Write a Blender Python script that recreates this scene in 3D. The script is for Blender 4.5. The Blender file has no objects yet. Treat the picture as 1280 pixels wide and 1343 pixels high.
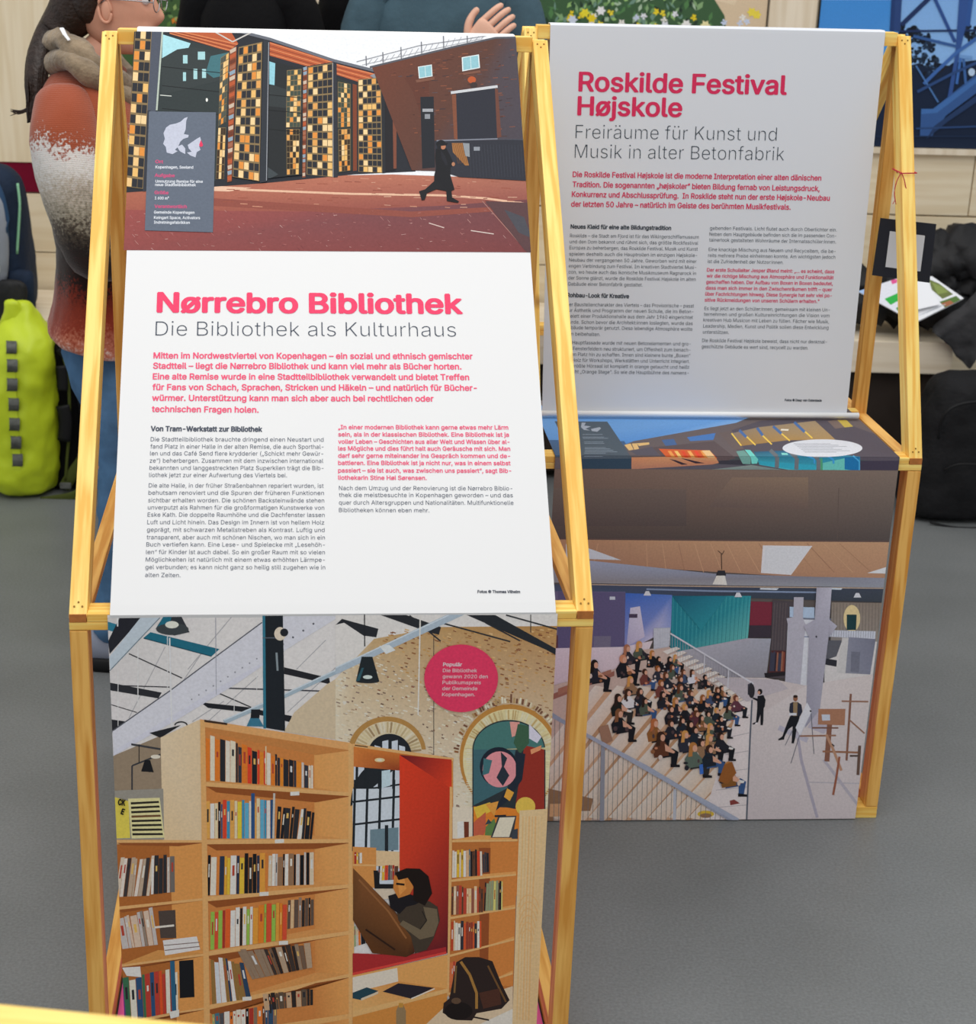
import bpy, bmesh, math, random
import numpy as np
from mathutils import Vector, Matrix
from math import sin, cos, pi, radians
S = bpy.context.scene
COL = S.collection
W_, H_ = 1280.0, 1343.0

# ------------------------------------------------------------------ camera
F_PX, PITCH, ROLL, CAM_Z = 2207.26, 0.34374, 0.02545, 1.8202
PPX, PPY = -83.777, 10.916
R0 = Vector((1, 0, 0)); FW = Vector((0, cos(PITCH), -sin(PITCH))); U0 = Vector((0, sin(PITCH), cos(PITCH)))
RV = R0*cos(ROLL) + U0*sin(ROLL); UV = U0*cos(ROLL) - R0*sin(ROLL)
CAM = Vector((0, 0, CAM_Z))
cd = bpy.data.cameras.new('camera'); cam = bpy.data.objects.new('camera', cd); COL.objects.link(cam)
cd.sensor_fit = 'VERTICAL'; cd.sensor_height = 36.0; cd.lens = F_PX/H_*36.0
cd.shift_x = -PPX/H_; cd.shift_y = PPY/H_
cd.clip_start = .05; cd.clip_end = 100
m = Matrix.Identity(4)
for i in range(3):
    m[i][0] = RV[i]; m[i][1] = UV[i]; m[i][2] = -FW[i]; m[i][3] = CAM[i]
cam.matrix_world = m
cd.dof.use_dof = True; cd.dof.focus_distance = 2.95; cd.dof.aperture_fstop = 8.5
S.camera = cam

# ------------------------------------------------------------------ light
wd = bpy.data.worlds.new('world'); S.world = wd; wd.use_nodes = True
bgn = wd.node_tree.nodes['Background']; bgn.inputs[0].default_value = (.94, .965, 1, 1); bgn.inputs[1].default_value = .70
def area(name, loc, size, power, col=(1, 1, 1), rot=(0, 0, 0), sy=None):
    l = bpy.data.lights.new(name, 'AREA'); l.energy = power; l.color = col; l.size = size
    l.shape = 'RECTANGLE'; l.size_y = sy or size
    o = bpy.data.objects.new(name, l); o.location = loc; o.rotation_euler = rot; COL.objects.link(o)
area('ceiling_light', (-.3, 1.6, 4.6), 3.6, 104, (1, .975, .93))
area('ceiling_light', (.6, 4.9, 4.3), 5.0, 52, (1, .975, .94), sy=2.2)
VS = S.view_settings
VS.view_transform = 'Standard'; VS.look = 'None'; VS.gamma = 1.0; VS.use_curve_mapping = False; VS.exposure = 0.0
S.cycles.max_bounces = 6; S.cycles.use_denoising = True

# ------------------------------------------------------------------ pixel -> point helpers
def ray(px, py):
    X = px-640-PPX; Y = py-671.5-PPY
    x = X*cos(ROLL)+Y*sin(ROLL); y = -X*sin(ROLL)+Y*cos(ROLL)
    return Vector((x/F_PX, cos(PITCH)-y/F_PX*sin(PITCH), -sin(PITCH)-y/F_PX*cos(PITCH)))
def on_plane(px, py, p0, n):
    r = ray(px, py); return CAM + r*((Vector(p0)-CAM).dot(n)/r.dot(n))
def at_z(px, py, z): return on_plane(px, py, (0, 0, z), Vector((0, 0, 1)))
def at_y(px, py, y): return on_plane(px, py, (0, y, 0), Vector((0, 1, 0)))

# ------------------------------------------------------------------ materials
def lin(c): return c/12.92 if c <= .04045 else ((c+.055)/1.055)**2.4
def hexc(h):
    h = h.lstrip('#')
    if len(h) == 3: h = h[0]*2+h[1]*2+h[2]*2
    return tuple(lin(int(h[i:i+2], 16)/255) for i in (0, 2, 4))
def mat(name, col, rough=.6, spec=.3, bump=0, bscale=60, var=0, vscale=8, metal=0, detail=3, sheen=0):
    m = bpy.data.materials.new(name); m.use_nodes = True; nt = m.node_tree; b = nt.nodes['Principled BSDF']
    c = hexc(col) if isinstance(col, str) else col
    b.inputs['Base Color'].default_value = (*c, 1); b.inputs['Roughness'].default_value = rough
    b.inputs['Specular IOR Level'].default_value = spec; b.inputs['Metallic'].default_value = metal
    if sheen: b.inputs['Sheen Weight'].default_value = sheen
    tc = nt.nodes.new('ShaderNodeTexCoord')
    if var:
        n = nt.nodes.new('ShaderNodeTexNoise'); n.inputs['Scale'].default_value = vscale; n.inputs['Detail'].default_value = 4
        r = nt.nodes.new('ShaderNodeValToRGB'); r.color_ramp.elements[0].position = .3; r.color_ramp.elements[1].position = .7
        r.color_ramp.elements[0].color = (*[max(0, x*(1-var)) for x in c], 1); r.color_ramp.elements[1].color = (*[min(1, x*(1+var)) for x in c], 1)
        nt.links.new(tc.outputs['Object'], n.inputs['Vector']); nt.links.new(n.outputs[0], r.inputs[0]); nt.links.new(r.outputs[0], b.inputs['Base Color'])
    if bump:
        n = nt.nodes.new('ShaderNodeTexNoise'); n.inputs['Scale'].default_value = bscale; n.inputs['Detail'].default_value = detail
        bu = nt.nodes.new('ShaderNodeBump'); bu.inputs['Strength'].default_value = bump; bu.inputs['Distance'].default_value = .01
        nt.links.new(tc.outputs['Object'], n.inputs['Vector']); nt.links.new(n.outputs[0], bu.inputs['Height']); nt.links.new(bu.outputs[0], b.inputs['Normal'])
    return m
def wood(name, light, dark, knots=True, rough=.5, gscale=(26, 26, 1.6), big=0):
    """pine: growth rings stretched along the local z axis, small dark knots"""
    m = bpy.data.materials.new(name); m.use_nodes = True; nt = m.node_tree; b = nt.nodes['Principled BSDF']; L = nt.links.new
    tc = nt.nodes.new('ShaderNodeTexCoord'); oi = nt.nodes.new('ShaderNodeObjectInfo')
    mul = nt.nodes.new('ShaderNodeVectorMath'); mul.operation = 'SCALE'; mul.inputs[0].default_value = (13.1, 7.7, 5.3)
    L(oi.outputs['Random'], mul.inputs['Scale'])
    ad = nt.nodes.new('ShaderNodeVectorMath'); ad.operation = 'ADD'; L(tc.outputs['Object'], ad.inputs[0]); L(mul.outputs[0], ad.inputs[1])
    mp = nt.nodes.new('ShaderNodeMapping'); mp.inputs['Scale'].default_value = gscale; L(ad.outputs[0], mp.inputs[0])
    n1 = nt.nodes.new('ShaderNodeTexNoise'); n1.inputs['Scale'].default_value = .9; n1.inputs['Detail'].default_value = 2; L(mp.outputs[0], n1.inputs['Vector'])
    mm = nt.nodes.new('ShaderNodeMath'); mm.operation = 'MULTIPLY'; mm.inputs[1].default_value = 34; L(n1.outputs[0], mm.inputs[0])
    sn = nt.nodes.new('ShaderNodeMath'); sn.operation = 'SINE'; L(mm.outputs[0], sn.inputs[0])
    n2 = nt.nodes.new('ShaderNodeTexNoise'); n2.inputs['Scale'].default_value = 5; n2.inputs['Detail'].default_value = 5; L(mp.outputs[0], n2.inputs['Vector'])
    mx = nt.nodes.new('ShaderNodeMath'); mx.operation = 'MULTIPLY_ADD'; mx.inputs[1].default_value = .17; L(sn.outputs[0], mx.inputs[0]); L(n2.outputs[0], mx.inputs[2])
    rp = nt.nodes.new('ShaderNodeValToRGB'); rp.color_ramp.elements[0].position = .3; rp.color_ramp.elements[1].position = .68
    rp.color_ramp.elements[0].color = (*hexc(light), 1); rp.color_ramp.elements[1].color = (*hexc(dark), 1); L(mx.outputs[0], rp.inputs[0])
    out = rp.outputs[0]
    if knots:
        vo = nt.nodes.new('ShaderNodeTexVoronoi'); vo.inputs['Scale'].default_value = 5.5 if not big else big; L(ad.outputs[0], vo.inputs['Vector'])
        kr = nt.nodes.new('ShaderNodeValToRGB'); kr.color_ramp.elements[0].position = .02; kr.color_ramp.elements[1].position = .10
        kr.color_ramp.elements[0].color = (1, 1, 1, 1); kr.color_ramp.elements[1].color = (0, 0, 0, 1); L(vo.outputs['Distance'], kr.inputs[0])
        mc = nt.nodes.new('ShaderNodeMixRGB'); L(kr.outputs[0], mc.inputs[0]); L(out, mc.inputs[1]); c = hexc(dark)
        mc.inputs[2].default_value = (c[0]*.45, c[1]*.38, c[2]*.4, 1); out = mc.outputs[0]
    L(out, b.inputs['Base Color']); b.inputs['Roughness'].default_value = rough; b.inputs['Specular IOR Level'].default_value = .35
    return m
M = {}
M['pine'] = wood('yellow_pine', 'ffdf80', 'f2ba54')
M['pine_deep_shaded'] = wood('deep_pine_shaded', 'f2bc64', 'd8963f')  # deeper pine tone for legs, posts and rails, their shade mixed into the colour
M['pine_end'] = mat('pine_end_grain', 'b5713a', .7, .2, var=.15, vscale=120)
M['pale'] = wood('pale_pine_board', 'efe0c2', 'e6d4b2', gscale=(12, 12, .8), big=3.2)
M['bench'] = wood('bench_pine', 'ecdfc8', 'dfcfb4', gscale=(12, 12, .6), knots=False)
M['white_cloth'] = mat('white_banner_cloth', 'e4e4e4', .7, .2, bump=.05, bscale=900)
M['grey_cloth'] = mat('grey_banner_cloth', 'd6d9df', .7, .2, bump=.05, bscale=900)
M['dark_cloth'] = mat('printed_cloth', '6a6260', .7, .2)
M['white_metal'] = mat('white_rod', 'f2f4f6', .35, .5)
M['pink'] = mat('pink_board', 'f06ab0', .6, .2)
M['screw'] = mat('screw_dark', '8a6424', .5, .3, metal=.3)
M['skin'] = mat('skin', 'd39a80', .5, .35, var=.05, vscale=30, bump=.05, bscale=200)
M['skin_pale'] = mat('skin_pale', 'd8a890', .5, .35, var=.05, vscale=40)
M['hair'] = mat('dark_hair', '2c1e17', .45, .4, bump=.4, bscale=120, var=.3, vscale=60)
M['black'] = mat('black_fabric', '0c0c0e', .85, .15, bump=.2, bscale=60)
M['blackjkt'] = mat('black_nylon', '1d1d1f', .6, .3, bump=.35, bscale=22, var=.35, vscale=9)
M['charcoal'] = mat('charcoal_bag', '1b1b1d', .75, .2, bump=.3, bscale=80, var=.2, vscale=12)
M['teal'] = mat('teal_grey_knit', '3f5560', .85, .15, bump=.25, bscale=50, var=.15, vscale=12)
M['scarf'] = mat('taupe_scarf', '8b7a64', .95, .1, bump=.5, bscale=90, var=.3, vscale=25, sheen=.3)
M['navy'] = mat('navy_fabric', '1d2a3e', .75, .2, bump=.3, bscale=50, var=.2, vscale=12)
M['greyfab'] = mat('grey_fabric', '9096a0', .8, .2, bump=.2, bscale=70, var=.12, vscale=9)
M['lime'] = mat('lime_tarpaulin', 'c8dc28', .42, .4, bump=.3, bscale=16, var=.08, vscale=6)
M['mint'] = mat('mint_piping', '8fc8a0', .6, .2)
M['strapg'] = mat('grey_webbing', '5b5d58', .6, .35, var=.3, vscale=60)
M['shoe'] = mat('shoe_upper', '8c93a3', .6, .3)
M['rubber'] = mat('black_rubber', '101012', .6, .3)
M['thread'] = mat('red_thread', 'c03a4a', .8, .1)
M['maroon'] = mat('maroon_felt', '74122c', .9, .1, var=.08, vscale=20)
M['card'] = mat('black_card', '23252e', .6, .25)
M['paper'] = mat('white_paper', 'eceef2', .7, .2)
M['lens'] = mat('glasses_metal', 'a8a8ac', .3, .5, metal=.9)
M['cardlight'] = mat('card_patch', 'd4d6da', .7, .2)
M['lips'] = mat('lips', 'b96a62', .5, .3)
M['eye'] = mat('eye', 'e8e4e0', .3, .5); M['iris'] = mat('iris', '2a1c14', .3, .5)

# printed colours (a flat print: colour per face, no light in it)
def print_mat(name, rough=.62):
    m = bpy.data.materials.new(name); m.use_nodes = True; nt = m.node_tree; b = nt.nodes['Principled BSDF']
    a = nt.nodes.new('ShaderNodeAttribute'); a.attribute_name = 'Ink'
    n = nt.nodes.new('ShaderNodeTexNoise'); n.inputs['Scale'].default_value = 240; n.inputs['Detail'].default_value = 3
    tc = nt.nodes.new('ShaderNodeTexCoord'); nt.links.new(tc.outputs['Object'], n.inputs['Vector'])
    r = nt.nodes.new('ShaderNodeValToRGB'); r.color_ramp.elements[0].position = .3; r.color_ramp.elements[1].position = .7
    r.color_ramp.elements[0].color = (.88, .88, .88, 1); r.color_ramp.elements[1].color = (1, 1, 1, 1)
    mx = nt.nodes.new('ShaderNodeMixRGB'); mx.blend_type = 'MULTIPLY'; mx.inputs[0].default_value = 1
    nt.links.new(n.outputs[0], r.inputs[0]); nt.links.new(a.outputs['Color'], mx.inputs[1]); nt.links.new(r.outputs[0], mx.inputs[2])
    nt.links.new(mx.outputs[0], b.inputs['Base Color']); b.inputs['Roughness'].default_value = rough; b.inputs['Specular IOR Level'].default_value = .2
    return m
M['print'] = print_mat('banner_print')

# ------------------------------------------------------------------ object helpers
def link(name, me, mt=None, parent=None, smooth=False):
    o = bpy.data.objects.new(name, me); COL.objects.link(o)
    if mt is not None: me.materials.append(M[mt] if isinstance(mt, str) else mt)
    if parent is not None: o.parent = parent
    if smooth:
        for p in me.polygons: p.use_smooth = True
    return o
def tag(o, label=None, cat=None, group=None, kind=None):
    if label: o['label'] = label
    if cat: o['category'] = cat
    if group: o['group'] = group
    if kind: o['kind'] = kind
    return o
def empty(name, loc=(0, 0, 0), rz=0, **k):
    o = bpy.data.objects.new(name, None); o.location = loc; o.rotation_euler = (0, 0, rz); o.empty_display_size = .1
    COL.objects.link(o); tag(o, **k); return o
def bm_mesh(bm, name):
    bmesh.ops.recalc_face_normals(bm, faces=bm.faces[:])
    me = bpy.data.meshes.new(name); bm.to_mesh(me); bm.free(); return me
def box_bm(x0, x1, y0, y1, z0, z1, bev=0, bm=None):
    b = bm or bmesh.new()
    g = bmesh.ops.create_cube(b, size=1)['verts']
    for v in g: v.co = Vector(((x0+x1)/2+v.co.x*(x1-x0), (y0+y1)/2+v.co.y*(y1-y0), (z0+z1)/2+v.co.z*(z1-z0)))
    if bev:
        es = list({e for v in g for e in v.link_edges})
        bmesh.ops.bevel(b, geom=es, offset=bev, segments=2, profile=.6, affect='EDGES')
    return b
def box(name, x0, x1, y0, y1, z0, z1, mt, parent=None, bev=0, **k):
    return tag(link(name, bm_mesh(box_bm(x0, x1, y0, y1, z0, z1, bev), name), mt, parent), **k)
def stick(name, p0, p1, wx, wy, xdir, mt, parent=None, bev=.0015):
    """a wooden stick whose own z axis runs from p0 to p1 (grain follows it)"""
    p0 = Vector(p0); p1 = Vector(p1); d = p1-p0; z = d.normalized(); x = Vector(xdir); x = (x-z*x.dot(z)).normalized(); y = z.cross(x)
    me = bm_mesh(box_bm(-wx/2, wx/2, -wy/2, wy/2, 0, d.length, bev), name); o = link(name, me, mt, parent)
    mm = Matrix.Identity(4)
    for i in range(3): mm[i][0] = x[i]; mm[i][1] = y[i]; mm[i][2] = z[i]; mm[i][3] = p0[i]
    o.matrix_local = mm; return o
def loft_bm(rings, bm=None, cap=True, closed=True):
    """rings: lists of points, all of one length"""
    b = bm or bmesh.new(); rows = [[b.verts.new(p) for p in r] for r in rings]; n = len(rows[0])
    for a, c in zip(rows, rows[1:]):
        for i in range(n if closed else n-1):
            j = (i+1) % n; b.faces.new((a[i], a[j], c[j], c[i]))
    if cap and closed:
        b.faces.new(rows[0][::-1]); b.faces.new(rows[-1])
    return b
def ring(c, rx, ry, n=20, ax=(1, 0, 0), ay=(0, 1, 0), e=1.0):
    c = Vector(c); ax = Vector(ax); ay = Vector(ay); r = []
    for i in range(n):
        t = 2*pi*i/n; cx, sy = cos(t), sin(t)
        r.append(c+ax*rx*math.copysign(abs(cx)**e, cx)+ay*ry*math.copysign(abs(sy)**e, sy))
    return r
def tube_bm(pts, rad, n=8, bm=None, flat=1.0, side=None):
    pts = [Vector(p) for p in pts]; rads = rad if isinstance(rad, (list, tuple)) else [rad]*len(pts)
    rings = []; up = Vector(side) if side else Vector((0, 0, 1))
    for i, p in enumerate(pts):
        d = (pts[min(i+1, len(pts)-1)]-pts[max(i-1, 0)]).normalized()
        a = up.cross(d)
        if a.length < 1e-3: a = Vector((1, 0, 0)).cross(d)
        a.normalize(); c = d.cross(a).normalized()
        rings.append(ring(p, rads[i], rads[i]*flat, n, a, c))
    return loft_bm(rings, bm)
def smooth_path(pts, k=4):
    pts = [Vector(p) for p in pts]; out = []
    for i in range(len(pts)-1):
        p0, p1, p2, p3 = pts[max(i-1, 0)], pts[i], pts[i+1], pts[min(i+2, len(pts)-1)]
        for j in range(k):
            t = j/k; out.append(.5*((2*p1)+(p2-p0)*t+(2*p0-5*p1+4*p2-p3)*t*t+(3*p1-p0-3*p2+p3)*t**3))
    return out+[pts[-1]]
def ribbon(name, pts, hw, th, mt, parent):
    """a flat band of webbing following pts, its width along x"""
    bm = bmesh.new(); rows = []
    for p in pts:
        p = Vector(p); rows.append([bm.verts.new(p+Vector(d)) for d in ((-hw, 0, 0), (hw, 0, 0), (hw, th, 0), (-hw, th, 0))])
    for a, b in zip(rows, rows[1:]):
        for i in range(4): j = (i+1) % 4; bm.faces.new((a[i], a[j], b[j], b[i]))
    bm.faces.new(rows[0]); bm.faces.new(rows[-1][::-1])
    return link(name, bm_mesh(bm, name), mt, parent)
def subsurf(o, lv=1):
    md = o.modifiers.new('sub', 'SUBSURF'); md.levels = lv; md.render_levels = lv; return o
def noise_disp(o, scale, strength):
    tx = bpy.data.textures.new('lumps', 'CLOUDS'); tx.noise_scale = scale; tx.noise_depth = 2
    md = o.modifiers.new('lumps', 'DISPLACE'); md.texture = tx; md.strength = strength; md.mid_level = .5; return o
def blob(c, r, n=16, bm=None):
    b = bm or bmesh.new(); g = bmesh.ops.create_uvsphere(b, u_segments=n, v_segments=max(6, n//2+2), radius=1)['verts']
    for v in g: v.co = Vector((c[0]+v.co.x*r[0], c[1]+v.co.y*r[1], c[2]+v.co.z*r[2]))
    return b
def sheet(name, pts, mt, parent=None, th=.0012, w0=-.3, w1=.3, nx=10):
    """a cloth strip: profile pts (y,z) extruded along x, with thickness"""
    bm = bmesh.new(); P = [Vector((0, y, z)) for y, z in pts]; nr = []
    for i, p in enumerate(P):
        d = P[min(i+1, len(P)-1)]-P[max(i-1, 0)]; nr.append(Vector((0, -d.z, d.y)).normalized())
    A0 = w0 if isinstance(w0, list) else [w0]*len(P); A1_ = w1 if isinstance(w1, list) else [w1]*len(P)
    rings = [[Vector((a+(b-a)*k/nx, p.y, p.z)) for k in range(nx+1)] for p, a, b in zip(P, A0, A1_)]
    back = [[q+n*th for q in r] for r, n in zip(rings, nr)]
    A = [[bm.verts.new(q) for q in r] for r in rings]; B = [[bm.verts.new(q) for q in r] for r in back]
    for X in (A, B):
        for a, c in zip(X, X[1:]):
            for k in range(nx): bm.faces.new((a[k], a[k+1], c[k+1], c[k]))
    for i in range(len(P)-1):
        for k in (0, nx): bm.faces.new((A[i][k], A[i+1][k], B[i+1][k], B[i][k]))
    for i in (0, len(P)-1):
        for k in range(nx): bm.faces.new((A[i][k], A[i][k+1], B[i][k+1], B[i][k]))
    return link(name, bm_mesh(bm, name), mt, parent)

# ------------------------------------------------------------------ flat print, built as thin coloured shapes lying on the cloth
class Print:
    """shapes are given in photo pixels and laid onto the real plane of the cloth (p0, normal)"""
    def __init__(s, p0, n, clip, gain=1.0, step=.00003, base=.0004):
        s.p0, s.n, s.clip, s.gain, s.step, s.base = Vector(p0), Vector(n).normalized(), clip, gain, step, base
        s.polys = []; s.o = (0, 0, 1)
    def crop(s, ox, oy, sc): s.o = (ox, oy, sc)
    def col(s, c):
        if isinstance(c, str): c = hexc(c)
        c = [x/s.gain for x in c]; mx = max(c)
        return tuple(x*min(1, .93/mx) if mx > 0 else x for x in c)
    def p(s, c, pts, raw=False):
        ox, oy, sc = s.o
        P = [(x, y) if raw else (ox+x/sc, oy+y/sc) for x, y in pts]
        cs = [s.col(k) for k in c] if isinstance(c, list) else [s.col(c)]*len(P)
        V = [(x, y, *k) for (x, y), k in zip(P, cs)]
        q = s.clip; area = sum(q[i][0]*q[(i+1) % len(q)][1]-q[(i+1) % len(q)][0]*q[i][1] for i in range(len(q)))
        sg = 1 if area > 0 else -1
        for i in range(len(q)):
            a, b = q[i], q[(i+1) % len(q)]
            f = lambda v: sg*((b[0]-a[0])*(v[1]-a[1])-(b[1]-a[1])*(v[0]-a[0]))
            out = []
            for j in range(len(V)):
                u, w = V[j], V[(j+1) % len(V)]; fu, fw = f(u), f(w)
                if fu >= 0: out.append(u)
                if (fu >= 0) != (fw >= 0):
                    t = fu/(fu-fw); out.append(tuple(x+(y-x)*t for x, y in zip(u, w)))
            V = out
            if len(V) < 3: return
        xs = [v[0] for v in V]; ys = [v[1] for v in V]
        s.polys.append((V, min(xs), max(xs), min(ys), max(ys)))
    def r(s, c, x0, y0, x1, y1): s.p(c, [(x0, y0), (x1, y0), (x1, y1), (x0, y1)])
    def e(s, c, x, y, rx, ry, n=28, a0=0, a1=2*pi):
        s.p(c, [(x+rx*cos(a0+(a1-a0)*i/n), y+ry*sin(a0+(a1-a0)*i/n)) for i in range(n)])
    def arc(s, c, x, y, rx, ry, w, a0, a1, n=16):
        for i in range(n):
            t, u = a0+(a1-a0)*i/n, a0+(a1-a0)*(i+1)/n
            s.p(c, [(x+rx*cos(t), y+ry*sin(t)), (x+rx*cos(u), y+ry*sin(u)), (x+(rx+w)*cos(u), y+(ry+w)*sin(u)), (x+(rx+w)*cos(t), y+(ry+w)*sin(t))])
    def l(s, c, w, pts):
        for (x0, y0), (x1, y1) in zip(pts, pts[1:]):
            d = math.hypot(x1-x0, y1-y0) or 1; nx, ny = -(y1-y0)/d*w/2, (x1-x0)/d*w/2
            s.p(c, [(x0+nx, y0+ny), (x1+nx, y1+ny), (x1-nx, y1-ny), (x0-nx, y0-ny)])
    def build(s, name, parent, inv, mt='print', kind=None):
        lv = []; A = np.zeros((len(s.polys), 5))
        for i, (V, x0, x1, y0, y1) in enumerate(s.polys):
            if i:
                q = A[:i]; h = (q[:, 0] < x1) & (q[:, 1] > x0) & (q[:, 2] < y1) & (q[:, 3] > y0)
                k = q[h, 4].max()+1 if h.any() else 0
            else: k = 0
            A[i] = (x0, x1, y0, y1, k); lv.append(k)
        vs = []; fs = []; cs = []
        for (V, *_), k in zip(s.polys, lv):
            o = len(vs)
            for v in V:
                P = on_plane(v[0], v[1], s.p0+s.n*s.base, s.n)+s.n*s.step*k
                vs.append(inv @ P); cs.append((v[2], v[3], v[4], 1))
            fs.append(tuple(range(o, o+len(V))))
        me = bpy.data.meshes.new(name); me.from_pydata(vs, [], fs)
        at = me.color_attributes.new('Ink', 'FLOAT_COLOR', 'POINT')
        at.data.foreach_set('color', np.array(cs, 'f').ravel())
        o = link(name, me, mt, parent)
        if kind: o['kind'] = kind
        return o
def lerp2(a, b, t): return (a[0]+(b[0]-a[0])*t, a[1]+(b[1]-a[1])*t)
def quadpt(q, u, v): return lerp2(lerp2(q[0], q[1], u), lerp2(q[3], q[2], u), v)
def checker(P, q, cols, rows, seed, dark='#23252c', frame='#cfae7c'):
    R = random.Random(seed); P.p(frame, q); i = .012
    P.p('#86704c', q)
    for r in range(rows):
        v0 = r/rows+.010; v1 = (r+1)/rows-.004
        cells = []
        while len(cells) < cols: cells += R.choice([[0, 1, 0], [1, 0], [0, 0, 1], [0, 1], [0, 1, 1], [1, 0, 0]])
        for c in range(cols):
            u0 = .02+.96*c/cols; u1 = .02+.96*(c+1)/cols
            cc = R.choice(['#ecc384', '#e8b96e', '#dfa055', '#f0cf98', '#e08f3c']) if cells[c] else dark
            P.p(cc, [quadpt(q, u0+.01, v0), quadpt(q, u1-.015, v0), quadpt(q, u1-.015, v1), quadpt(q, u0+.01, v1)])
PAL = ['#1e1f24', '#2b2c33', '#e6dccb', '#d9d4cc', '#b9b2a8', '#c8442a', '#d8722e', '#e0b53c', '#2f4a66', '#5a3a2c', '#3f6b7c', '#7a6a5a', '#a33328', '#efe9dd', '#4a4b50', '#1b1d22', '#8a9a6a', '#c9a27c']
def books(P, b0, b1, t0, t1, n, seed, pal=None, lean=0, vary=.12):
    """row of upright spines between a base line b0-b1 and a top line t0-t1"""
    R = random.Random(seed); ws = [R.uniform(.6, 1.6) for _ in range(n)]; tot = sum(ws); a = 0; pal = pal or PAL
    for w in ws:
        u0 = a/tot; a += w; u1 = a/tot; h = R.uniform(0, vary)
        q0, q1 = lerp2(b0, b1, u0), lerp2(b0, b1, u1-.1/n); s0, s1 = lerp2(t0, t1, u0), lerp2(t0, t1, u1-.1/n)
        s0 = lerp2(s0, q0, h); s1 = lerp2(s1, q1, h); k = lean*R.uniform(.4, 1.2)
        s0 = (s0[0]+k, s0[1]); s1 = (s1[0]+k, s1[1]); c = R.choice(pal); P.p(c, [s0, s1, q1, q0])
        if R.random() < .6:
            m = R.uniform(.15, .3); m2 = m+R.uniform(.08, .35); c2 = R.choice(['#e8e2d6', '#d8b060', '#2a2a2e', '#a84030', '#c8c8c8'])
            P.p(c2, [lerp2(lerp2(s0, s1, .3), lerp2(q0, q1, .3), m), lerp2(lerp2(s0, s1, .7), lerp2(q0, q1, .7), m),
                     lerp2(lerp2(s0, s1, .7), lerp2(q0, q1, .7), m2), lerp2(lerp2(s0, s1, .3), lerp2(q0, q1, .3), m2)])

# ------------------------------------------------------------------ lettering
TXT = bpy.data.curves.new('lettering', 'FONT'); TXT_O = bpy.data.objects.new('lettering', TXT)
COL.objects.link(TXT_O)
try:                                                            # the sans serif that ships with Blender itself; else its built-in one
    import os
    TXT.font = bpy.data.fonts.load(os.path.join(bpy.utils.resource_path('LOCAL'), 'datafiles', 'fonts', 'Inter.woff2'))
except Exception: pass
from mathutils.geometry import delaunay_2d_cdt
TXT.fill_mode = 'NONE'
GC, ADV = {}, {}
def outline(body, res):
    TXT.body = body; TXT.resolution_u = res
    dg = bpy.context.evaluated_depsgraph_get(); dg.update()
    me = bpy.data.meshes.new_from_object(TXT_O.evaluated_get(dg)); n = len(me.vertices)
    co = np.zeros(n*3); me.vertices.foreach_get('co', co); co = co.reshape(-1, 3)[:, :2].copy()
    nb = {}
    for e_ in me.edges: a, b = e_.vertices; nb.setdefault(a, []).append(b); nb.setdefault(b, []).append(a)
    bpy.data.meshes.remove(me); seen = set(); loops = []
    for i in range(n):
        if i in seen or i not in nb: continue
        lp = [i]; seen.add(i); c = i
        while True:
            nx = [k for k in nb[c] if k not in seen]
            if not nx: break
            c = c+1 if c+1 in nx else nx[0]; lp.append(c); seen.add(c)
        if len(lp) > 2: loops.append(co[lp])
    return loops
def width(body):
    L = outline(body, 1); return max(l[:, 0].max() for l in L)-min(l[:, 0].min() for l in L)
def advance(ch):
    if ch not in ADV:
        ADV[ch] = width('H'+ch+'H')-HH
    return ADV[ch]
def glyph(ch, off, res):
    """one letter, filled by its winding number; off thickens (+) or thins (-) the strokes"""
    key = (ch, off, res)
    if key in GC: return GC[key]
    L = outline(ch, res) if ch != ' ' else []
    if not L: GC[key] = (np.zeros((0, 2)), []); return GC[key]
    if off: sh = [(off*cos(t), off*.8*sin(t)) if off > 0 else (-off*cos(t), -off*sin(t)) for t in [k*pi/3 for k in range(6)]]
    else: sh = [(0, 0)]
    vs, es, segs = [], [], []
    for dx, dy in sh:
        sg = []
        for l in L:
            o = len(vs); q = l+np.array([dx, dy]); vs += [Vector(p) for p in q]; k = len(q)
            es += [(o+i, o+(i+1) % k) for i in range(k)]; sg.append(np.hstack([q, np.roll(q, -1, 0)]))
        segs.append(np.vstack(sg))
    V, E_, F, *_r = delaunay_2d_cdt(vs, es, [], 0, 1e-5)
    V = np.array([tuple(v) for v in V]); F = [f for f in F]
    C = np.array([V[list(f)].mean(0) for f in F]); inside = []
    for sg in segs:
        x0, y0, x1, y1 = sg.T; px, py = C[:, :1], C[:, 1:]
        up = (y0 <= py) & (y1 > py); dn = (y0 > py) & (y1 <= py)
        lf = (x1-x0)*(py-y0)-(px-x0)*(y1-y0)
        inside.append((np.where(up & (lf > 0), 1, 0)-np.where(dn & (lf < 0), 1, 0)).sum(1) != 0)
    ins = np.all(inside, 0) if off < 0 else np.any(inside, 0)
    F = [f for f, k in zip(F, ins) if k]; use = sorted({i for f in F for i in f}); ix = {u: i for i, u in enumerate(use)}
    GC[key] = (V[use], [tuple(ix[i] for i in f) for f in F]); return GC[key]
HH = width('HH'); L0 = outline('H', 1); LSB = min(l[:, 0].min() for l in L0); CAPH = max(l[:, 1].max() for l in L0)
def glyphs(s, off, res):
    x = 0; co = []; fs = []; n = 0
    for ch in s:
        v, f = glyph(ch, off, res)
        if len(v): co.append(v+np.array([x, 0])); fs += [tuple(i+n for i in t) for t in f]; n += len(v)
        x += advance(ch)
    return (np.vstack(co) if co else np.zeros((0, 2))), fs
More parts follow.
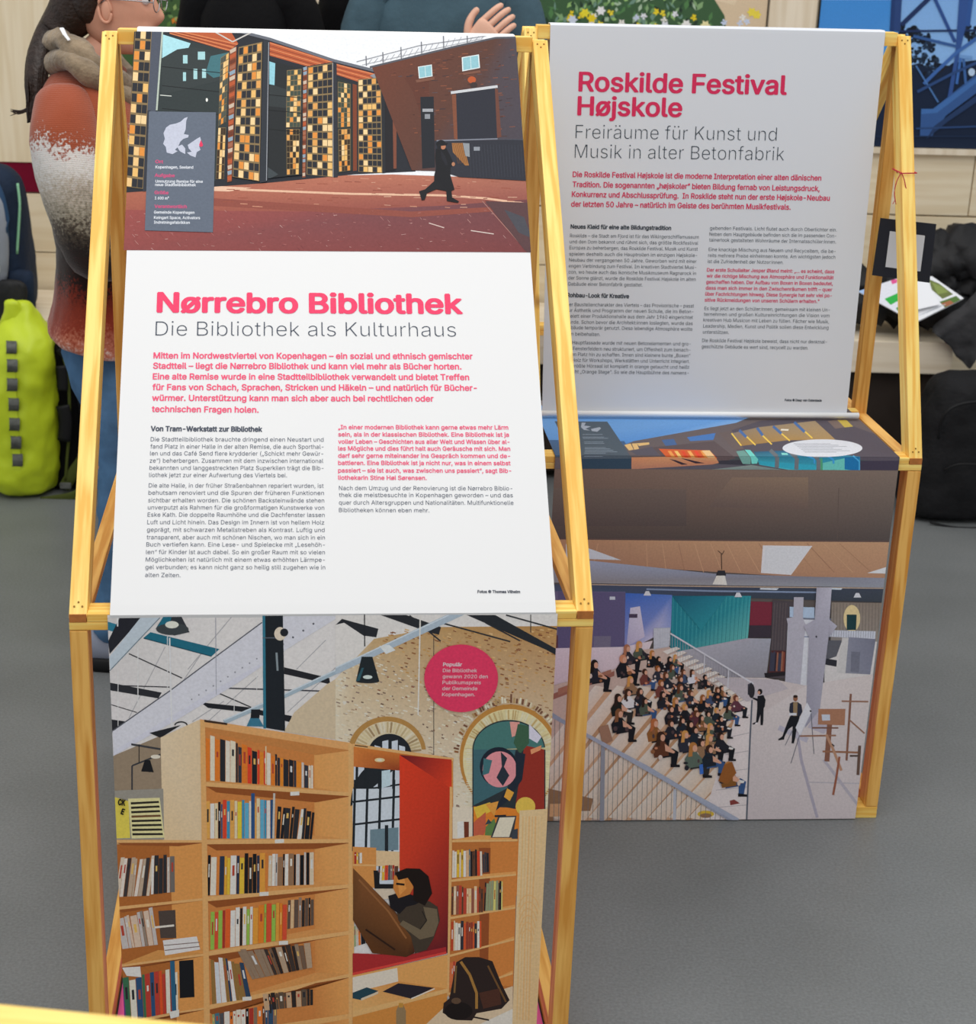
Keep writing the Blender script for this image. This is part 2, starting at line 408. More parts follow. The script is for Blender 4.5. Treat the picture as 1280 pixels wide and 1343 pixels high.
class Text:
    def __init__(s, p0, n, base=.0005): s.p0, s.n, s.base = Vector(p0), Vector(n).normalized(), base; s.v = []; s.f = []; s.c = []
    def line(s, txt, a, b, cap, col, offset=0.0, res=2):
        """baseline from photo pixel a to b; cap height in pixels measured at the line's middle"""
        pp = s.p0+s.n*s.base
        A = on_plane(*a, pp, s.n); B = on_plane(*b, pp, s.n); mid = ((a[0]+b[0])/2, (a[1]+b[1])/2)
        C0 = on_plane(*mid, pp, s.n); C1 = on_plane(mid[0], mid[1]-cap, pp, s.n)
        X = (B-A).normalized(); Y = s.n.cross(X); hgt = abs((C1-C0).dot(Y)); Ln = (B-A).length
        co, fs = glyphs(txt, offset, res)
        if not len(co): return
        x0, x1 = co[:, 0].min(), co[:, 0].max(); k = Ln/(x1-x0); ky = hgt/CAPH
        col = col if not isinstance(col, str) else hexc(col); o = len(s.v)
        for x, y in co: s.v.append(A+X*((x-x0)*k)+Y*(y*ky)); s.c.append((*col, 1))
        s.f += [tuple(i+o for i in f) for f in fs]
    def build(s, name, parent, inv):
        me = bpy.data.meshes.new(name); me.from_pydata([inv @ v for v in s.v], [], s.f)
        at = me.color_attributes.new('Ink', 'FLOAT_COLOR', 'POINT'); at.data.foreach_set('color', np.array(s.c, 'f').ravel())
        return link(name, me, 'print', parent)
# ------------------------------------------------------------------ setting
WALL_Y = 6.02
def floor_mat():
    m = bpy.data.materials.new('grey_floor'); m.use_nodes = True; nt = m.node_tree; b = nt.nodes['Principled BSDF']; L = nt.links.new
    tc = nt.nodes.new('ShaderNodeTexCoord')
    n1 = nt.nodes.new('ShaderNodeTexNoise'); n1.inputs['Scale'].default_value = 2.2; n1.inputs['Detail'].default_value = 6
    n2 = nt.nodes.new('ShaderNodeTexNoise'); n2.inputs['Scale'].default_value = 170; n2.inputs['Detail'].default_value = 3
    L(tc.outputs['Object'], n1.inputs['Vector']); L(tc.outputs['Object'], n2.inputs['Vector'])
    ma = nt.nodes.new('ShaderNodeMath'); ma.operation = 'MULTIPLY_ADD'; ma.inputs[1].default_value = .55; L(n2.outputs[0], ma.inputs[0]); 
    mb = nt.nodes.new('ShaderNodeMath'); mb.operation = 'MULTIPLY'; mb.inputs[1].default_value = .45; L(n1.outputs[0], mb.inputs[0]); L(mb.outputs[0], ma.inputs[2])
    r = nt.nodes.new('ShaderNodeValToRGB'); r.color_ramp.elements[0].position = .34; r.color_ramp.elements[1].position = .66
    r.color_ramp.elements[0].color = (*hexc('656868'), 1); r.color_ramp.elements[1].color = (*hexc('7c7f80'), 1)
    L(ma.outputs[0], r.inputs[0])
    # pale scuffs
    vo = nt.nodes.new('ShaderNodeTexNoise'); vo.inputs['Scale'].default_value = 9; vo.inputs['Detail'].default_value = 8; vo.inputs['Roughness'].default_value = .75
    mp = nt.nodes.new('ShaderNodeMapping'); mp.inputs['Scale'].default_value = (.35, 1.6, 1); mp.inputs['Rotation'].default_value = (0, 0, .5)
    L(tc.outputs['Object'], mp.inputs[0]); L(mp.outputs[0], vo.inputs['Vector'])
    r2 = nt.nodes.new('ShaderNodeValToRGB'); r2.color_ramp.elements[0].position = .66; r2.color_ramp.elements[1].position = .74
    r2.color_ramp.elements[0].color = (0, 0, 0, 1); r2.color_ramp.elements[1].color = (.35, .35, .35, 1); L(vo.outputs[0], r2.inputs[0])
    mx = nt.nodes.new('ShaderNodeMixRGB'); L(r2.outputs[0], mx.inputs[0]); L(r.outputs[0], mx.inputs[1]); mx.inputs[2].default_value = (*hexc('9a9a98'), 1)
    L(mx.outputs[0], b.inputs['Base Color']); b.inputs['Roughness'].default_value = .42; b.inputs['Specular IOR Level'].default_value = .35
    bu = nt.nodes.new('ShaderNodeBump'); bu.inputs['Strength'].default_value = .08; bu.inputs['Distance'].default_value = .004; L(n2.outputs[0], bu.inputs['Height']); L(bu.outputs[0], b.inputs['Normal'])
    return m
box('floor', -5, 5, -3, WALL_Y+.1, -.1, 0, floor_mat(), kind='structure')
box('wall_back', -5, 5, WALL_Y, WALL_Y+.1, 0, 3.2, mat('wall_plaster', 'd9ccb2', .8, .2, var=.04, vscale=3), kind='structure')
zt = lambda px, py, d=0: at_y(px, py, WALL_Y-d).z
# pine boards of the wall lining, one by one, on both sides of the pictures
BX = [-5, -3.4, -1.98, -.22, 1.46, 3.3, 5]
band0, band1 = at_y(10, 251, WALL_Y-.018).z, at_y(10, 213, WALL_Y-.018).z
zb = .03; rows = []; hb_ = (band0-.002-zb)/4-.004
for k in range(4): rows.append((zb, zb+hb_)); zb += hb_+.004
z_pic = at_y(1230, 194, WALL_Y-.03).z
rows.append((band0, z_pic-.024))
wl = tag(bpy.data.objects.new('trim_1', None), kind='structure'); COL.objects.link(wl)
for (a, b) in rows:
    for x0, x1 in (zip([-5, -2.2, .35, 2.4], [-2.2, .35, 2.4, 5]) if b < band0 else [(-.898, 1.9), (1.9, 5)]):
        me = bm_mesh(box_bm(-.011, .011, -(b-a)/2, (b-a)/2, 0, x1-x0-.004, .002), 'lining_board'); o = link('lining_board', me, 'pale', wl)
        o.matrix_local = Matrix(((0, 0, 1, x0+.002), (-1, 0, 0, WALL_Y-.011), (0, -1, 0, (a+b)/2), (0, 0, 0, 1)))
box('trim_2', -5, -.9, WALL_Y-.018, WALL_Y, band0, band1, 'maroon', kind='structure', label='dark red felt band along the pine wall')
for k, (x0, x1) in enumerate(((-5, -3.2), (-3.196, -1.9), (-1.896, -1.16))):
    me = bm_mesh(box_bm(-.011, .011, -(x1-x0)/2, (x1-x0)/2, 0, 1.4, .002), 'wall_panel'); o = link('wall_panel', me, 'pale', wl)
    o.matrix_local = Matrix(((0, -1, 0, (x0+x1)/2), (1, 0, 0, WALL_Y-.011), (0, 0, 1, band1+.002), (0, 0, 0, 1)))
def xpx(px, py=20): return at_y(px, py, WALL_Y).x
def wall_picture(px0, px1, zlo, zhi, label, draw, depth=.03):
    x0, x1 = xpx(px0), xpx(px1)
    t = empty('wall_picture', ((x0+x1)/2, WALL_Y-depth, zlo), label=label, cat='picture')
    box('backing_panel', x0-(x0+x1)/2, x1-(x0+x1)/2, 0, depth, 0, zhi-zlo, 'card', t)
    y = WALL_Y-depth
    def pj(x, z):                                                  # inverse of at_y, for the print's clip corners
        d = Vector((x, y, z))-CAM; k = F_PX/d.dot(FW); X = d.dot(R0)*k; Y = -d.dot(U0)*k
        return (640+PPX+X*cos(ROLL)-Y*sin(ROLL), 671.5+PPY+X*sin(ROLL)+Y*cos(ROLL))
    P = Print((0, y, 0), (0, -1, 0), [pj(x0, zhi), pj(x1, zhi), pj(x1, zlo), pj(x0, zlo)], GV)
    P.step = .00008; draw(P); P.build('photo_print', t, Matrix.Translation(-t.location))
    return t
def draw_green(P):
    R = random.Random(4)
    P.p('#cdb89a', [(380, -420), (1040, -420), (1040, 120), (380, 120)], True)
    for i in range(26): P.p(R.choice(['#c2ab8c', '#d6c3a6', '#b89f82']), [(x+380, y-420) for x, y in [(R.uniform(0, 660), R.uniform(0, 540))]*1 for x, y in [(x, y), (x+R.uniform(40, 140), y+R.uniform(-8, 8)), (x+R.uniform(30, 120), y+R.uniform(10, 30))]], True)
    def leaf(x, y, a, L, w, c):
        d = (cos(a), sin(a)); n = (-d[1], d[0])
        P.p(c, [(x, y), (x+d[0]*L*.5+n[0]*w, y+d[1]*L*.5+n[1]*w), (x+d[0]*L, y+d[1]*L), (x+d[0]*L*.5-n[0]*w, y+d[1]*L*.5-n[1]*w)], True)
    G = ['#4f7a4a', '#6f955c', '#2f4a35', '#7fa070', '#3c5e40', '#8ab06a', '#9fb59a', '#26382c', '#6a8a7a']
    P.p('#3c5a3c', [(380, -60), (700, -80), (900, -60), (950, 20), (960, 110), (380, 110)], True)
    for i in range(1500):
        x = R.uniform(380, 960); y = R.uniform(-90, 75)
        if x > 860+ (y+60)*.8: continue
        leaf(x, y, -pi/2+R.gauss(0, .7), R.uniform(6, 17), R.uniform(1.2, 3.6), R.choice(G))
    for i in range(75):
        x = R.uniform(660, 1000); y = R.uniform(15, 70); c = R.choice(['#eef0f6', '#f4f2ea', '#ecd83c', '#e8cf2a', '#c9d4ea'])
        for k in range(5): leaf(x, y, k*1.256+R.random(), 5, 1.6, c)
    for (x, y, c) in [(693, 15, '#e8dc3a'), (692, 26, '#e8dc3a'), (788, 14, '#f4f4f4'), (751, 26, '#dce6f6'), (776, 24, '#e8cf2a'), (767, 17, '#f0e03a'), (992, 19, '#f0dc50'), (986, 16, '#f0dc50'), (872, 34, '#eef'), (900, 32, '#f2f2ee'), (925, 33, '#f2e9b0')]:
        c = '#e9ecf4' if len(c) == 4 else c
        for k in range(6): leaf(x, y, k*1.05, 7, 2.2, c)
def draw_autumn(P):
    R = random.Random(9); P.p('#3f5a34', [(100, -420), (430, -420), (430, 200), (100, 200)], True)
    for i in range(420):
        x, y = R.uniform(180, 420), R.uniform(-60, 60); c = R.choice(['#4a6a3a', '#6a8a50', '#2c3f28', '#88a060'] if y < 26 else ['#d07a28', '#e0a040', '#b05a20', '#5a7a3a'])
        a = R.uniform(0, 6.3); P.p(c, [(x, y), (x+6*cos(a), y+6*sin(a)), (x+9*cos(a+.5), y+9*sin(a+.5)), (x+5*cos(a+1), y+5*sin(a+1))], True)
def draw_tower(P):
    P.crop(1060, 0, 5.818); R = random.Random(3)
    P.p(['#2f74c0', '#2f74c0', '#88b4e6', '#88b4e6'], [(0, -2500), (2600, -2500), (2600, 500), (0, 500)])
    P.p(['#3f86cc', '#3f86cc', '#5c9ad8', '#4a8ad0'], [(60, 0), (700, 0), (700, 600), (60, 600)])
    P.p('#16233a', [(60, 600), (500, 560), (700, 520), (850, 480), (1000, 560), (1100, 480), (2600, 300), (2600, 1200), (60, 1200)])
    for (x, y, r) in [(740, 260, 60), (800, 330, 90), (860, 420, 110), (880, 520, 130), (820, 240, 60), (900, 310, 50), (960, 480, 50), (760, 430, 120), (700, 200, 26), (1240, 250, 60), (1200, 220, 30), (940, 360, 26), (1560, 240, 120), (1700, 300, 160)]:
        for k in range(22):
            a = R.uniform(0, 6.3); q = R.uniform(.2, 1)*r
            P.e(R.choice(['#141c2a', '#1a2638', '#10161f', '#22344a']), x+q*cos(a), y+q*sin(a), R.uniform(8, 24), R.uniform(8, 20), 7)
    for k in range(50): P.e(R.choice(['#3a5a86', '#5a80b0']), R.uniform(720, 1000), R.uniform(260, 560), R.uniform(3, 8), R.uniform(2, 6), 6)
    D = '#2a4274'; E = '#1f3058'; B = '#3c68ac'
    P.p(D, [(655, -400), (735, -400), (700, 240), (620, 235)]); P.p('#233a6a', [(655, -400), (685, -400), (650, 240), (620, 235)])
    P.l(E, 34, [(1000, -90), (710, 190)]); P.l('#2c4a86', 26, [(960, -20), (1090, 260), (1120, 320)]); P.l(E, 16, [(700, 238), (1500, 228)])
    P.l('#33568e', 22, [(800, 275), (1140, 355)]); P.p('#31508c', [(1170, -300), (1240, -300), (1210, 160), (1150, 420), (1090, 760), (1050, 800), (1120, 420)])
    P.l('#2f5290', 34, [(1250, -100), (1215, 200)]); P.l('#3c64a4', 26, [(1300, 280), (1130, 400), (960, 560), (880, 640)])
    P.p('#34568c', [(1400, 470), (1400, 620), (1050, 880), (940, 1040), (850, 1040), (860, 830), (950, 830)]); P.p('#3f6aa6', [(1400, 500), (1400, 540), (980, 860), (860, 870), (860, 830), (950, 830)])
    P.p('#24395e', [(1400, 640), (1400, 700), (1060, 930), (900, 1060), (960, 960)])
    P.l('#4a74ac', 12, [(820, 500), (990, 780)]); P.l('#39609a', 20, [(1180, 420), (1200, 640)]); P.l('#6a94c8', 26, [(1150, 430), (1250, 440)]); P.l(B, 20, [(1160, 440), (1130, 640)])
    P.e('#b8d0ea', 1245, 550, 26, 30, 14); P.l('#2c4878', 22, [(830, 700), (1100, 560), (1300, 470)])
    P.l('#2a4470', 14, [(820, 980), (1400, 960)]); P.l('#1c2c48', 10, [(60, 1040), (1400, 1040)])
GV = .80
z_pic = at_y(1230, 194, WALL_Y-.03).z
wall_picture(160, 408, z_pic, z_pic+1.0, 'autumn garden photograph at the left end of the row of wall pictures', draw_autumn)
wall_picture(441, 1003, z_pic, z_pic+1.0, 'wide photograph of green leaves with yellow and white flowers on the wall', draw_green)
wall_picture(1073, 1560, z_pic, z_pic+1.0, 'blue photograph of a lattice steel tower and dark tree on the wall', draw_tower)
for i, (a, b) in enumerate(((411, 438), (1006, 1068))):
    x0, x1 = xpx(a), xpx(b); me = bm_mesh(box_bm(-(x1-x0)/2, (x1-x0)/2, -.02, .02, 0, 1.1, .003), 'trim'); o = link('trim_%d' % (3+i), me, 'bench')
    o.location = ((x0+x1)/2, WALL_Y-.02, z_pic-.012); tag(o, kind='structure')
box('trim_5', xpx(1000), 5, WALL_Y-.045, WALL_Y, z_pic-.022, z_pic-.002, 'bench', kind='structure')
box('trim_6', -1.2, xpx(1000)-.003, WALL_Y-.045, WALL_Y, z_pic-.022, z_pic-.002, 'bench', kind='structure')
# bench along the wall
BY0 = 5.50; ztop = at_y(1220, 449, BY0).z; zlo = at_y(1220, 491, BY0).z; bxr = at_y(1250, 470, BY0).x
bn = empty('wall_bench', (0, BY0, 0), label='long pale pine bench against the back wall, coats and bags on it', cat='bench')
xs = [-3.2, -1.5, .1, bxr]
for a, b in zip(xs, xs[1:]):
    me = bm_mesh(box_bm(-(ztop-zlo)/2, (ztop-zlo)/2, -.235, .235, 0, b-a-.004, .004), 'seat_board'); o = link('seat_board', me, 'bench', bn)
    o.matrix_local = Matrix(((0, 0, 1, a+.002), (0, 1, 0, .235), (-1, 0, 0, (ztop+zlo)/2), (0, 0, 0, 1)))
BRD = mat('dark_stained_board', '332b26', .7, .2, var=.15, vscale=10)
for x in (-3.1, -1.5, .1, bxr-.1):
    box('leg', x-.03, x+.03, .08, .42, .001, zlo, BRD, bn, .003)
box('front_board', -3.15, bxr-.04, .045, .07, .03, zlo-.001, BRD, bn, .003)
# ------------------------------------------------------------------ display stands
SW, T, DP = .80, .027, .045
LONG, SHORT, H1, H2 = .782, .368, .821, 1.621
TOT = LONG+.030+SHORT
def make_stand(name, label, loc, rz):
    """profile: tall posts under the top bar, a long and a short slanted face, desk and floor frames"""
    t = empty(name, loc, rz, label=label, cat='display stand', group='pine display stands')
    h = SW/2; X = (1, 0, 0)
    def screws(cx, pts, nrm, host=None):
        pass
    for s in (-1, 1):
        x = s*(h-T/2)
        dl = Vector((0, LONG, H2-H1)).normalized(); nl = Vector((0, dl.z, -dl.y))      # inward normal of the long slope
        p0 = Vector((x, 0, H1-.006)); p1 = Vector((x, LONG, H2))
        sl = stick('slanted_slat', p0+nl*DP/2, p1+nl*DP/2-dl*.006, T, DP, X, 'pine', t)
        def sc(sl, L):
            for end in (.018, L-.016):
                for dx, dz in ((-.006, 0), (.006, 0), (0, -.007 if end > .1 else .007)):
                    q = bmesh.new(); bmesh.ops.create_cone(q, segments=8, radius1=.0016, radius2=.0016, depth=.0012, cap_ends=True, matrix=Matrix.Translation((dx, SG*(DP/2+.0004), end+dz)) @ Matrix.Rotation(pi/2, 4, 'X'))
                    link('screw', bm_mesh(q, 'screw'), 'screw', sl)
        SG = -1; sc(sl, (p1-p0).length)
        ds = Vector((0, -SHORT, H2-H1)).normalized(); ns = Vector((0, -ds.z, -SHORT/((H2-H1)**2+SHORT**2)**.5))
        q0 = Vector((x, TOT, H1-.006)); q1 = Vector((x, TOT-SHORT, H2))
        sl2 = stick('slanted_slat', q0+ns*DP/2, q1+ns*DP/2-ds*.006, T, DP, X, 'pine', t)
        # which local side faces outward
        mloc = sl2.matrix_local.to_3x3(); SG = -1 if (mloc @ Vector((0, -1, 0))).dot(-ns) > 0 else 1; sc(sl2, (q1-q0).length)
        stick('post', (x, LONG+.015, .0), (x, LONG+.015, H2-.03), T, .030, X, 'pine_deep_shaded', t)
        stick('leg', (x, DP/2, T+.001), (x, DP/2, H1-.028), T, DP, X, 'pine_deep_shaded', t)
        stick('leg', (x, TOT-DP/2, T+.001), (x, TOT-DP/2, H1-.028), T, DP, X, 'pine_deep_shaded', t)
        stick('side_rail', (x, .001, H1-.0135-.006), (x, TOT-.001, H1-.0135-.006), T-.001, .014, X, 'pine_deep_shaded', t)
        stick('side_rail', (x, DP+.001, .024), (x, TOT-DP-.001, .024), T, .042, X, 'pine_deep_shaded', t)
        for y0, sg in ((-.0004, 1), (TOT+.0004, -1)):
            box('end_grain', x-T/2+.0008, x+T/2-.0008, min(y0, y0+sg*.002), max(y0, y0+sg*.002), H1-.0135, H1-.001, 'pine_end', t)
    for y in (DP/2, TOT-DP/2):
        stick('cross_bar', (-h, y, H1-.0205), (h, y, H1-.0205), .013, DP, (0, 0, 1), 'pine', t)
        stick('cross_bar', (-h+T, y, H1-.007), (h-T, y, H1-.007), .0135, DP, (0, 0, 1), 'pine', t)
        stick('cross_bar', (-h, y, T/2), (h, y, T/2), T, DP, (0, 0, 1), 'pine', t)
    stick('cross_bar', (-h+T, LONG+.045, H1-.0135), (h-T, LONG+.045, H1-.0135), T, .03, (0, 0, 1), 'pine', t)
    stick('top_bar', (-h+T, LONG+.015, H2-T/2), (h-T, LONG+.015, H2-T/2), T, .034, (0, 0, 1), 'pine', t)
    box('base_board', -h+T+.004, h-T-.004, DP+.003, TOT-DP-.003, .003, .012, 'pink', t)
    return t
A1 = .0820; A2 = .0659
S1 = Vector((-.1329, 2.3654, 0)); S2F = Vector((.6007, 3.2122, 0))
S2 = S2F + Vector((-sin(A2), cos(A2), 0))*TOT
st1 = make_stand('display_stand', 'pine display stand in front carrying the white library banner', S1, A1)
st2 = make_stand('display_stand', 'pine display stand behind on the right carrying the grey school banner', S2, A2+pi)
del st1['group']; del st2['group']
# ------------------------------------------------------------------ banners
def frame(loc, a): return Matrix.Translation(loc) @ Matrix.Rotation(a, 4, 'Z')
M1, M2 = frame(S1, A1), frame(S2F, A2)
CH = lambda n: [c for c in COL.objects if c.name == n][0]
SHD = 1.0
def wpl(Mx, p, n):
    return Mx @ Vector(p), (Mx.to_3x3() @ Vector(n)).normalized()
e = .0022
# ---- banner 1: over the top bar, down the long slope, round the desk bar, down to the floor bar
b1 = st1
sn = Vector((0, -(H2-H1), LONG)).normalized()
up = [(LONG+.036, H2-.20), (LONG+.036, H2-.01), (LONG+.033, H2+.001), (LONG+.028, H2+.003), (LONG+.002, H2+.003)]
lo = [(sn.y*e+LONG*t, H1+(H2-H1)*t+sn.z*e) for t in (.995, .9, .8, .7, .6, .5, .4, .3, .2, .1, .012)]
lo += [(-.0035, H1-.001), (-e, H1-.009)]
sheet('slanted_banner', up+lo, 'white_cloth', b1, .0012, -.338, .340, 8)
sheet('front_banner', [(-e, H1-.009), (-e, .5), (-e, .2), (-e, .02), (-e, .0015)], 'dark_cloth', b1, .0012, -.338, .340, 8)
PA = wpl(M1, (0, sn.y*(e+.0), H1+sn.z*e), sn); PB = wpl(M1, (0, -e, 0), (0, -1, 0))
inv1 = M1.inverted(); PINK = '#f4577c'; DK = '#4a5160'
u1, l1 = [c for c in COL.objects if c.name == 'slanted_banner'][0], [c for c in COL.objects if c.name == 'front_banner'][0]

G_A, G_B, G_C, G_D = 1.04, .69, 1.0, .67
P = Print(*PA, [(176, 41.5), (676.3, 48), (696.3, 331), (162.2, 328)], G_A)
def upper_photo(P):
    P.crop(140, 20, 4); R = random.Random(1)
    P.r('#eceef2', -100, -100, 2400, 1300)
    # paved yard
    P.p(['#b06a50', '#b5705a', '#a86a58', '#8a4a44', '#96504a', '#a05848'], [(60, 860), (1500, 835), (2220, 860), (2300, 1000), (1700, 1040), (60, 1040)])
    P.p(['#9a4d49', '#8e4a48', '#74464a', '#6c3f42', '#7a3c3c', '#8c4644'], [(0, 1020), (1000, 1030), (1750, 1000), (2300, 960), (2300, 1300), (0, 1300)])
    P.p('#8f4c40', [(560, 960), (1600, 1030), (2300, 990), (2300, 1010), (1600, 1060), (560, 1000)])
    P.l('#e3b79a', 11, [(560, 902), (700, 915), (1280, 937), (1760, 945), (1980, 960), (2200, 990)])
    P.p('#e6bda2', [(560, 895), (760, 905), (640, 925), (560, 922)])
    for i in range(190):
        x, y = R.uniform(90, 2180), R.uniform(1020, 1225); k = R.uniform(3, 26)
        P.l(R.choice(['#b07470', '#a86a66', '#c09a94', '#8a4240', '#6e3638', '#b58880']), R.uniform(1, 2.6), [(x, y), (x+k*.8, y+k*R.choice([.15, .9, -.1]))])
    for i in range(80):
        x, y = R.uniform(600, 2150), R.uniform(850, 1010); k = R.uniform(10, 60)
        P.l(R.choice(['#c68a70', '#97503e', '#a86a58', '#d0a088', '#8c4a3c']), R.uniform(1.5, 5), [(x, y), (x+k, y+R.uniform(-1, 3))])
    P.l('#a8786e', 4, [(1970, 975), (2200, 1235)]); P.p('#5a3e40', [(1985, 975), (2230, 985), (2260, 1290), (2190, 1230)])
    P.p('#4a4a52', [(2085, 1020), (2190, 1060), (2230, 1170), (2160, 1140)])
    P.l('#d0b8b0', 5, [(1690, 1090), (1770, 1115)]); P.l('#d6c4bc', 5, [(1910, 1130), (2030, 1148)])
    # workshop front
    P.p('#23262e', [(60, 60), (640, 80), (850, 125), (1190, 235), (1440, 300), (1600, 370), (1620, 820), (1300, 835), (840, 880), (560, 900), (100, 930)])
    for q in ([(330, 70), (650, 84), (690, 150), (640, 190), (330, 98)], [(855, 140), (1050, 200), (1190, 245), (1050, 268), (855, 212)], [(1205, 255), (1440, 315), (1320, 350), (1205, 312)], [(1500, 330), (1600, 372), (1595, 400), (1500, 372)]):
        P.p('#b85a34', q)
        for k in range(5):
            t = k/5+.08; P.l('#8c3f26' if k % 2 else '#dc8a5a', 4, [lerp2(q[0], q[-1], t), lerp2(q[-3] if len(q) > 4 else q[1], q[-2], t)])
    P.l('#666a74', 15, [(700, 86), (850, 124), (1190, 238), (1440, 300), (1610, 372)])
    P.l('#c9c4be', 7, [(560, 84), (660, 140), (760, 90), (700, 84)])
    P.p('#2c3536', [(295, 100), (645, 190), (640, 560), (570, 870), (275, 860), (262, 500)])
    P.p('#a9dbe4', [(295, 102), (440, 148), (425, 180), (375, 180), (360, 205), (330, 215), (290, 226)])
    P.p('#31393a', [(290, 226), (370, 180), (440, 170), (500, 175), (560, 215), (620, 200), (640, 330), (290, 420)])
    P.p('#3f7078', [(545, 215), (640, 195), (640, 310), (560, 330), (520, 300)])
    for (a, b, c, d) in [(400, 210, 424, 254), (478, 192, 516, 234), (455, 282, 475, 336), (500, 283, 521, 330), (400, 300, 416, 346)]: P.r('#a4d0d4', a, b, c, d)
    for y in (300, 400, 520): P.l('#15191c', 4, [(290, y-30), (640, y+8)])
    P.l('#d8dcd4', 4, [(280, 420), (340, 425)]); P.e('#f0f0e8', 525, 445, 6, 10, 8)
    checker(P, [(598, 225), (642, 195), (625, 560), (585, 585)], 3, 11, 7, '#4a5048', '#888')
    checker(P, [(585, 590), (625, 590), (615, 860), (572, 860)], 3, 7, 8, '#3a2a1c', '#777')
    P.l('#b4bfb2', 9, [(292, 88), (262, 500)])
    P.p('#4c5260', [(235, 75), (288, 85), (256, 515), (212, 515)]); P.p('#30343e', [(212, 500), (230, 500), (205, 925), (188, 925)])
    checker(P, [(150, 70), (237, 75), (190, 912), (100, 900)], 3, 15, 11)
    for q in ([(645, 185), (682, 165), (656, 872), (632, 878)], [(1030, 275), (1052, 268), (1042, 850), (1026, 852)]):
        P.p('#8d4a2c', q)
        for k in range(24): 
            a = quadpt(q, 0, k/24); b = quadpt(q, R.random(), k/24+.02); P.p(R.choice(['#c8b4a0', '#b5552e', '#6a3420', '#a0644a', '#8aa0b0']), [a, quadpt(q, .9, k/24), quadpt(q, .9, k/24+.03), quadpt(q, .1, k/24+.03)])
    checker(P, [(692, 170), (816, 142), (801, 874), (660, 850)], 5, 15, 12)
    P.p('#2b3038', [(822, 130), (850, 140), (838, 876), (803, 882)]); P.l('#9a9da4', 4, [(850, 145), (838, 870)])
    P.p('#1f2326', [(853, 240), (1028, 285), (1025, 840), (845, 858)]); P.p('#8fc8d6', [(853, 245), (884, 255), (880, 370), (853, 365)])
    P.p('#2e3436', [(853, 370), (880, 372), (1028, 420), (1028, 500), (850, 480)])
    checker(P, [(945, 292), (1022, 285), (1016, 590), (940, 592)], 4, 11, 13, '#3f4a40', '#777')
    checker(P, [(942, 600), (1012, 600), (1008, 838), (944, 840)], 4, 8, 14, '#2f2418', '#666')
    for y in (420, 500, 600): P.l('#14181a', 4, [(850, y), (1028, y+18)])
    P.p('#3c4448', [(845, 800), (900, 838), (860, 858), (845, 858)])
    checker(P, [(1055, 272), (1186, 250), (1188, 850), (1048, 836)], 5, 15, 15)
    P.p('#2a2d36', [(1188, 246), (1206, 258), (1212, 850), (1190, 852)]); P.l('#9a9da4', 3, [(1186, 250), (1188, 850)])
    P.p('#2a302c', [(1210, 330), (1285, 360), (1290, 815), (1212, 830)])
    checker(P, [(1212, 350), (1278, 362), (1278, 585), (1212, 590)], 4, 9, 16, '#3c463a', '#666'); checker(P, [(1214, 600), (1278, 596), (1278, 815), (1218, 822)], 4, 8, 17, '#3a2a1a', '#666')
    P.p('#7a3c24', [(1290, 360), (1312, 366), (1312, 815), (1292, 818)])
    P.p('#8a8f94', [(1380, 318), (1440, 292), (1470, 330), (1400, 330)])
    checker(P, [(1318, 338), (1438, 326), (1446, 828), (1320, 822)], 5, 15, 18)
    P.p('#22252c', [(1438, 326), (1458, 345), (1462, 828), (1446, 830)]); P.p('#b0603a', [(1450, 330), (1600, 378), (1595, 398), (1450, 372)])
    P.p('#1b1a20', [(1460, 380), (1520, 400), (1516, 812), (1462, 820)]); P.p('#7a4634', [(1498, 400), (1520, 405), (1520, 806), (1504, 806)])
    # brick hall on the right
    P.p(['#6a3a2a', '#58382e', '#4c434a', '#46424c', '#4c3f44', '#5c3a30'], [(1390, 270), (2040, 118), (2145, 118), (2215, 870), (1800, 820), (1600, 815)])
    P.p('#5e3428', [(1560, 330), (1620, 315), (1690, 340), (1690, 650), (1605, 400)])
    for i in range(260):
        x, y = R.uniform(1470, 2130), R.uniform(150, 640)
        if y < 300-(x-1390)*.23: continue
        if x < 1600 and y > 330: continue
        P.l(R.choice(['#7a4632', '#4a2c24', '#8a5038', '#3e3034', '#6a3c30', '#56484c']), R.uniform(2, 5), [(x, y), (x+R.uniform(10, 34), y-R.uniform(0, 3))])
    P.l('#55565e', 10, [(1380, 274), (1840, 163), (2040, 120), (2145, 118)])
    P.l('#8c8e94', 3, [(1310, 245), (1640, 160), (2000, 108)]); P.l('#8c8e94', 2, [(1340, 262), (1660, 190), (1960, 125)])
    for k, (x, y0, y1) in enumerate([(1360, 215, 266), (1448, 195, 250), (1543, 168, 230), (1650, 140, 202), (1766, 110, 180), (1890, 100, 150)]):
        P.l('#6e7078', 5, [(x, y0), (x+2, y1)])
        for j in range(3): P.l('#9a9ca2', 2, [(x+8+j*32, y1-6-j*8), (x+30+j*32, y0+16-j*6)])
    for q in ([(1632, 272), (1705, 260), (1709, 322), (1638, 334)], [(1862, 222), (1952, 207), (1958, 278), (1865, 296)], [(2155, 164), (2190, 160), (2190, 236), (2160, 240)]):
        P.p('#dfe8e8', q); P.p('#8fc0ca', [quadpt(q, .06, .06), quadpt(q, .94, .06), quadpt(q, .94, .94), quadpt(q, .06, .94)]); P.l('#cfe0e0', 3, [quadpt(q, .5, 0), quadpt(q, .5, 1)])
    P.p('#7a5040', [(1620, 342), (1718, 325), (1720, 340), (1625, 356)]); P.p('#7a5040', [(1868, 304), (1960, 290), (1960, 302), (1870, 315)])
    P.e('#b8562c', 1915, 340, 22, 18, 14); P.e('#3a2c2c', 1925, 368, 20, 16, 12)
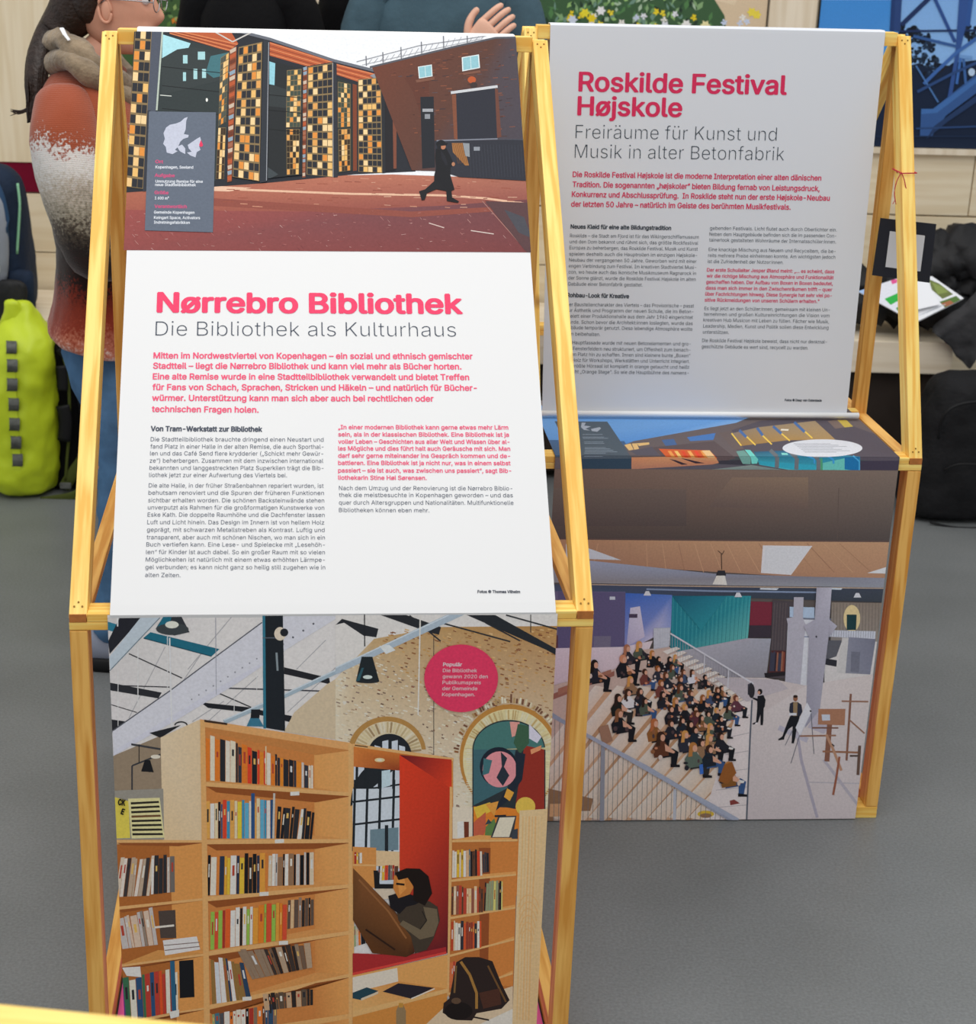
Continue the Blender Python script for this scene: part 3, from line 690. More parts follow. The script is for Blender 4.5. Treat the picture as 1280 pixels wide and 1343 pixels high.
    P.p('#1e2129', [(1645, 430), (1715, 428), (1722, 800), (1655, 806)]); P.r('#a0a2a8', 1656, 492, 1712, 508); P.r('#8a8d94', 1668, 520, 1696, 545)
    P.p('#7e4a34', [(1810, 420), (1834, 415), (1842, 655), (1822, 650)]); P.p('#6a4034', [(2030, 390), (2052, 388), (2070, 640), (2048, 645)])
    P.p('#282a35', [(1832, 412), (2036, 385), (2048, 650), (1840, 656)]); P.l('#c8cace', 14, [(1805, 408), (2050, 375)])
    P.p('#2b2d37', [(1720, 660), (2215, 655), (2240, 872), (1850, 850), (1725, 810)]); P.l('#7a7e8a', 7, [(1730, 660), (2050, 650)]); P.l('#4a4d58', 4, [(2050, 652), (2215, 655)])
    for k in range(20): P.l('#393c47', 2, [(1900+k*16, 680), (1912+k*16, 850)])
    P.p('#a06c3c', [(1810, 672), (1868, 672), (1900, 790), (1880, 790), (1815, 720)]); P.p('#8e9398', [(1868, 672), (1902, 674), (1904, 745), (1880, 740)])
    for k in range(6): P.l('#6a4426', 2, [(1815+k*10, 674), (1845+k*9, 780)])
    P.r('#8d929a', 1925, 692, 1957, 712)
    # walking figure
    P.e('#14151a', 1754, 678, 24, 22, 16); P.p('#14151a', [(1728, 672), (1786, 672), (1780, 682), (1735, 684)])
    P.p('#13141a', [(1726, 704), (1745, 696), (1782, 700), (1800, 735), (1822, 785), (1804, 800), (1802, 840), (1824, 915), (1800, 928), (1760, 920), (1716, 912), (1718, 840), (1728, 800), (1722, 750)]); P.p('#1f2028', [(1752, 712), (1775, 740), (1790, 786), (1778, 790), (1756, 750)])
    P.e('#b87a5a', 1764, 690, 14, 16, 14); P.p('#14151a', [(1726, 676), (1790, 672), (1782, 684), (1735, 690)]); P.e('#1a1a20', 1744, 694, 10, 16, 10)
    P.e('#b07a5c', 1818, 783, 9, 11, 10); P.p('#16171c', [(1725, 865), (1762, 900), (1680, 935), (1668, 970), (1652, 972), (1638, 925), (1670, 915)])
    P.p('#111217', [(1780, 912), (1806, 912), (1812, 958), (1848, 978), (1842, 986), (1784, 976)])
    # info box with the map
    P.p('#626b7a', [(222, 506), (573, 511), (557, 1140), (200, 1130)])
    mp = '#c2c6d6'
    P.p(mp, [(425, 535), (417, 556), (414, 600), (405, 625), (430, 630), (428, 642), (402, 650), (386, 665), (375, 690), (358, 708), (372, 715), (345, 730), (315, 722), (310, 692), (296, 676), (305, 650), (298, 620), (312, 590), (332, 576), (362, 570), (388, 560), (407, 542)])
    P.p(mp, [(368, 692), (395, 680), (412, 700), (412, 730), (385, 716)]); P.p(mp, [(425, 682), (450, 665), (472, 650), (490, 640), (496, 662), (485, 690), (492, 708), (472, 720), (466, 747), (440, 738), (420, 722), (446, 718), (430, 700)])
    P.e('#e23a60', 495, 682, 10, 10, 14); P.p('#e23a60', [(486, 678), (494, 656), (504, 678)])
upper_photo(P); P.build('photo_print', u1, inv1)
t = Text(PA[0], PA[1], .0014)
PK = '#f6a0b8'; WH = '#dfe3ea'
for s, x0, x1, y, c in [('Ort', 203.4, 214, 213.8, '#c8507a'), ('Kopenhagen, Seeland', 203.8, 253.4, 220.8, WH), ('Aufgabe', 202.6, 229.2, 231.9, '#c8507a'), ('Umnutzung Remise für eine', 203.8, 266, 239.4, WH), ('neue Stadtteilbibliothek', 203.4, 257, 243.9, WH), ('Größe', 202.4, 221, 254.4, '#c8507a'), ('1 600 m²', 202.9, 221.4, 261.4, WH), ('Verantwortlich', 202.4, 245, 272.6, '#c8507a'), ('Gemeinde Kopenhagen', 201.8, 255, 280, WH), ('Keingart Space, Activators', 201.8, 262.4, 287, WH), ('Indretningsfabrikken', 201.8, 248.9, 293.2, WH)]:
    t.line(s, (x0, y), (x1, y+.4), 3.6 if c == WH else 4.2, c, .02 if c == WH else .035, 1)
t.build('info_text', u1, inv1); t = Text(PA[0], PA[1], .0006)
t.line('Nørrebro Bibliothek', (205.2, 409), (607.6, 411), 25, '#f2466e', .030, 4)
t.line('Die Bibliothek als Kulturhaus', (203.8, 440.2), (598.2, 441.6), 19, '#4a5260', -.014, 4)
LEAD = ['Mitten im Nordwestviertel von Kopenhagen – ein sozial und ethnisch gemischter', 'Stadtteil – liegt die Nørrebro Bibliothek und kann viel mehr als Bücher horten.', 'Eine alte Remise wurde in eine Stadtteilbibliothek verwandelt und bietet Treffen', 'für Fans von Schach, Sprachen, Stricken und Häkeln – und natürlich für Bücher-', 'würmer. Unterstützung kann man sich aber auch bei rechtlichen oder', 'technischen Fragen holen.']
for s, x0, x1, y in zip(LEAD, [201.1, 200.6, 200.2, 199.7, 199.3, 198.9], [620, 605.3, 615.5, 625.7, 568.8, 339.2], [469.9, 483.3, 497.3, 511.3, 525.4, 540]):
    t.line(s, (x0, y), (x1, y+1), 7.6, PINK, .022, 2)
def col_lines(t, ox, oy, sc, rows, cap, col, off):
    for s, x0, x1, y0, y1 in rows:
        t.line(s, (ox+x0/sc, oy+y0/sc), (ox+x1/sc, oy+y1/sc), cap, col, off, 1)
t.line('Von Tram-Werkstatt zur Bibliothek', (197.5, 565.2), (344, 566), 6.4, DK, .035, 1)
C1 = ['Die Stadtteilbibliothek brauchte dringend einen Neustart und', 'fand Platz in einer Halle in der alten Remise, die auch Sporthal-', 'len und das Café Send flere krydderier („Schickt mehr Gewür-', 'ze“) beherbergen. Zusammen mit dem inzwischen international', 'bekannten und langgestreckten Platz Superkilen trägt die Bib-', 'liothek jetzt zur einer Aufwertung des Viertels bei.',
      'Die alte Halle, in der früher Straßenbahnen repariert wurden, ist', 'behutsam renoviert und die Spuren der früheren Funktionen', 'sichtbar erhalten worden. Die schönen Backsteinwände stehen', 'unverputzt als Rahmen für die großformatigen Kunstwerke von', 'Eske Kath. Die doppelte Raumhöhe und die Dachfenster lassen', 'Luft und Licht hinein. Das Design im Innern ist von hellem Holz', 'geprägt, mit schwarzen Metallstreben als Kontrast. Luftig und', 'transparent, aber auch mit schönen Nischen, wo man sich in ein', 'Buch vertiefen kann. Eine Lese- und Spielecke mit „Lesehöh-', 'len“ für Kinder ist auch dabei. So ein großer Raum mit so vielen', 'Möglichkeiten ist natürlich mit einem etwas erhöhten Lärmpe-', 'gel verbunden; es kann nicht ganz so heilig still zugehen wie in', 'alten Zeiten.']
Y1 = [90, 112, 133, 155, 177, 199, 231, 253, 276, 298, 320, 343, 366, 389, 411, 434, 457, 480, 504]
X1 = [592, 592, 591, 591, 592, 480, 592, 593, 594, 594, 595, 594, 595, 596, 596, 596, 596, 597, 155]
col_lines(t, 170, 540, 2.3273, [(s, 64-(y-90)*.041, x, y, y+1) for s, y, x in zip(C1, Y1, X1)], 5.5, '#596070', -.002)
C2 = ['„In einer modernen Bibliothek kann gerne etwas mehr Lärm', 'sein, als in der klassischen Bibliothek. Eine Bibliothek ist ja', 'voller Leben – Geschichten aus aller Welt und Wissen über al-', 'les Mögliche und dies führt halt auch Geräusche mit sich. Man', 'darf sehr gerne miteinander ins Gespräch kommen und de-', 'battieren. Eine Bibliothek ist ja nicht nur, was in einem selbst', 'passiert – sie ist auch, was zwischen uns passiert“, sagt Bib-', 'liothekarin Stine Høi Sørensen.']
col_lines(t, 170, 540, 2.3273, [(s, 636.5, x, y, y+1) for s, y, x in zip(C2, [53, 75, 97, 118, 140, 162, 185, 207], [1156, 1158, 1160, 1162, 1162, 1163, 1165, 907])], 5.5, '#f05a80', .018)
C3 = ['Nach dem Umzug und der Renovierung ist die Nørrebro Biblio-', 'thek die meistbesuchte in Kopenhagen geworden – und das', 'quer durch Altersgruppen und Nationalitäten. Multifunktionelle', 'Bibliotheken können eben mehr.']
col_lines(t, 170, 540, 2.3273, [(s, 639, x, y, y+1) for s, y, x in zip(C3, [239, 260, 283, 306], [1168, 1170, 1172, 915])], 5.5, '#596070', -.002)
t.line('Fotos © Thomas Vilhelm', (626.3, 777.6), (682.2, 777.8), 3.6, '#3c4250', .03, 1)
t.build('printed_text', u1, inv1)

# ---- lower photo: the library
P = Print(*PB, [(140.8, 806.6), (731.3, 804.6), (703.4, 1343), (694, 1420), (168, 1430), (160, 1268)], G_B)
def lower_photo(P):
    R = random.Random(2)
    P.crop(80, 780, 3.3684)
    P.r('#d9d5d3', -100, -100, 2400, 2600)
    P.p(['#c4c0be', '#dcd8d6', '#e2dfde', '#cfcaca'], [(205, 100), (690, 100), (560, 560), (205, 620)])
    for pts in ([(460, 230), (300, 545)], [(620, 260), (420, 560)], [(760, 90), (560, 330)], [(1170, 200), (1040, 330)], [(870, 360), (560, 640)], [(720, 470), (580, 560)], [(1280, 260), (1000, 520)]): P.l('#a8a6a8', 4, pts)
    P.p('#2c7288', [(205, 118), (260, 135), (255, 170), (205, 156)]); P.p('#22232a', [(260, 98), (360, 98), (215, 262), (208, 205)])
    P.p('#b4bfc8', [(352, 100), (440, 95), (218, 335), (213, 275)]); P.l('#6a7a84', 4, [(440, 98), (216, 335)])
    P.p('#1f6478', [(395, 165), (700, 240), (665, 272), (365, 190)]); P.l('#174454', 4, [(365, 192), (665, 272)])
    P.l('#333338', 5, [(300, 260), (535, 368)]); P.l('#333338', 4, [(220, 485), (335, 520)]); P.l('#333338', 5, [(215, 400), (480, 408)])
    P.p('#2a2b30', [(215, 388), (445, 432), (430, 458), (215, 422)]); P.p('#26272c', [(218, 550), (300, 562), (225, 610)])
    P.p('#202126', [(615, 475), (830, 497), (905, 515), (1020, 535), (1010, 562), (830, 520), (650, 500)]); P.l('#3a3b42', 6, [(740, 413), (1170, 426)]); P.l('#2c2d33', 5, [(700, 436), (840, 497)])
    P.p('#232429', [(985, 320), (1185, 368), (1190, 396), (985, 350)]); P.p('#2a2a2e', [(1220, 130), (1280, 108), (1310, 150), (1280, 152)])
    for x, y0, y1, w in [(340, 220, 500, 4), (252, 330, 580, 3), (470, 180, 420, 3), (865, 90, 520, 3), (765, 440, 520, 3), (250, 100, 140, 6)]: P.l('#ecebea', w, [(x, y0), (x, y1)])
    P.p('#e1e1ea', [(885, 122), (1010, 90), (1240, 90), (990, 245), (780, 390), (500, 560), (232, 712), (228, 600), (480, 425)])
    P.p('#cfcfdb', [(990, 245), (780, 390), (500, 560), (232, 712), (232, 690), (760, 372)]); P.l('#54565e', 5, [(888, 122), (600, 335), (480, 425), (229, 600)])
    for k in range(10): P.e('#8a8a94', 865-k*32, 282+k*20, 4, 4, 6)
    for k in range(5): P.e('#55565e', 1115-k*45, 128+k*30, 5, 5, 6)
    P.l('#9a9aa4', 3, [(683, 100), (686, 440)]); P.l('#f2f2f4', 6, [(480, 190), (490, 602)])
    P.l('#9aabb6', 20, [(1300, 300), (1000, 440), (720, 562)]); P.l('#c8d2da', 6, [(1300, 292), (1000, 432), (720, 554)])
    P.p('#c4b296', [(1175, 395), (1290, 325), (1290, 650), (985, 605), (1030, 520)])
    P.p('#2f3338', [(455, 92), (530, 92), (568, 165), (500, 180), (418, 150)]); P.p('#1d6478', [(455, 92), (490, 92), (470, 168), (420, 150)]); P.e('#3a4043', 492, 152, 72, 26, 22); P.e('#d8d8cc', 490, 132, 30, 16, 16)
    P.p('#1d2228', [(900, 88), (980, 88), (990, 602), (905, 588)]); P.l('#2f6f84', 12, [(896, 90), (900, 590)]); P.l('#58606a', 4, [(890, 190), (896, 190), (980, 190)])
    P.l('#7f8a90', 9, [(952, 255), (957, 335)]); P.e('#d8cbb8', 968, 172, 26, 30, 18); P.e('#22242a', 986, 166, 18, 18, 14)
    P.p('#387088', [(838, 540), (872, 540), (896, 582), (820, 580)]); P.p('#1c1f24', [(840, 506), (880, 506), (876, 545), (838, 545)])
    P.p('#8d7c68', [(230, 712), (440, 622), (446, 890), (236, 890)]); P.p('#222327', [(390, 610), (470, 590), (530, 575), (440, 632)]); P.arc('#1c1d20', 530, 576, 24, 12, 6, pi, 2*pi, 8)
    P.l('#3a3a3e', 9, [(310, 660), (440, 682)]); P.l('#33353a', 7, [(314, 870), (314, 755), (440, 705)]); P.l('#222', 4, [(345, 660), (345, 740)])
    P.p('#191a1d', [(370, 730), (394, 730), (410, 784), (354, 780)]); P.e('#d8d0c0', 418, 715, 22, 9, 10)
    # brick wall
    P.crop(440, 780, 3.5556)
    P.p('#d8d4d0', [(0, 90), (1060, 90), (1060, 155), (480, 160), (180, 215), (0, 380)])
    P.p(['#d0c4ac', '#b89a70', '#b08a58', '#a87c48', '#c4b494', '#d4cab2', '#d6ccb8', '#d4c8b0'], [(0, 392), (180, 205), (480, 150), (1060, 145), (1060, 560), (1060, 1010), (560, 1010), (0, 690)])
    for i in range(1500):
        y = R.uniform(160, 1000); x = R.uniform(0, 1040)
        if y < 392-x*.85 or (y > 690+x*.16 and x < 560): continue
        warm = x*.6-(y-150)*.9 > 0 or (x > 600 and y < 520)
        c = R.choice(['#a87a48', '#8a5c38', '#c09860', '#94683c', '#c8a878', '#7a4a34', '#b88c50'] if warm else ['#dcd4c0', '#c8b898', '#e2dccc', '#b8a484', '#d0c4ac', '#a89078', '#cfc9bd', '#8a7468'])
        k = R.uniform(9, 20); P.l(c, R.uniform(3.5, 6.5), [(x, y), (x+k, y+k*(.28 if x < 600 else .2))])
    for i in range(90):
        x, y = R.uniform(60, 600), R.uniform(330, 700)
        P.l(R.choice(['#7a6456', '#8a5a44', '#6a5248']), 6, [(x, y), (x+R.uniform(4, 14), y+4)])
    P.p('#26282d', [(0, 140), (30, 112), (200, 158), (190, 198), (130, 190), (40, 130)])
    P.p('#27292d', [(210, 94), (330, 94), (492, 150), (482, 186), (440, 176)]); P.p('#25282d', [(612, 94), (745, 94), (1035, 255), (1035, 285), (980, 255)])
    for p in ([(345, 96), (490, 216)], [(500, 132), (815, 218)], [(795, 94), (1040, 162)], [(700, 130), (860, 214)]): P.l('#2b2d31', 7, p)
    P.p('#a2b0bc', [(520, 92), (600, 92), (0, 372), (0, 338)]); P.l('#d0dae2', 6, [(528, 94), (0, 340)]); P.p('#d8dcdc', [(204, 238), (250, 232), (280, 258), (235, 276)])
    P.l('#25262a', 5, [(135, 90), (136, 240)]); P.p('#1f262a', [(122, 288), (172, 288), (205, 405), (95, 402)]); P.p('#2f5560', [(122, 340), (132, 340), (112, 400), (95, 402)]); P.e('#e2f0ea', 150, 383, 22, 9, 14); P.e('#25282c', 150, 404, 52, 8, 14)
    P.l('#ece8e0', 6, [(395, 100), (385, 560)]); P.l('#3a3a3c', 3, [(458, 185), (458, 745)]); P.l('#333', 4, [(910, 92), (910, 175)])
    P.e('#a97f46', 240, 735, 182, 168, 36, pi, 2*pi); P.e('#cfc1a2', 243, 740, 160, 150, 36, pi, 2*pi)
    for k in range(26):
        a = pi+pi*k/26; P.l(R.choice(['#b8a47e', '#ded4bc', '#9a8260', '#c8b890']), 9, [(243+108*cos(a), 740+98*sin(a)), (243+158*cos(a), 740+148*sin(a))])
    P.e('#22252a', 252, 745, 102, 98, 30, pi, 2*pi)
    for x in (196, 232, 276, 310): P.p('#ccd4de', [(x-14, 745), (x-14, 682 if x in (232, 276) else 700), (x+14, 676 if x in (232, 276) else 708), (x+14, 745)])
    P.e('#b07c3c', 812, 762, 234, 252, 48); P.e('#d6ca9c', 812, 770, 218, 238, 48)
    for k in range(58):
        a = pi+pi*k/57; P.l(R.choice(['#e2d8b2', '#c4b284', '#b89c6a', '#dccf9f', '#efe6c8']), 7, [(812+168*cos(a), 760+180*sin(a)), (812+214*cos(a), 766+230*sin(a))])
        P.l(R.choice(['#8a5a36', '#e0d8c0', '#a88a60', '#6e4a38', '#c8bca0']), 9, [(812+240*cos(a), 762+258*sin(a)), (812+R.uniform(252, 275)*cos(a), 762+R.uniform(270, 300)*sin(a))])
    for k in range(30):
        y = 720+k*10; P.l(R.choice(['#c8bc96', '#e6deba']), 4, [(975, y), (1000, y+2)]); P.l(R.choice(['#cfc6ac', '#eae4d0']), 4, [(610, y), (640, y+2)])
    # abstract mural in the niche: soft colour areas only
    P.e('#2b3236', 808, 722, 170, 140, 36, pi, 2*pi); P.r('#2b3236', 638, 720, 978, 1400)
    P.e('#44706c', 808, 722, 165, 134, 36, pi, 2*pi); P.p('#3c6068', [(643, 720), (840, 720), (800, 900), (643, 980)]); P.p('#8c2f24', [(973, 720), (880, 700), (830, 1040), (973, 1060)])
    P.p('#d07a2c', [(643, 985), (800, 990), (973, 1020), (973, 1400), (643, 1400)]); P.p('#f0a89c', [(812, 590), (858, 592), (850, 650), (822, 662)]); P.p('#c9c4d2', [(902, 600), (960, 660), (940, 690), (902, 668)])
    P.p('#3a5a44', [(850, 600), (900, 610), (902, 690), (860, 740), (830, 690)]); P.e('#1d2430', 760, 800, 88, 92, 28); P.e('#eb9aa0', 765, 812, 80, 84, 28)
    P.p('#27303a', [(770, 730), (800, 760), (785, 800), (810, 840), (780, 890), (750, 850), (775, 800)]); P.p('#3f6a70', [(690, 760), (730, 770), (715, 830), (685, 840)]); P.p('#202834', [(840, 730), (885, 740), (870, 860), (800, 960), (740, 1010), (780, 930), (840, 850)])
    P.p('#e8c24a', [(643, 990), (720, 965), (740, 1000), (660, 1040)]); P.p('#f2a84c', [(700, 975), (760, 960), (740, 1030)]); P.e('#f2cc5a', 885, 985, 46, 44, 22); P.p('#dca040', [(800, 900), (832, 920), (812, 960), (785, 940)])
    P.p('#b85a40', [(643, 1060), (700, 1010), (700, 1100), (643, 1200)]); P.p('#5c7a44', [(700, 1080), (740, 1040), (760, 1120), (690, 1180)]); P.p('#f0a070', [(908, 720), (960, 700), (955, 722), (912, 742)])
    # --- the shelving
    P.o = (0, 0, 1)
    P.p('#ddb37a', [(140, 1098), (214, 1098), (270, 1090), (270, 1440), (140, 1440)])
    P.p(['#ecd6b4', '#e6cca6', '#e8cda6', '#e2c69c'], [(210.6, 967), (263, 943), (268, 1102), (213.5, 1103)])
    P.p('#c07a40', [(264, 948), (463, 982), (463, 1440), (270, 1440)])
    P.p(['#d89a58', '#d8a062', '#d09050', '#b87038'], [(412, 985), (460, 978), (460, 1440), (414, 1440)])
    P.p('#dda468', [(262.5, 943), (460, 974), (460, 984), (266, 953)]); P.p('#b97a42', [(267, 953), (460, 984), (414, 990), (282, 962)])
    for s, (y0, y1) in enumerate([(1025, 1040), (1101, 1101), (1176, 1160), (1248, 1221), (1319, 1277)]):
        P.p('#c98c50', [(272, y0), (284, y0-4), (414, y1-3+(y0-y1)*.1-3), (460, y1)]); P.p('#e6b273', [(268, y0), (461, y1-1), (461, y1+4), (268, y0+6)]); P.p('#8a4c24', [(270, y0+6), (461, y1+4), (414, y1+12), (284, y0+14)])
    P.p('#d8a466', [(366, 1343), (460, 1329), (460, 1335), (368, 1352)])
    P.crop(80, 780, 3.3684)
    books(P, (640, 818), (1115, 855), (640, 610), (1115, 750), 27, 5, ['#e6d040', '#1f2026', '#26272d', '#dd7a2c', '#e0882c', '#d9cfb8', '#23242a', '#2a2c34', '#d04028', '#c83c28', '#d8d0c0', '#c0b8b0', '#30343e', '#e8e0d0'])
    P.l('#f0e0b8', 5, [(905, 668), (905, 835)])
    P.crop(80, 1040, 3.3684)
    books(P, (640, 200), (945, 200), (640, 30), (945, 20), 19, 6, ['#e6d040', '#e0c83c', '#20222a', '#1d1e24', '#e0cfa8', '#2a4a70', '#5aa0bc', '#e8e4dc', '#c8402c', '#3a88a8', '#d8a050', '#d9d0c0'])
    P.l('#2a4c7a', 16, [(848, 0), (848, 200)]); P.l('#b8b4ac', 9, [(942, 0), (938, 200)])
    books(P, (950, 200), (1110, 203), (950, 50), (1110, 70), 9, 7, ['#1c1d22', '#222', '#d0ccc4', '#2a2a2e'], 16)
    books(P, (645, 452), (915, 438), (650, 268), (915, 262), 15, 8, ['#dc9a40', '#e8e0d0', '#2a3448', '#e0a838', '#17181c', '#e6c040', '#222', '#c87838', '#d8d4cc', '#e6e2da', '#101014'])
    books(P, (915, 410), (1118, 404), (918, 268), (1118, 258), 13, 9, ['#3a3434', '#c8b8a0', '#8a6a50', '#1c1c20', '#17181c', '#b8b4b0', '#e0dcd4'])
    books(P, (660, 692), (998, 645), (662, 515), (1000, 475), 19, 10, ['#c84a30', '#e8e4dc', '#d84428', '#222', '#e0622c', '#8ab04a', '#e0b53c', '#e8862c', '#e8a040', '#a03028'])
    books(P, (1000, 600), (1118, 582), (1003, 462), (1118, 456), 8, 11, ['#5a4a40', '#8a7464', '#2c2624', '#c8a880', '#d8a050'])
    books(P, (668, 932), (842, 905), (660, 720), (805, 735), 9, 12, ['#e0dcd8', '#2a4058', '#c4c8cc', '#1c1c20', '#6a5a3a', '#8a6a3a', '#d8ccb8'], 0)
    books(P, (845, 822), (1112, 768), (780, 690), (1110, 655), 15, 13, ['#4a3a30', '#6a5444', '#8a7460', '#2c2422', '#a89078', '#3a302c'], -8)
    books(P, (670, 1040), (955, 1020), (668, 975), (955, 925), 16, 14); books(P, (900, 960), (1115, 935), (890, 880), (1115, 862), 12, 15, ['#5a4a3c', '#8a7460', '#b89878', '#2c2624'])
    for (x, y) in [(965, 210), (897, 443), (983, 658), (822, 905), (1033, 0)]: P.p('#f2eee6', [(x-20, y-6), (x+20, y-8), (x+20, y+9), (x-20, y+11)])
    # left bay
    P.p('#8f8a80', [(200, -10), (452, -20), (456, 205), (200, 205)])
    P.p('#ead65a', [(230, 15), (298, 35), (306, 198), (230, 200)]); P.p('#ddd49c', [(296, 24), (436, 20), (458, 196), (312, 200)])
    for k in range(8): P.p('#2a2620' if k != 3 else '#6a4a30', [(308+k, 40+k*19.5), (432+k*2.4, 34+k*20.3), (434+k*2.4, 43+k*20.3), (309+k, 50+k*19.5)])
    P.p('#a3612e', [(240, 226), (640, 226), (640, 1200), (240, 1200)]); P.p('#cf8f4e', [(478, 224), (625, 212), (640, 1200), (520, 1200)])
    for (a, b) in ((205, 208), (503, 462), (758, 707), (1012, 945)):
        P.p('#e4b173', [(230, a), (640, b), (640, b+10), (230, a+14)]); P.p('#8c4f28', [(250, a+14), (640, b+10), (520, b+26), (270, a+24)])
    P.p('#c58a4c', [(262, 758), (430, 692), (520, 700), (640, 707)]); 
    books(P, (240, 458), (392, 452), (255, 280), (400, 272), 9, 20, ['#c8b8a4', '#3a3434', '#d8ccc0', '#2a2a2e', '#b09a84'], 14); books(P, (398, 446), (505, 436), (402, 275), (503, 268), 6, 21, ['#b8b0a8', '#e2ded8', '#6a6460', '#2c2c30'])
    books(P, (272, 688), (430, 668), (250, 540), (410, 500), 8, 22, ['#b8b0ac', '#8a7a6c', '#d0c8c0', '#a09488', '#c8b09c'], -6)
    P.p('#4a3f3a', [(430, 520), (505, 515), (510, 640), (440, 640)]); P.p('#d8d4d2', [(450, 650), (600, 632), (615, 690), (460, 716)]); P.l('#7c6a64', 4, [(455, 672), (612, 658)]); P.l('#7c6a64', 4, [(458, 694), (614, 676)]); P.l('#e4dcd0', 9, [(415, 592), (500, 583)])
    books(P, (285, 1008), (520, 962), (272, 815), (516, 765), 12, 23, ['#e2dccc', '#e0522a', '#1d1e22', '#a04030', '#e4e0d8', '#d6d0c6', '#2f5a3c', '#38684a', '#b03a30', '#2a4a70'])
    P.p('#dad6d2', [(270, 770), (350, 765), (355, 812), (290, 806)]); P.l('#2a5a78', 20, [(492, 740), (500, 960)]); P.p('#f0ece4', [(478, 965), (522, 955), (522, 985), (485, 995)]); P.p('#17181c', [(522, 740), (585, 735), (590, 900), (525, 905)])
    P.l('#5a3a78', 16, [(262, 800), (282, 1010)])
    P.o = (0, 0, 1)
    P.p('#e2ad6e', [(262.5, 944), (269, 945), (277, 1440), (269, 1440)])
    P.p('#3a2a20', [(268, 943.5), (298, 948), (298, 950.5), (268, 946.5)])
    P.p('#e6b374', [(457, 974), (464.5, 976), (464, 1440), (457.5, 1440)])
    # reading niche
    P.crop(440, 780, 3.5556)
    P.p('#c88240', [(85, 700), (548, 768), (548, 1400), (85, 1400)]); P.p('#cbd2dc', [(85, 790), (300, 800), (300, 1400), (85, 1400)])
    P.e('#22262b', 210, 985, 140, 205, 30, pi, 1.5*pi+.6)
    for x in (100, 140, 205, 272): P.l('#20252a', 12, [(x, 800), (x-8, 1150)])
    for y in (905, 965, 1040): P.l('#20252a', 8, [(85, y+8), (300, y-22)])
    for y0, y1 in ((820, 900), (915, 960)): P.p('#b8ccd4', [(215, y0), (255, y0-6), (255, y1-12), (215, y1)])
    P.p(['#c87838', '#b06028', '#8a3a20', '#c07038'], [(85, 706), (545, 772), (300, 818), (85, 800)])
    P.e('#ffe9b0', 206, 769, 24, 10, 16); P.e('#fffbe8', 206, 769, 12, 5, 10)
    P.p('#e6b374', [(80, 692), (550, 760), (550, 774), (80, 706)]); P.l('#4a3424', 5, [(90, 700), (150, 708)])
    P.crop(420, 1040, 3.3684)
    P.r('#c4ccd4', 143, -20, 350, 262)
    for x in (150, 205, 262, 322): P.l('#20252a', 11, [(x+4, -60), (x-4, 255)])
    for y in (30, 130): P.l('#20252a', 9, [(143, y+8), (350, y-16)])
    P.p('#6a808a', [(220, 160), (345, 150), (345, 250), (220, 255)]); P.r('#20252a', 285, 140, 300, 255)
    P.p('#c9894a', [(143, 235), (247, 240), (247, 420), (143, 400)]); P.p('#e8c89c', [(247, 252), (350, 258), (350, 330), (247, 320)])
    books(P, (150, 312), (185, 308), (150, 258), (185, 258), 4, 30); books(P, (255, 385), (345, 380), (258, 320), (345, 312), 8, 31); P.p('#e2ad6e', [(143, 312), (245, 314), (245, 322), (143, 320)])
    P.p('#1c1b1e', [(235, 340), (255, 340), (262, 400), (345, 400), (345, 420), (240, 420)]); P.p('#c8b8a4', [(240, 420), (345, 420), (345, 462), (255, 470)]); books(P, (150, 680), (215, 660), (150, 580), (205, 560), 5, 32)
    P.p(['#cf3c22', '#b83420', '#8a2424', '#561a22', '#7a2022', '#c03a24'], [(350, -170), (580, -20), (578, 330), (562, 705), (350, 700), (350, 330)])
    P.p(['#5a1a22', '#b83420', '#cf3c22'], [(350, -170), (580, -150), (580, -20)])
    P.p('#a02a2c', [(143, 706), (380, 715), (555, 678), (556, 706), (143, 800)]); P.p('#c84038', [(143, 792), (556, 698), (558, 708), (143, 804)])
    P.p('#dca05c', [(143, 804), (562, 712), (564, 865), (143, 1000)]); P.p('#f2e6d4', [(143, 812), (340, 770), (345, 842), (143, 880)]); P.p(['#e0a866', '#c88848', '#c88848', '#e0b070'], [(143, 880), (345, 830), (556, 862), (143, 970)])
    P.p('#e8b878', [(143, 962), (560, 862), (560, 880), (143, 988)]); P.p('#28222a', [(275, 875), (345, 838), (502, 858), (400, 906)]); P.l('#e8e0d4', 5, [(402, 906), (505, 862)])
    P.p('#22404c', [(143, 880), (205, 856), (256, 872), (180, 912), (143, 905)]); P.p('#c8b8a0', [(180, 905), (256, 874), (256, 884), (180, 915)])
    P.p('#c4823e', [(143, 988), (560, 880), (560, 930), (143, 1400)]); P.p('#e6b374', [(0, 1200), (143, 1000), (143, 1016), (0, 1210)])
    # seated reader
    P.p(['#6a4424', '#7a4c2a', '#4a2c18', '#6a4020', '#3a2214', '#4a2c18', '#5a3418', '#5c3a20'], [(145, 330), (200, 385), (330, 520), (400, 620), (415, 705), (380, 722), (230, 705), (145, 560)])
    P.l('#8a5a34', 8, [(170, 380), (300, 520), (380, 640)]); P.l('#2c1a10', 8, [(200, 600), (330, 690)])
    P.p('#40362c', [(330, 470), (400, 482), (480, 475), (518, 500), (528, 560), (500, 640), (470, 690), (418, 706), (400, 630), (345, 560)])
    P.p('#6a5c48', [(455, 500), (515, 510), (522, 570), (500, 630), (440, 645), (350, 578), (365, 560), (440, 600), (470, 560)]); P.l('#2a241e', 5, [(450, 520), (470, 560), (440, 600)])
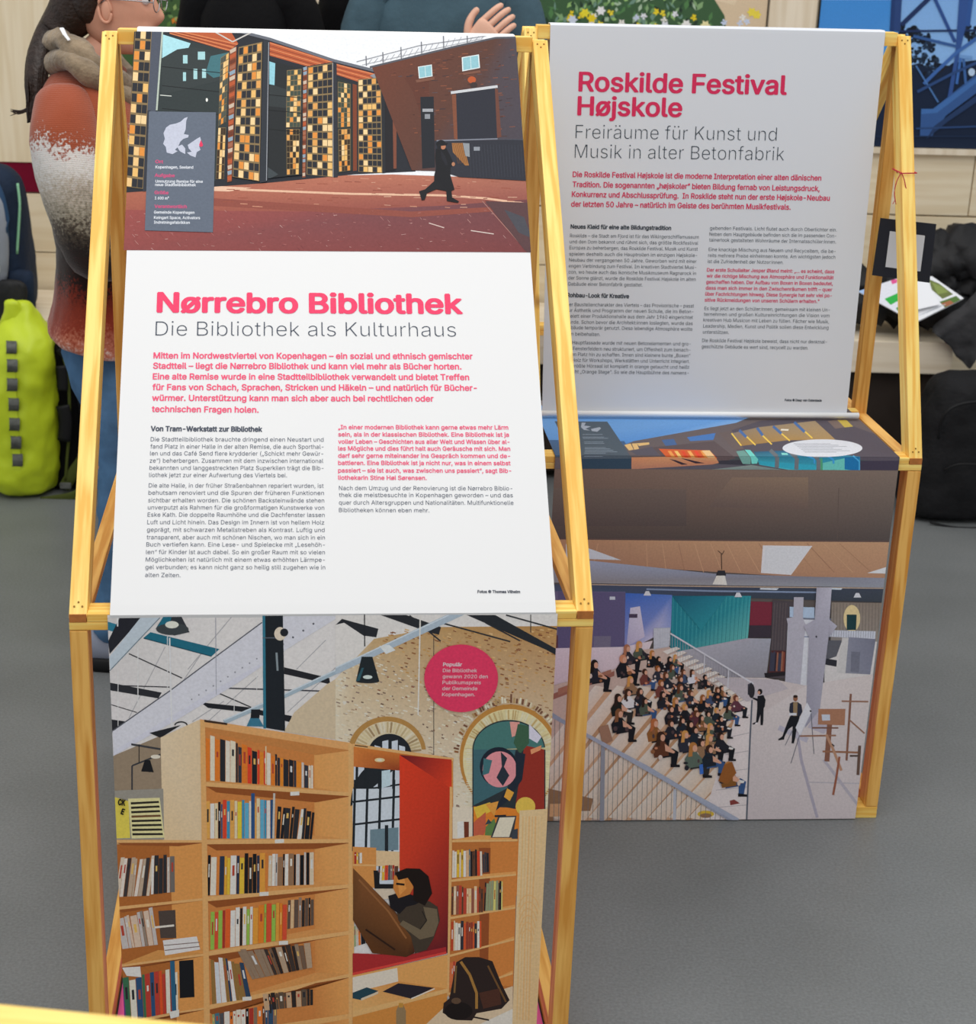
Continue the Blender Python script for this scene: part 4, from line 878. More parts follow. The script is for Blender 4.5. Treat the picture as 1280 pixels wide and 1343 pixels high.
    P.p('#1a171b', [(300, 452), (350, 436), (400, 446), (460, 470), (420, 490), (380, 500), (350, 532), (310, 505)]); P.p('#be7838', [(325, 362), (385, 355), (412, 415), (395, 445), (345, 462), (322, 420)])
    P.p('#d89048', [(340, 380), (370, 372), (380, 420), (350, 450)]); P.p('#1b120f', [(330, 350), (380, 330), (440, 332), (478, 365), (494, 440), (462, 495), (410, 470), (412, 410), (386, 372), (345, 382)]); P.l('#1b120f', 9, [(335, 398), (372, 402)])
    P.p('#e6b374', [(572, -30), (584, -28), (574, 880), (560, 900)])
    # right bay
    P.p('#b06a34', [(584, 200), (872, 200), (850, 900), (568, 900)]); P.p('#c47a3c', [(750, 215), (872, 212), (852, 850), (740, 850)]); P.p('#8c4a26', [(700, 240), (752, 240), (740, 830), (705, 830)])
    P.p('#e6d9c4', [(584, 60), (672, 60), (672, 200), (584, 200)]); P.p('#f2eee8', [(605, 125), (632, 122), (634, 195), (606, 196)]); P.p('#6a3424', [(634, 125), (656, 125), (656, 195), (636, 195)])
    for (x0, a, b, x1) in ((582, 205, 203, 872), (578, 380, 354, 865), (574, 545, 500, 862), (570, 712, 640, 856), (566, 880, 790, 850)):
        P.p('#d89a58', [(x0, a), (x0+120, a-22), (x1, b-10), (x1, b)]); P.p('#eab878', [(x0, a), (x1, b), (x1, b+8), (x0, a+10)])
    books(P, (582, 372), (716, 362), (584, 245), (714, 245), 13, 33); books(P, (718, 350), (746, 346), (716, 258), (744, 258), 3, 34, ['#23262c', '#3a3a40'])
    books(P, (578, 536), (720, 524), (580, 402), (720, 410), 13, 35, ['#8a5040', '#a86040', '#5a3a2c', '#c8a070', '#b04030', '#d8b890', '#3a6a9a']); books(P, (722, 520), (805, 512), (728, 380), (806, 382), 9, 36, ['#2a2c2e', '#c8c070', '#30383c', '#8a9070', '#1c1e22'])
    books(P, (576, 695), (712, 680), (578, 560), (712, 562), 13, 37, ['#2c3038', '#c8502c', '#d8c8a8', '#b04428', '#e0dcd0', '#8a3a2c', '#a07040']); books(P, (570, 860), (600, 850), (572, 735), (600, 735), 4, 38, ['#b04030', '#8a3028', '#c86a40'])
    P.p('#3a3c40', [(752, 195), (786, 100), (866, 98), (850, 195)]); P.p('#efe4cc', [(760, 192), (792, 106), (860, 104), (834, 192)]); P.l('#22242a', 9, [(770, 100), (820, 98)]); P.p('#3a4048', [(850, 160), (872, 155), (872, 200), (845, 200)]); P.p('#34424a', [(742, 112), (758, 130), (728, 138)])
    P.p('#cdb698', [(380, 1100), (540, 950), (850, 850), (850, 1300), (380, 1300)]); P.p('#e0d8cc', [(700, 1020), (850, 950), (850, 1100)])
    P.p('#8c7454', [(335, 1100), (335, 960), (345, 935), (368, 935), (378, 960), (378, 1100)]); P.r('#b8863c', 346, 925, 366, 945)
    P.p('#2b201e', [(570, 905), (600, 745), (640, 722), (700, 722), (760, 740), (800, 840), (836, 912), (800, 950), (690, 970), (670, 1002), (600, 1000), (540, 968), (545, 925)])
    P.l('#9a7038', 12, [(620, 742), (660, 800), (690, 880), (690, 950)]); P.l('#6a4a2a', 8, [(740, 760), (790, 860), (820, 920)]); P.l('#7a5a34', 8, [(600, 760), (592, 880)]); P.p('#4a2c22', [(700, 880), (790, 860), (800, 930), (720, 950)]); P.e('#1c1514', 610, 960, 62, 40, 18); P.e('#5a4434', 600, 915, 22, 14, 10); P.l('#2b201e', 7, [(670, 985), (745, 1000)])
    P.p(['#f0d2a0', '#ecca98', '#e6c08c', '#eccb9c'], [(880, 75), (1006, 67), (940, 1300), (838, 1300)])
    for k in range(7): P.l(R.choice(['#e0b880', '#e2c08c', '#dcb078']), R.uniform(3, 7), [(895+k*14, 100), (890+k*14, 300), (880+k*13, 560), (868+k*13, 1000)])
    for k in range(6): P.arc('#deb27a', 920-k*1.5, 520+k*30, 44-k*4, 70, 5, pi*1.08, pi*1.92, 10)
lower_photo(P); P.build('photo_print', l1, inv1)
t = Text(PB[0], PB[1], .0030)
P = Print(*PB, [(500, 820), (700, 820), (700, 960), (500, 960)], G_B, base=.0028)
P.e('#ee4068', 604.8, 889.7, 48.4, 44.4, 64); P.build('pink_disc', l1, inv1)
for s, x1, y in [('Populär', 590, 333), ('Die Bibliothek', 660, 361), ('gewann 2020 den', 710, 389), ('Publikumspreis', 678, 417), ('der Gemeinde', 661, 445), ('Kopenhagen.', 650, 473)]:
    t.line(s, (440+(501-(y-333)*.03)/3.5556, 780+y/3.5556), (440+x1/3.5556, 780+(y+.5)/3.5556), 4.6, '#f6dfe4', .03 if s == 'Populär' else .008, 1)
t.build('disc_text', l1, inv1); t = Text(PB[0], PB[1], .0030)
for s, x, y, x1 in [('CK', 250, 52, 283), ('E', 262, 92, 276)]: t.line(s, (80+x/3.3684, 1040+y/3.3684), (80+x1/3.3684, 1040+(y+4)/3.3684), 7.5, '#23211c', .05, 1)
t.build('cover_text', l1, inv1)

# ---- banner 2: hangs from the top bar, lies over the desk, drops to the floor
b2 = empty('tmp', S2F, A2)
def pj2(p):
    d = (M2 @ Vector(p))-CAM; k = F_PX/d.dot(FW); X = d.dot(R0)*k; Y = -d.dot(U0)*k
    return (640+PPX+X*cos(ROLL)-Y*sin(ROLL), 671.5+PPY+X*sin(ROLL)+Y*cos(ROLL))
DB = SHORT
RZ = H1+.013                                                    # the weighted hem swings forward over the desk
YBt = min([k*.002 for k in range(100, 184)], key=lambda y: abs(pj2((.1, y, RZ))[1]-544))
TP, BT = Vector((0, DB-.0045, H2-.006)), Vector((0, YBt+.006, RZ-.001)); NU = Vector((0, (BT-TP).z, -(BT-TP).y)).normalized()
hang = [TP.lerp(BT, t_) for t_ in (0, .25, .5, .75, 1)]
bx0 = (M2.inverted() @ on_plane(721, 45, *wpl(M2, (0, DB, 0), (0, -1, 0)))).x; bx1 = (M2.inverted() @ on_plane(1159.5, 50, *wpl(M2, (0, DB, 0), (0, -1, 0)))).x
up2 = [(DB+.036, H2-.2), (DB+.036, H2-.01), (DB+.032, H2+.002), (DB+.026, H2+.004), (DB+.002, H2+.004), (DB-.0035, H2+.0005)]+[(v.y, v.z) for v in hang]
PU = wpl(M2, TP, NU)
cx0 = (M2.inverted() @ on_plane(711, 540, *PU)).x; cx1 = (M2.inverted() @ on_plane(1110.5, 540, *PU)).x; nr_ = len(up2)-5
CX0 = [bx0]*nr_+[bx0+(cx0-bx0)*t_ for t_ in (0, .25, .5, .75, 1)]; CX1 = [bx1]*nr_+[bx1+(cx1-bx1)*t_ for t_ in (0, .25, .5, .75, 1)]
sheet('hanging_banner', up2, 'grey_cloth', b2, .0012, CX0, CX1, 8)
low2 = [(DB+.03, H1+.0025), (DB-.05, H1+.0025), (.2, H1+.0025), (.06, H1+.0025), (.002, H1+.0025), (-.0030, H1-.001), (-.0035, H1-.010), (-.0035, H1-.027), (-.0035, .6), (-.0035, .3), (-.0035, .02), (-.0035, .0015)]
pxr = (M2.inverted() @ on_plane(1175, 640, *wpl(M2, (0, -.0035, 0), (0, -1, 0)))).x
pxl = (M2.inverted() @ on_plane(727.5, 612, *wpl(M2, (0, -.0035, 0), (0, -1, 0)))).x
sheet('draped_banner', low2, 'dark_cloth', b2, .0012, pxl, pxr, 8)
rod = tube_bm([(cx0-.005, YBt, RZ), (0, YBt, RZ), ((M2.inverted() @ on_plane(1126, 545, *wpl(M2, (0, YBt, 0), (0, -1, 0)))).x, YBt, RZ)], .0062, 14)
link('weight_rod', bm_mesh(rod, 'weight_rod'), 'white_metal', b2, smooth=True)
u2, l2 = [c for c in COL.objects if c.name == 'hanging_banner'][0], [c for c in COL.objects if c.name == 'draped_banner'][0]
inv2 = M2.inverted()
PH = wpl(M2, (0, 0, H1+.0025), (0, 0, 1)); PL = wpl(M2, (0, -.0035, 0), (0, -1, 0))
t = Text(PU[0], PU[1], .0006)
RP = '#d8305c'; RD = '#3f4a54'
t.line('Roskilde Festival', (758.4, 119.2), (1031.8, 123.9), 24.5, RP, .023, 4)
t.line('Højskole', (756.9, 150.7), (894.4, 153), 24, RP, .023, 4)
t.line('Freiräume für Kunst und', (754.8, 181.5), (1018.2, 184.8), 18, RD, -.014, 4)
t.line('Musik in alter Betonfabrik', (753.7, 207.1), (1028, 210.6), 18, RD, -.014, 4)
for s, a, b in [('Die Roskilde Festival Højskole ist die moderne Interpretation einer alten dänischen', (751, 232), (1077, 236.8)), ('Tradition. Die sogenannten „højskoler“ bieten Bildung fernab von Leistungsdruck,', (750.7, 245.1), (1074.9, 250.7)), ('Konkurrenz und Abschlussprüfung.  In Roskilde steht nun der erste Højskole-Neubau', (749.8, 258.1), (1088.2, 263.2)), ('der letzten 50 Jahre – natürlich im Geiste des berühmten Musikfestivals.', (748.9, 270.9), (1036.9, 275))]:
    t.line(s, a, b, 7, RP, .02, 2)
def cl(rows, col, off, cap=4.6):
    for s, x0, y0, x1, y1 in rows: t.line(s, (720+x0/3.0476, 280+y0/3.0476), (720+x1/3.0476, 280+y1/3.0476), cap, col, off, 1)
TX = '#4a545e'
cl([('Neues Kleid für eine alte Bildungstradition', 86, 60, 488, 66), ('Rohbau-Look für Kreative', 71, 334, 320, 339)], '#333d48', .03, 5.4)
cl([('Roskilde – die Stadt am Fjord ist für das Wikingerschiffemuseum', 84, 95, 598, 101), ('und den Dom bekannt und rühmt sich, das größte Rockfestival', 83, 119, 596, 125), ('Europas zu beherbergen, das Roskilde Festival. Musik und Kunst', 82, 143, 594, 149), ('spielen deshalb auch die Hauptrollen im einzigen Højskole-', 81, 168, 592, 174), ('Neubau der vergangenen 50 Jahre. Geworben wird mit einer', 80, 192, 590, 198), ('engen Verbindung zum Festival. Im kreativen Stadtviertel Musi-', 79, 216, 588, 222), ('con, wo heute auch das ikonische Musikmuseum Ragnarock in', 78, 240, 587, 246), ('der Sonne glänzt, wurde die Roskilde Festival Højskole im alten', 77, 264, 586, 270), ('Gebäude einer Betonfabrik gestaltet.', 76, 288, 374, 292),
    ('Der Baustellencharakter des Viertels – das Provisorische – passt', 69, 370, 579, 376), ('zur Ästhetik und Programm der neuen Schule, die im Beton-', 68, 393, 577, 399), ('skelett einer Produktionshalle aus dem Jahr 1960 eingerichtet', 67, 416, 575, 422), ('wurde. Schon bevor die Architekt:innen loslegten, wurde das', 66, 440, 574, 446), ('Gebäude temporär genutzt. Diese lebendige Atmosphäre wollte', 65, 462, 573, 469), ('man beibehalten.', 64, 487, 205, 490),
    ('Die Hauptfassade wurde mit neuen Betonelementen und gro-', 61, 522, 566, 528), ('ßen Fensterfeldern neu strukturiert, um Offenheit zum benach-', 60, 546, 565, 552), ('barten Platz hin zu schaffen. Innen sind kleinere bunte „Boxen“', 59, 569, 564, 575), ('aus Holz für Workshops, Werkstätten und Unterricht integriert.', 58, 592, 562, 598), ('Der größte Hörsaal ist komplett in orange getaucht und heißt', 57, 615, 560, 621), ('schlicht „Orange Stage“. So wie die Hauptbühne des namens-', 56, 638, 558, 644)], TX, -.002)
cl([('gebenden Festivals. Licht flutet auch durch Oberlichter ein.', 643, 65, 1150, 72), ('Neben dem Hauptgebäude befinden sich die im passenden Con-', 641, 89, 1148, 96), ('tainerlook gestalteten Wohnräume der Internatsschüler:innen.', 640, 112, 1147, 120), ('Eine knackige Mischung aus Neuem und Recyceltem, die be-', 638, 150, 1145, 158), ('reits mehrere Preise einheimsen konnte. Am wichtigsten jedoch', 636, 174, 1144, 181), ('ist die Zufriedenheit der Nutzer:innen.', 634, 198, 937, 202),
    ('Es liegt jetzt an den Schüler:innen, gemeinsam mit kleinen Un-', 621, 386, 1122, 392), ('ternehmen und großen Kultureinrichtungen die Vision vom', 619, 409, 1121, 415), ('kreativen Hub Musicon mit Leben zu füllen. Fächer wie Musik,', 617, 432, 1119, 439), ('Leadership, Medien, Kunst und Politik sollen diese Entwicklung', 616, 456, 1117, 463), ('unterstützen.', 615, 480, 719, 482), ('Die Roskilde Festival Højskole beweist, dass nicht nur denkmal-', 612, 514, 1110, 520), ('geschützte Gebäude es wert sind, recycelt zu werden.', 610, 538, 1036, 544)], TX, -.002)
cl([('Der erste Schulleiter Jesper Øland meint: „... es scheint, dass', 631, 232, 1140, 239), ('wir die richtige Mischung aus Atmosphäre und Funktionalität', 630, 256, 1137, 263), ('geschaffen haben. Der Aufbau von Boxen in Boxen bedeutet,', 628, 280, 1134, 287), ('dass man sich immer in den Zwischenräumen trifft – quer', 626, 304, 1132, 311), ('über Fachrichtungen hinweg. Diese Synergie hat sehr viel po-', 624, 328, 1130, 335), ('sitive Rückmeldungen von unseren Schülern erhalten.“', 622, 352, 1080, 358)], '#dc3c66', .016)
cl([('Fotos © Daep van Osterstede', 942, 750, 1090, 752)], '#333d48', .03, 3)
t.build('printed_text', u2, inv2)
def desk_photo(P):
    P.crop(705, 540, 4.923)
    P.r('#675f62', -60, -20, 2500, 440)
    P.p(['#7ab0ea', '#7ab0ea', '#86b4e8', '#5a94d8', '#4a7ebc', '#6aa0e0'], [(-40, -40), (1560, -40), (1280, 72), (620, 190), (560, 215), (-40, 200)])
    P.p(['#4a6c98', '#3f5f8a', '#56708c', '#405a7a'], [(-40, 180), (560, 190), (620, 300), (-40, 300)])
    P.p('#6a5f60', [(560, 215), (620, 190), (1280, 72), (1560, 30), (2500, 30), (2500, 430), (560, 430)])
    P.p('#4a5054', [(-40, 290), (2500, 290), (2500, 430), (-40, 430)])
    P.p('#675e62', [(60, 295), (300, 295), (300, 430), (60, 430)])
    for q in ([(560, 215), (600, 205), (620, 245), (590, 250)], [(608, 206), (640, 204), (655, 240), (625, 246)], [(640, 204), (720, 198), (722, 212), (655, 222)]): P.p('#e8c080', q)
    P.p('#5a5560', [(600, 255), (740, 225), (790, 285), (640, 280)]); P.p('#4a6a9c', [(800, 182), (880, 176), (905, 222), (830, 226)]); P.p('#4a7cc0', [(965, 165), (1150, 138), (1135, 182), (985, 190)])
    P.p('#5e5052', [(740, 230), (1140, 190), (1280, 300), (1170, 330), (800, 290)])
    P.p(['#e09a70', '#eaa878', '#f0b880', '#c08060', '#96706a', '#a87868'], [(606, 294), (850, 290), (1150, 292), (1170, 330), (1000, 375), (606, 392)])
    P.p('#d8602c', [(782, 240), (1110, 250), (1160, 300), (830, 292)])
    for k in range(7):
        x = 840+k*42; P.p(['#f0a050', '#f8c870', '#e04a28', '#f6b060', '#e84a30'][k % 5], [(x, 254), (x+22, 254), (x+52, 296), (x+28, 296)])
    P.p('#f0c890', [(1060, 252), (1110, 250), (1150, 298), (1100, 298)]); P.p('#3a2f3a', [(850, 305), (890, 312), (970, 340), (930, 342)]); P.p('#3a2f3a', [(925, 300), (960, 305), (1080, 332), (1020, 334)])
    P.p('#5a5660', [(640, 370), (1170, 338), (2400, 350), (2400, 430), (600, 430)]); P.p('#3c3a44', [(1170, 316), (1340, 310), (1340, 345), (1170, 338)])
    P.crop(935, 540, 4.923)
    P.p('#57505a', [(120, 120), (300, 60), (700, 20), (1200, 200), (1200, 330), (150, 250)]); P.p('#6c5e5c', [(40, 140), (120, 120), (200, 240), (140, 250)])
    P.p(['#8a7a70', '#a08a6c', '#a89274', '#b0905e', '#b08a50', '#a07c48'], [(120, 140), (300, 100), (660, 60), (790, 180), (480, 185), (180, 222)])
    for a, b in [((120, 140), (183, 220)), ((195, 140), (275, 216)), ((318, 152), (380, 212)), ((438, 138), (496, 188)), ((590, 125), (642, 172))]: P.l('#f4cf58', 9, [a, b])
    for a, b in [((170, 120), (215, 165)), ((285, 105), (322, 155)), ((388, 95), (442, 142)), ((525, 68), (592, 132))]: P.l('#4a72ac', 17, [a, b])
    P.p('#f0e8d8', [(440, 112), (490, 114), (486, 124), (436, 122)])
    P.p(['#2d5a78', '#2a6488', '#2f86a8', '#3aa8c0', '#58c0c8', '#40a8b8'], [(262, 258), (520, 250), (950, 290), (948, 415), (700, 412), (300, 342)])
    P.p('#35a0b8', [(300, 318), (660, 345), (660, 392), (300, 340)]); P.p('#1f6ea4', [(850, 295), (945, 292), (945, 385), (850, 370)]); P.p('#66bcb4', [(710, 330), (850, 300), (850, 372), (945, 388), (945, 414), (705, 410)])
    P.p('#e0f0e4', [(860, 405), (945, 398), (945, 415), (800, 415)])
    P.p('#70a098', [(150, 256), (200, 250), (245, 298), (242, 338), (192, 336)]); P.p('#74d6cc', [(205, 246), (240, 248), (292, 306), (285, 335), (250, 336), (245, 296)])
    for a, b, c in [((370, 248), (415, 292), (412, 362)), ((500, 262), (542, 300), (538, 372)), ((650, 280), (682, 310), (680, 408))]: P.l('#6c7278', 24, [a, b]); P.l('#6c7278', 26, [b, c])
    P.l('#4f9a74', 14, [(700, 300), (702, 400)]); P.l('#4ab0f0', 10, [(600, 282), (655, 305), (655, 335)]); P.l('#4ab0f0', 12, [(740, 285), (778, 310), (778, 335)]); P.l('#50b4ea', 9, [(905, 285), (945, 320), (945, 385)])
    P.p('#8ad8d0', [(440, 266), (480, 268), (486, 280), (446, 280)])
    P.p(['#7a8886', '#869490', '#5a6a70', '#5a6468'], [(-80, 380), (250, 344), (695, 412), (-80, 420)]); P.p('#4c545c', [(270, 375), (520, 380), (695, 412), (420, 412)])
    P.p('#c8b050', [(803, 54), (862, 54), (905, 96), (850, 102)]); P.p('#7c6a64', [(740, 60), (803, 54), (850, 102), (790, 110)])
    P.p('#403a4a', [(952, 318), (1300, 315), (1300, 430), (952, 430)])
    P.crop(705, 540, 4.923); P.p('#515e6a', [(110, 62), (450, 64), (607, 297), (604, 396), (175, 396), (172, 300), (165, 170)]); P.p('#34485a', [(165, 305), (607, 302), (604, 396), (165, 396)])
    P.p('#a9b2c0', [(285, 70), (312, 72), (300, 90), (345, 95), (310, 110), (340, 122), (300, 118), (280, 100)]); P.p('#a9b2c0', [(345, 112), (400, 100), (410, 108), (385, 130), (350, 125)])
    for a, b, y in [(290, 420, 147), (290, 430, 164), (292, 455, 172), (300, 425, 196), (302, 430, 205), (305, 440, 232), (305, 470, 240), (305, 490, 249), (305, 515, 259), (300, 440, 268), (300, 420, 288)]: P.l('#8d9cab', 3, [(a, y), (b, y)])
    P.crop(935, 540, 4.923); P.e('#dde0e8', 707, 236, 258, 57, 48)
    for k in range(7): P.l('#8a8f9c', 2.5, [(520+k*12, 208+k*9), (760+(k*53) % 140, 208+k*9)])
P = Print(*PH, [pj2((pxl, DB+.028, H1+.0025)), pj2((pxr, DB+.028, H1+.0025)), pj2((pxr, -.003, H1+.0025)), pj2((pxl, -.003, H1+.0025))], G_C); desk_photo(P); P.build('photo_print', l2, inv2)
yS = H1-.025
P = Print(*PL, [pj2((pxl, -.0035, H1+.0028)), pj2((pxr, -.0035, H1+.0028)), pj2((pxr, -.0035, yS)), pj2((pxl, -.0035, yS))], G_D); desk_photo(P); P.build('photo_print', l2, inv2)
def school_photo(P):
    R = random.Random(8); P.o = (0, 0, 1)
    P.p(['#756258', '#806a5e', '#776960', '#4c4544', '#4a4240', '#4c4442'], [(680, 615), (950, 615), (1200, 615), (1200, 715), (950, 712), (680, 715)])
    P.p(['#806c5e', '#84705f', '#665650', '#625450'], [(960, 626), (1060, 626), (1060, 668), (930, 665)]); P.p(['#6e6058', '#6a5c56', '#524846', '#564a48'], [(720, 640), (900, 642), (900, 690), (720, 690)])
    P.l('#5a4e4a', 1, [(1100, 640), (1098, 708)]); P.l('#4a4240', 1.5, [(740, 706), (1170, 711)])
    P.crop(700, 700, 2.3704)
    P.p(['#a87e62', '#b08a6c', '#b28c6e', '#a88066', '#a07a64', '#9c7660'], [(-60, 12), (500, 20), (1150, 24), (1150, 140), (880, 138), (-60, 80)])
    P.l('#5a4a46', 5, [(-60, 14), (560, 20), (1150, 24)])
    for k in range(16): P.l(R.choice(['#b89274', '#a07a60', '#96705a']), 2, [(200+k*50, 30), (180+k*58, 120)])
    P.p('#e6ecf6', [(100, 32), (170, 45), (272, 82), (100, 76)]); P.p('#d6d4d8', [(712, 36), (866, 38), (800, 128), (706, 122)]); P.p('#f2f4fa', [(720, 40), (858, 42), (796, 124), (711, 118)]); P.p('#eef0f4', [(1036, 122), (1100, 102), (1100, 124)])
    P.p(['#8c90a4', '#98a0b6', '#84889a', '#7a7a86', '#8a8c9a', '#8a8f9c', '#8a8276', '#8c8a90'], [(-60, 78), (180, 84), (560, 124), (880, 134), (1150, 138), (1150, 168), (560, 160), (-60, 150)])
    P.l('#b09c8c', 3, [(180, 158), (560, 164), (1150, 170)]); P.p(['#4c5468', '#3a4254', '#3e4450', '#3a4048', '#3a4350', '#4a5878'], [(-60, 155), (560, 166), (1150, 172), (1150, 215), (560, 196), (-60, 186)])
    P.l('#7a8aa6', 5, [(350, 172), (560, 178), (880, 182)]); P.p('#e8f0fa', [(705, 168), (762, 169), (755, 175), (702, 173)]); P.p('#dce8f4', [(926, 168), (960, 169), (955, 174), (924, 173)])
    P.p('#66607e', [(-60, 178), (285, 180), (280, 358), (-60, 358)]); P.p('#5b5578', [(75, 180), (285, 182), (282, 356), (75, 356)])
    P.p(['#3a62b4', '#5272b8', '#8a96c4', '#b8b4cc', '#a29cba', '#7f86b8'], [(285, 184), (430, 190), (426, 300), (372, 322), (300, 360), (282, 356)])
    P.p(['#bcb8cc', '#c8c2d2', '#bab2c8', '#a6a0bc'], [(300, 230), (330, 225), (345, 320), (288, 352)]); P.r('#463c52', 296, 249, 322, 261); P.p('#6e6a80', [(186, 318), (240, 318), (238, 358), (186, 358)]); P.r('#dfe6f4', 236, 195, 253, 205)
    P.p('#58343e', [(-60, 315), (75, 315), (75, 355), (-60, 355)])
    P.p(['#1f7688', '#2f8c98', '#4aa8a4', '#6fb8b0', '#3a989c', '#257c8a'], [(430, 193), (675, 193), (668, 300), (660, 368), (520, 368), (424, 366)])
    for k in range(38): P.l('#236e7c' if k % 2 else '#4a9ca2', 1.1, [(434+k*6.3, 196), (430+k*6.05, 364)])
    P.p(['#1c5a72', '#26788a', '#2a8490'], [(430, 193), (600, 193), (520, 300)])
    P.p('#722b3a', [(675, 210), (742, 212), (738, 288), (670, 288)]); P.p('#38303a', [(670, 284), (738, 284), (736, 322), (667, 322)]); P.p('#4a4348', [(742, 205), (820, 212), (785, 450), (733, 446)])
    for k in range(5): P.l('#5c5254', 2, [(748+k*9, 214), (740+k*9, 360)])
    P.p(['#a09ca8', '#989aa6', '#8a8890', '#8c8a94', '#a4a2ac'], [(662, 324), (737, 325), (722, 446), (600, 446), (430, 368)])
    P.p('#4a2a2c', [(738, 362), (783, 362), (782, 430), (718, 446), (728, 430)]); 
    for k in range(9): P.l(R.choice(['#7a4034', '#2c2630', '#8a5a48', '#3a3a4a']), 5, [(738+k*5, 364+R.uniform(0, 8)), (734+k*5, 426)])
    P.p('#242024', [(716, 432), (782, 428), (780, 440), (718, 446)])
    P.p('#b6cbe4', [(795, 226), (872, 228), (872, 262), (795, 258)]); P.l('#5a6474', 3, [(832, 226), (832, 262)]); P.p('#c8d8ea', [(790, 318), (862, 322), (860, 348), (790, 346)]); P.p('#c6c8d0', [(790, 262), (880, 262), (870, 640), (780, 470)]); P.l('#6c7080', 5, [(795, 262), (1060, 268)]); P.l('#8088a0', 4, [(790, 316), (870, 320)])
    P.p('#a8a6b2', [(808, 196), (838, 196), (836, 260), (846, 285), (840, 320), (828, 470), (780, 465), (790, 285), (785, 262), (806, 258)]); 
    P.p(['#857a70', '#7c7168', '#8a8078', '#7f7a78'], [(925, 212), (1100, 214), (1100, 335), (922, 330)])
    for k in range(15): P.l('#6e645c', 2, [(932+k*10, 215), (930+k*10, 305)])
    P.e('#d8c494', 988, 262, 26, 42, 20); P.p('#1e3a3e', [(972, 250), (1003, 250), (1001, 298), (972, 298)]); P.p('#c4c0c0', [(905, 330), (1100, 335), (1100, 600), (900, 600)])
    P.p('#b9bcc8', [(905, 298), (1062, 302), (1060, 330), (980, 322), (905, 318)])
    for k in range(20): P.l('#7e828e', 1.2, [(910+k*7.6, 300), (909+k*7.6, 322)])
    P.p('#575860', [(905, 330), (958, 330), (940, 380), (905, 392)]); P.p('#2c2d34', [(905, 386), (942, 392), (940, 412), (902, 405)]); P.p('#bab8b8', [(958, 322), (982, 322), (970, 434), (940, 430)]); P.p(['#7e8090', '#6e7080', '#767888', '#80828e'], [(978, 320), (1062, 326), (1045, 436), (968, 432)]); P.p('#6a6c7a', [(986, 365), (1014, 366), (1010, 430), (984, 428)])
    # floor and steps
    P.p(['#c8c0c0', '#c4bcbc', '#c0b6b4', '#b8aeb0', '#bab0b2', '#c2b8ba'], [(600, 450), (845, 470), (1150, 420), (1150, 900), (600, 900), (420, 470)])
    P.p('#bdb3b3', [(600, 445), (720, 446), (800, 470), (700, 560), (640, 520)])
    P.p(['#c6b8c4', '#cbbdca', '#d4c8ce', '#cdbfc6'], [(-60, 358), (245, 358), (370, 332), (350, 380), ][:4]); P.p(['#cdbfcb', '#d6cad2', '#c8b8c0', '#c0aeb8'], [(-60, 358), (350, 350), (250, 430), (-60, 510)])
    P.p('#b9a49a', [(-60, 500), (60, 470), (250, 420), (330, 360), (420, 350), (480, 390), (700, 500), (665, 900), (-60, 900)])
    st = [(-60, 520, 60, 490, 250, 425), ]
    for k in range(11):                                        # broad wooden tiers running from lower left to upper right
        x = -60+k*62; P.p(['#dccfc4', '#e6dcd2', '#d2c0b0', '#cdb8a6'], [(x-80, 860+20), (x+250+k*6, 470), (x+290+k*6, 478), (x-30, 890)])
        P.p('#b08868' if k % 2 else '#c09a7c', [(x-30, 890), (x+290+k*6, 478), (x+300+k*6, 492), (x-14, 892)])
    P.p('#8f5e52', [(-60, 540), (250, 425), (250, 440), (-60, 560)]); P.p('#9a6a58', [(75, 480), (240, 420), (240, 432), (75, 500)])
    P.p(['#dcd2d2', '#e4dcdc', '#d6cccc', '#d0c6c6'], [(640, 520), (682, 490), (660, 900), (520, 900)])
    for k in range(7): P.l('#a8a0a4', 2, [(640-k*15, 520+k*55), (672-k*2, 505+k*56)])
    for k in range(12): x = 430+k*20; y = 350+k*12.5; P.p('#e2dcd6', [(x-30, y+14), (x+12, y), (x+26, y+6), (x-14, y+24)]); P.l('#9a8a80', 2, [(x-14, y+24), (x+26, y+6)])
    P.p(['#c2baba', '#c4bcbc', '#c0b6b4', '#b8aeb0', '#bab0b2'], [(679, 480), (845, 470), (1150, 420), (1150, 900), (660, 900)])
    P.p('#bdb3b3', [(600, 446), (720, 446), (845, 470), (700, 560), (676, 500)])
    P.l('#555b68', 5, [(679, 486), (672, 620), (660, 900)])
    P.p('#8c6a50', [(-60, 790), (45, 790), (185, 822), (175, 860), (60, 860), (60, 900), (-60, 900)]); P.p('#c89a74', [(50, 838), (150, 835), (145, 875), (48, 878)])
    for pts, w, c in [([(810, 560), (830, 700), (880, 880)], 9, '#9c96a4'), ([(850, 770), (1050, 775)], 4, '#a8a2a8'), ([(900, 700), (1020, 860)], 9, '#a49ea8'), ([(850, 640), (760, 600)], 16, '#aaa6b4')]: P.l(c, w, pts)
    P.p('#b0a8ae', [(560, 445), (760, 452), (790, 480), (660, 520)])
    P.p('#aaa4b0', [(880, 545), (960, 560), (900, 620), (850, 600)])
    P.p(['#9c9aa8', '#b0aebc', '#a2a0ae', '#aeacba', '#908e9c', '#9896a4', '#8a8898', '#9a98a6', '#a4a2b0', '#a09eac'], [(878, 165), (925, 165), (918, 265), (942, 285), (915, 320), (888, 545), (842, 602), (855, 320), (838, 285), (872, 265)])
    P.e('#3a3a44', 877, 318, 3, 4, 6)
    # railing above the stairs
    P.p('#a8acb8', [(372, 292), (424, 290), (420, 350), (372, 358)])
    for k in range(12): P.l('#dfe2ea', 1.4, [(374+k*4.4, 293), (374+k*4.4, 354-k*.6)])
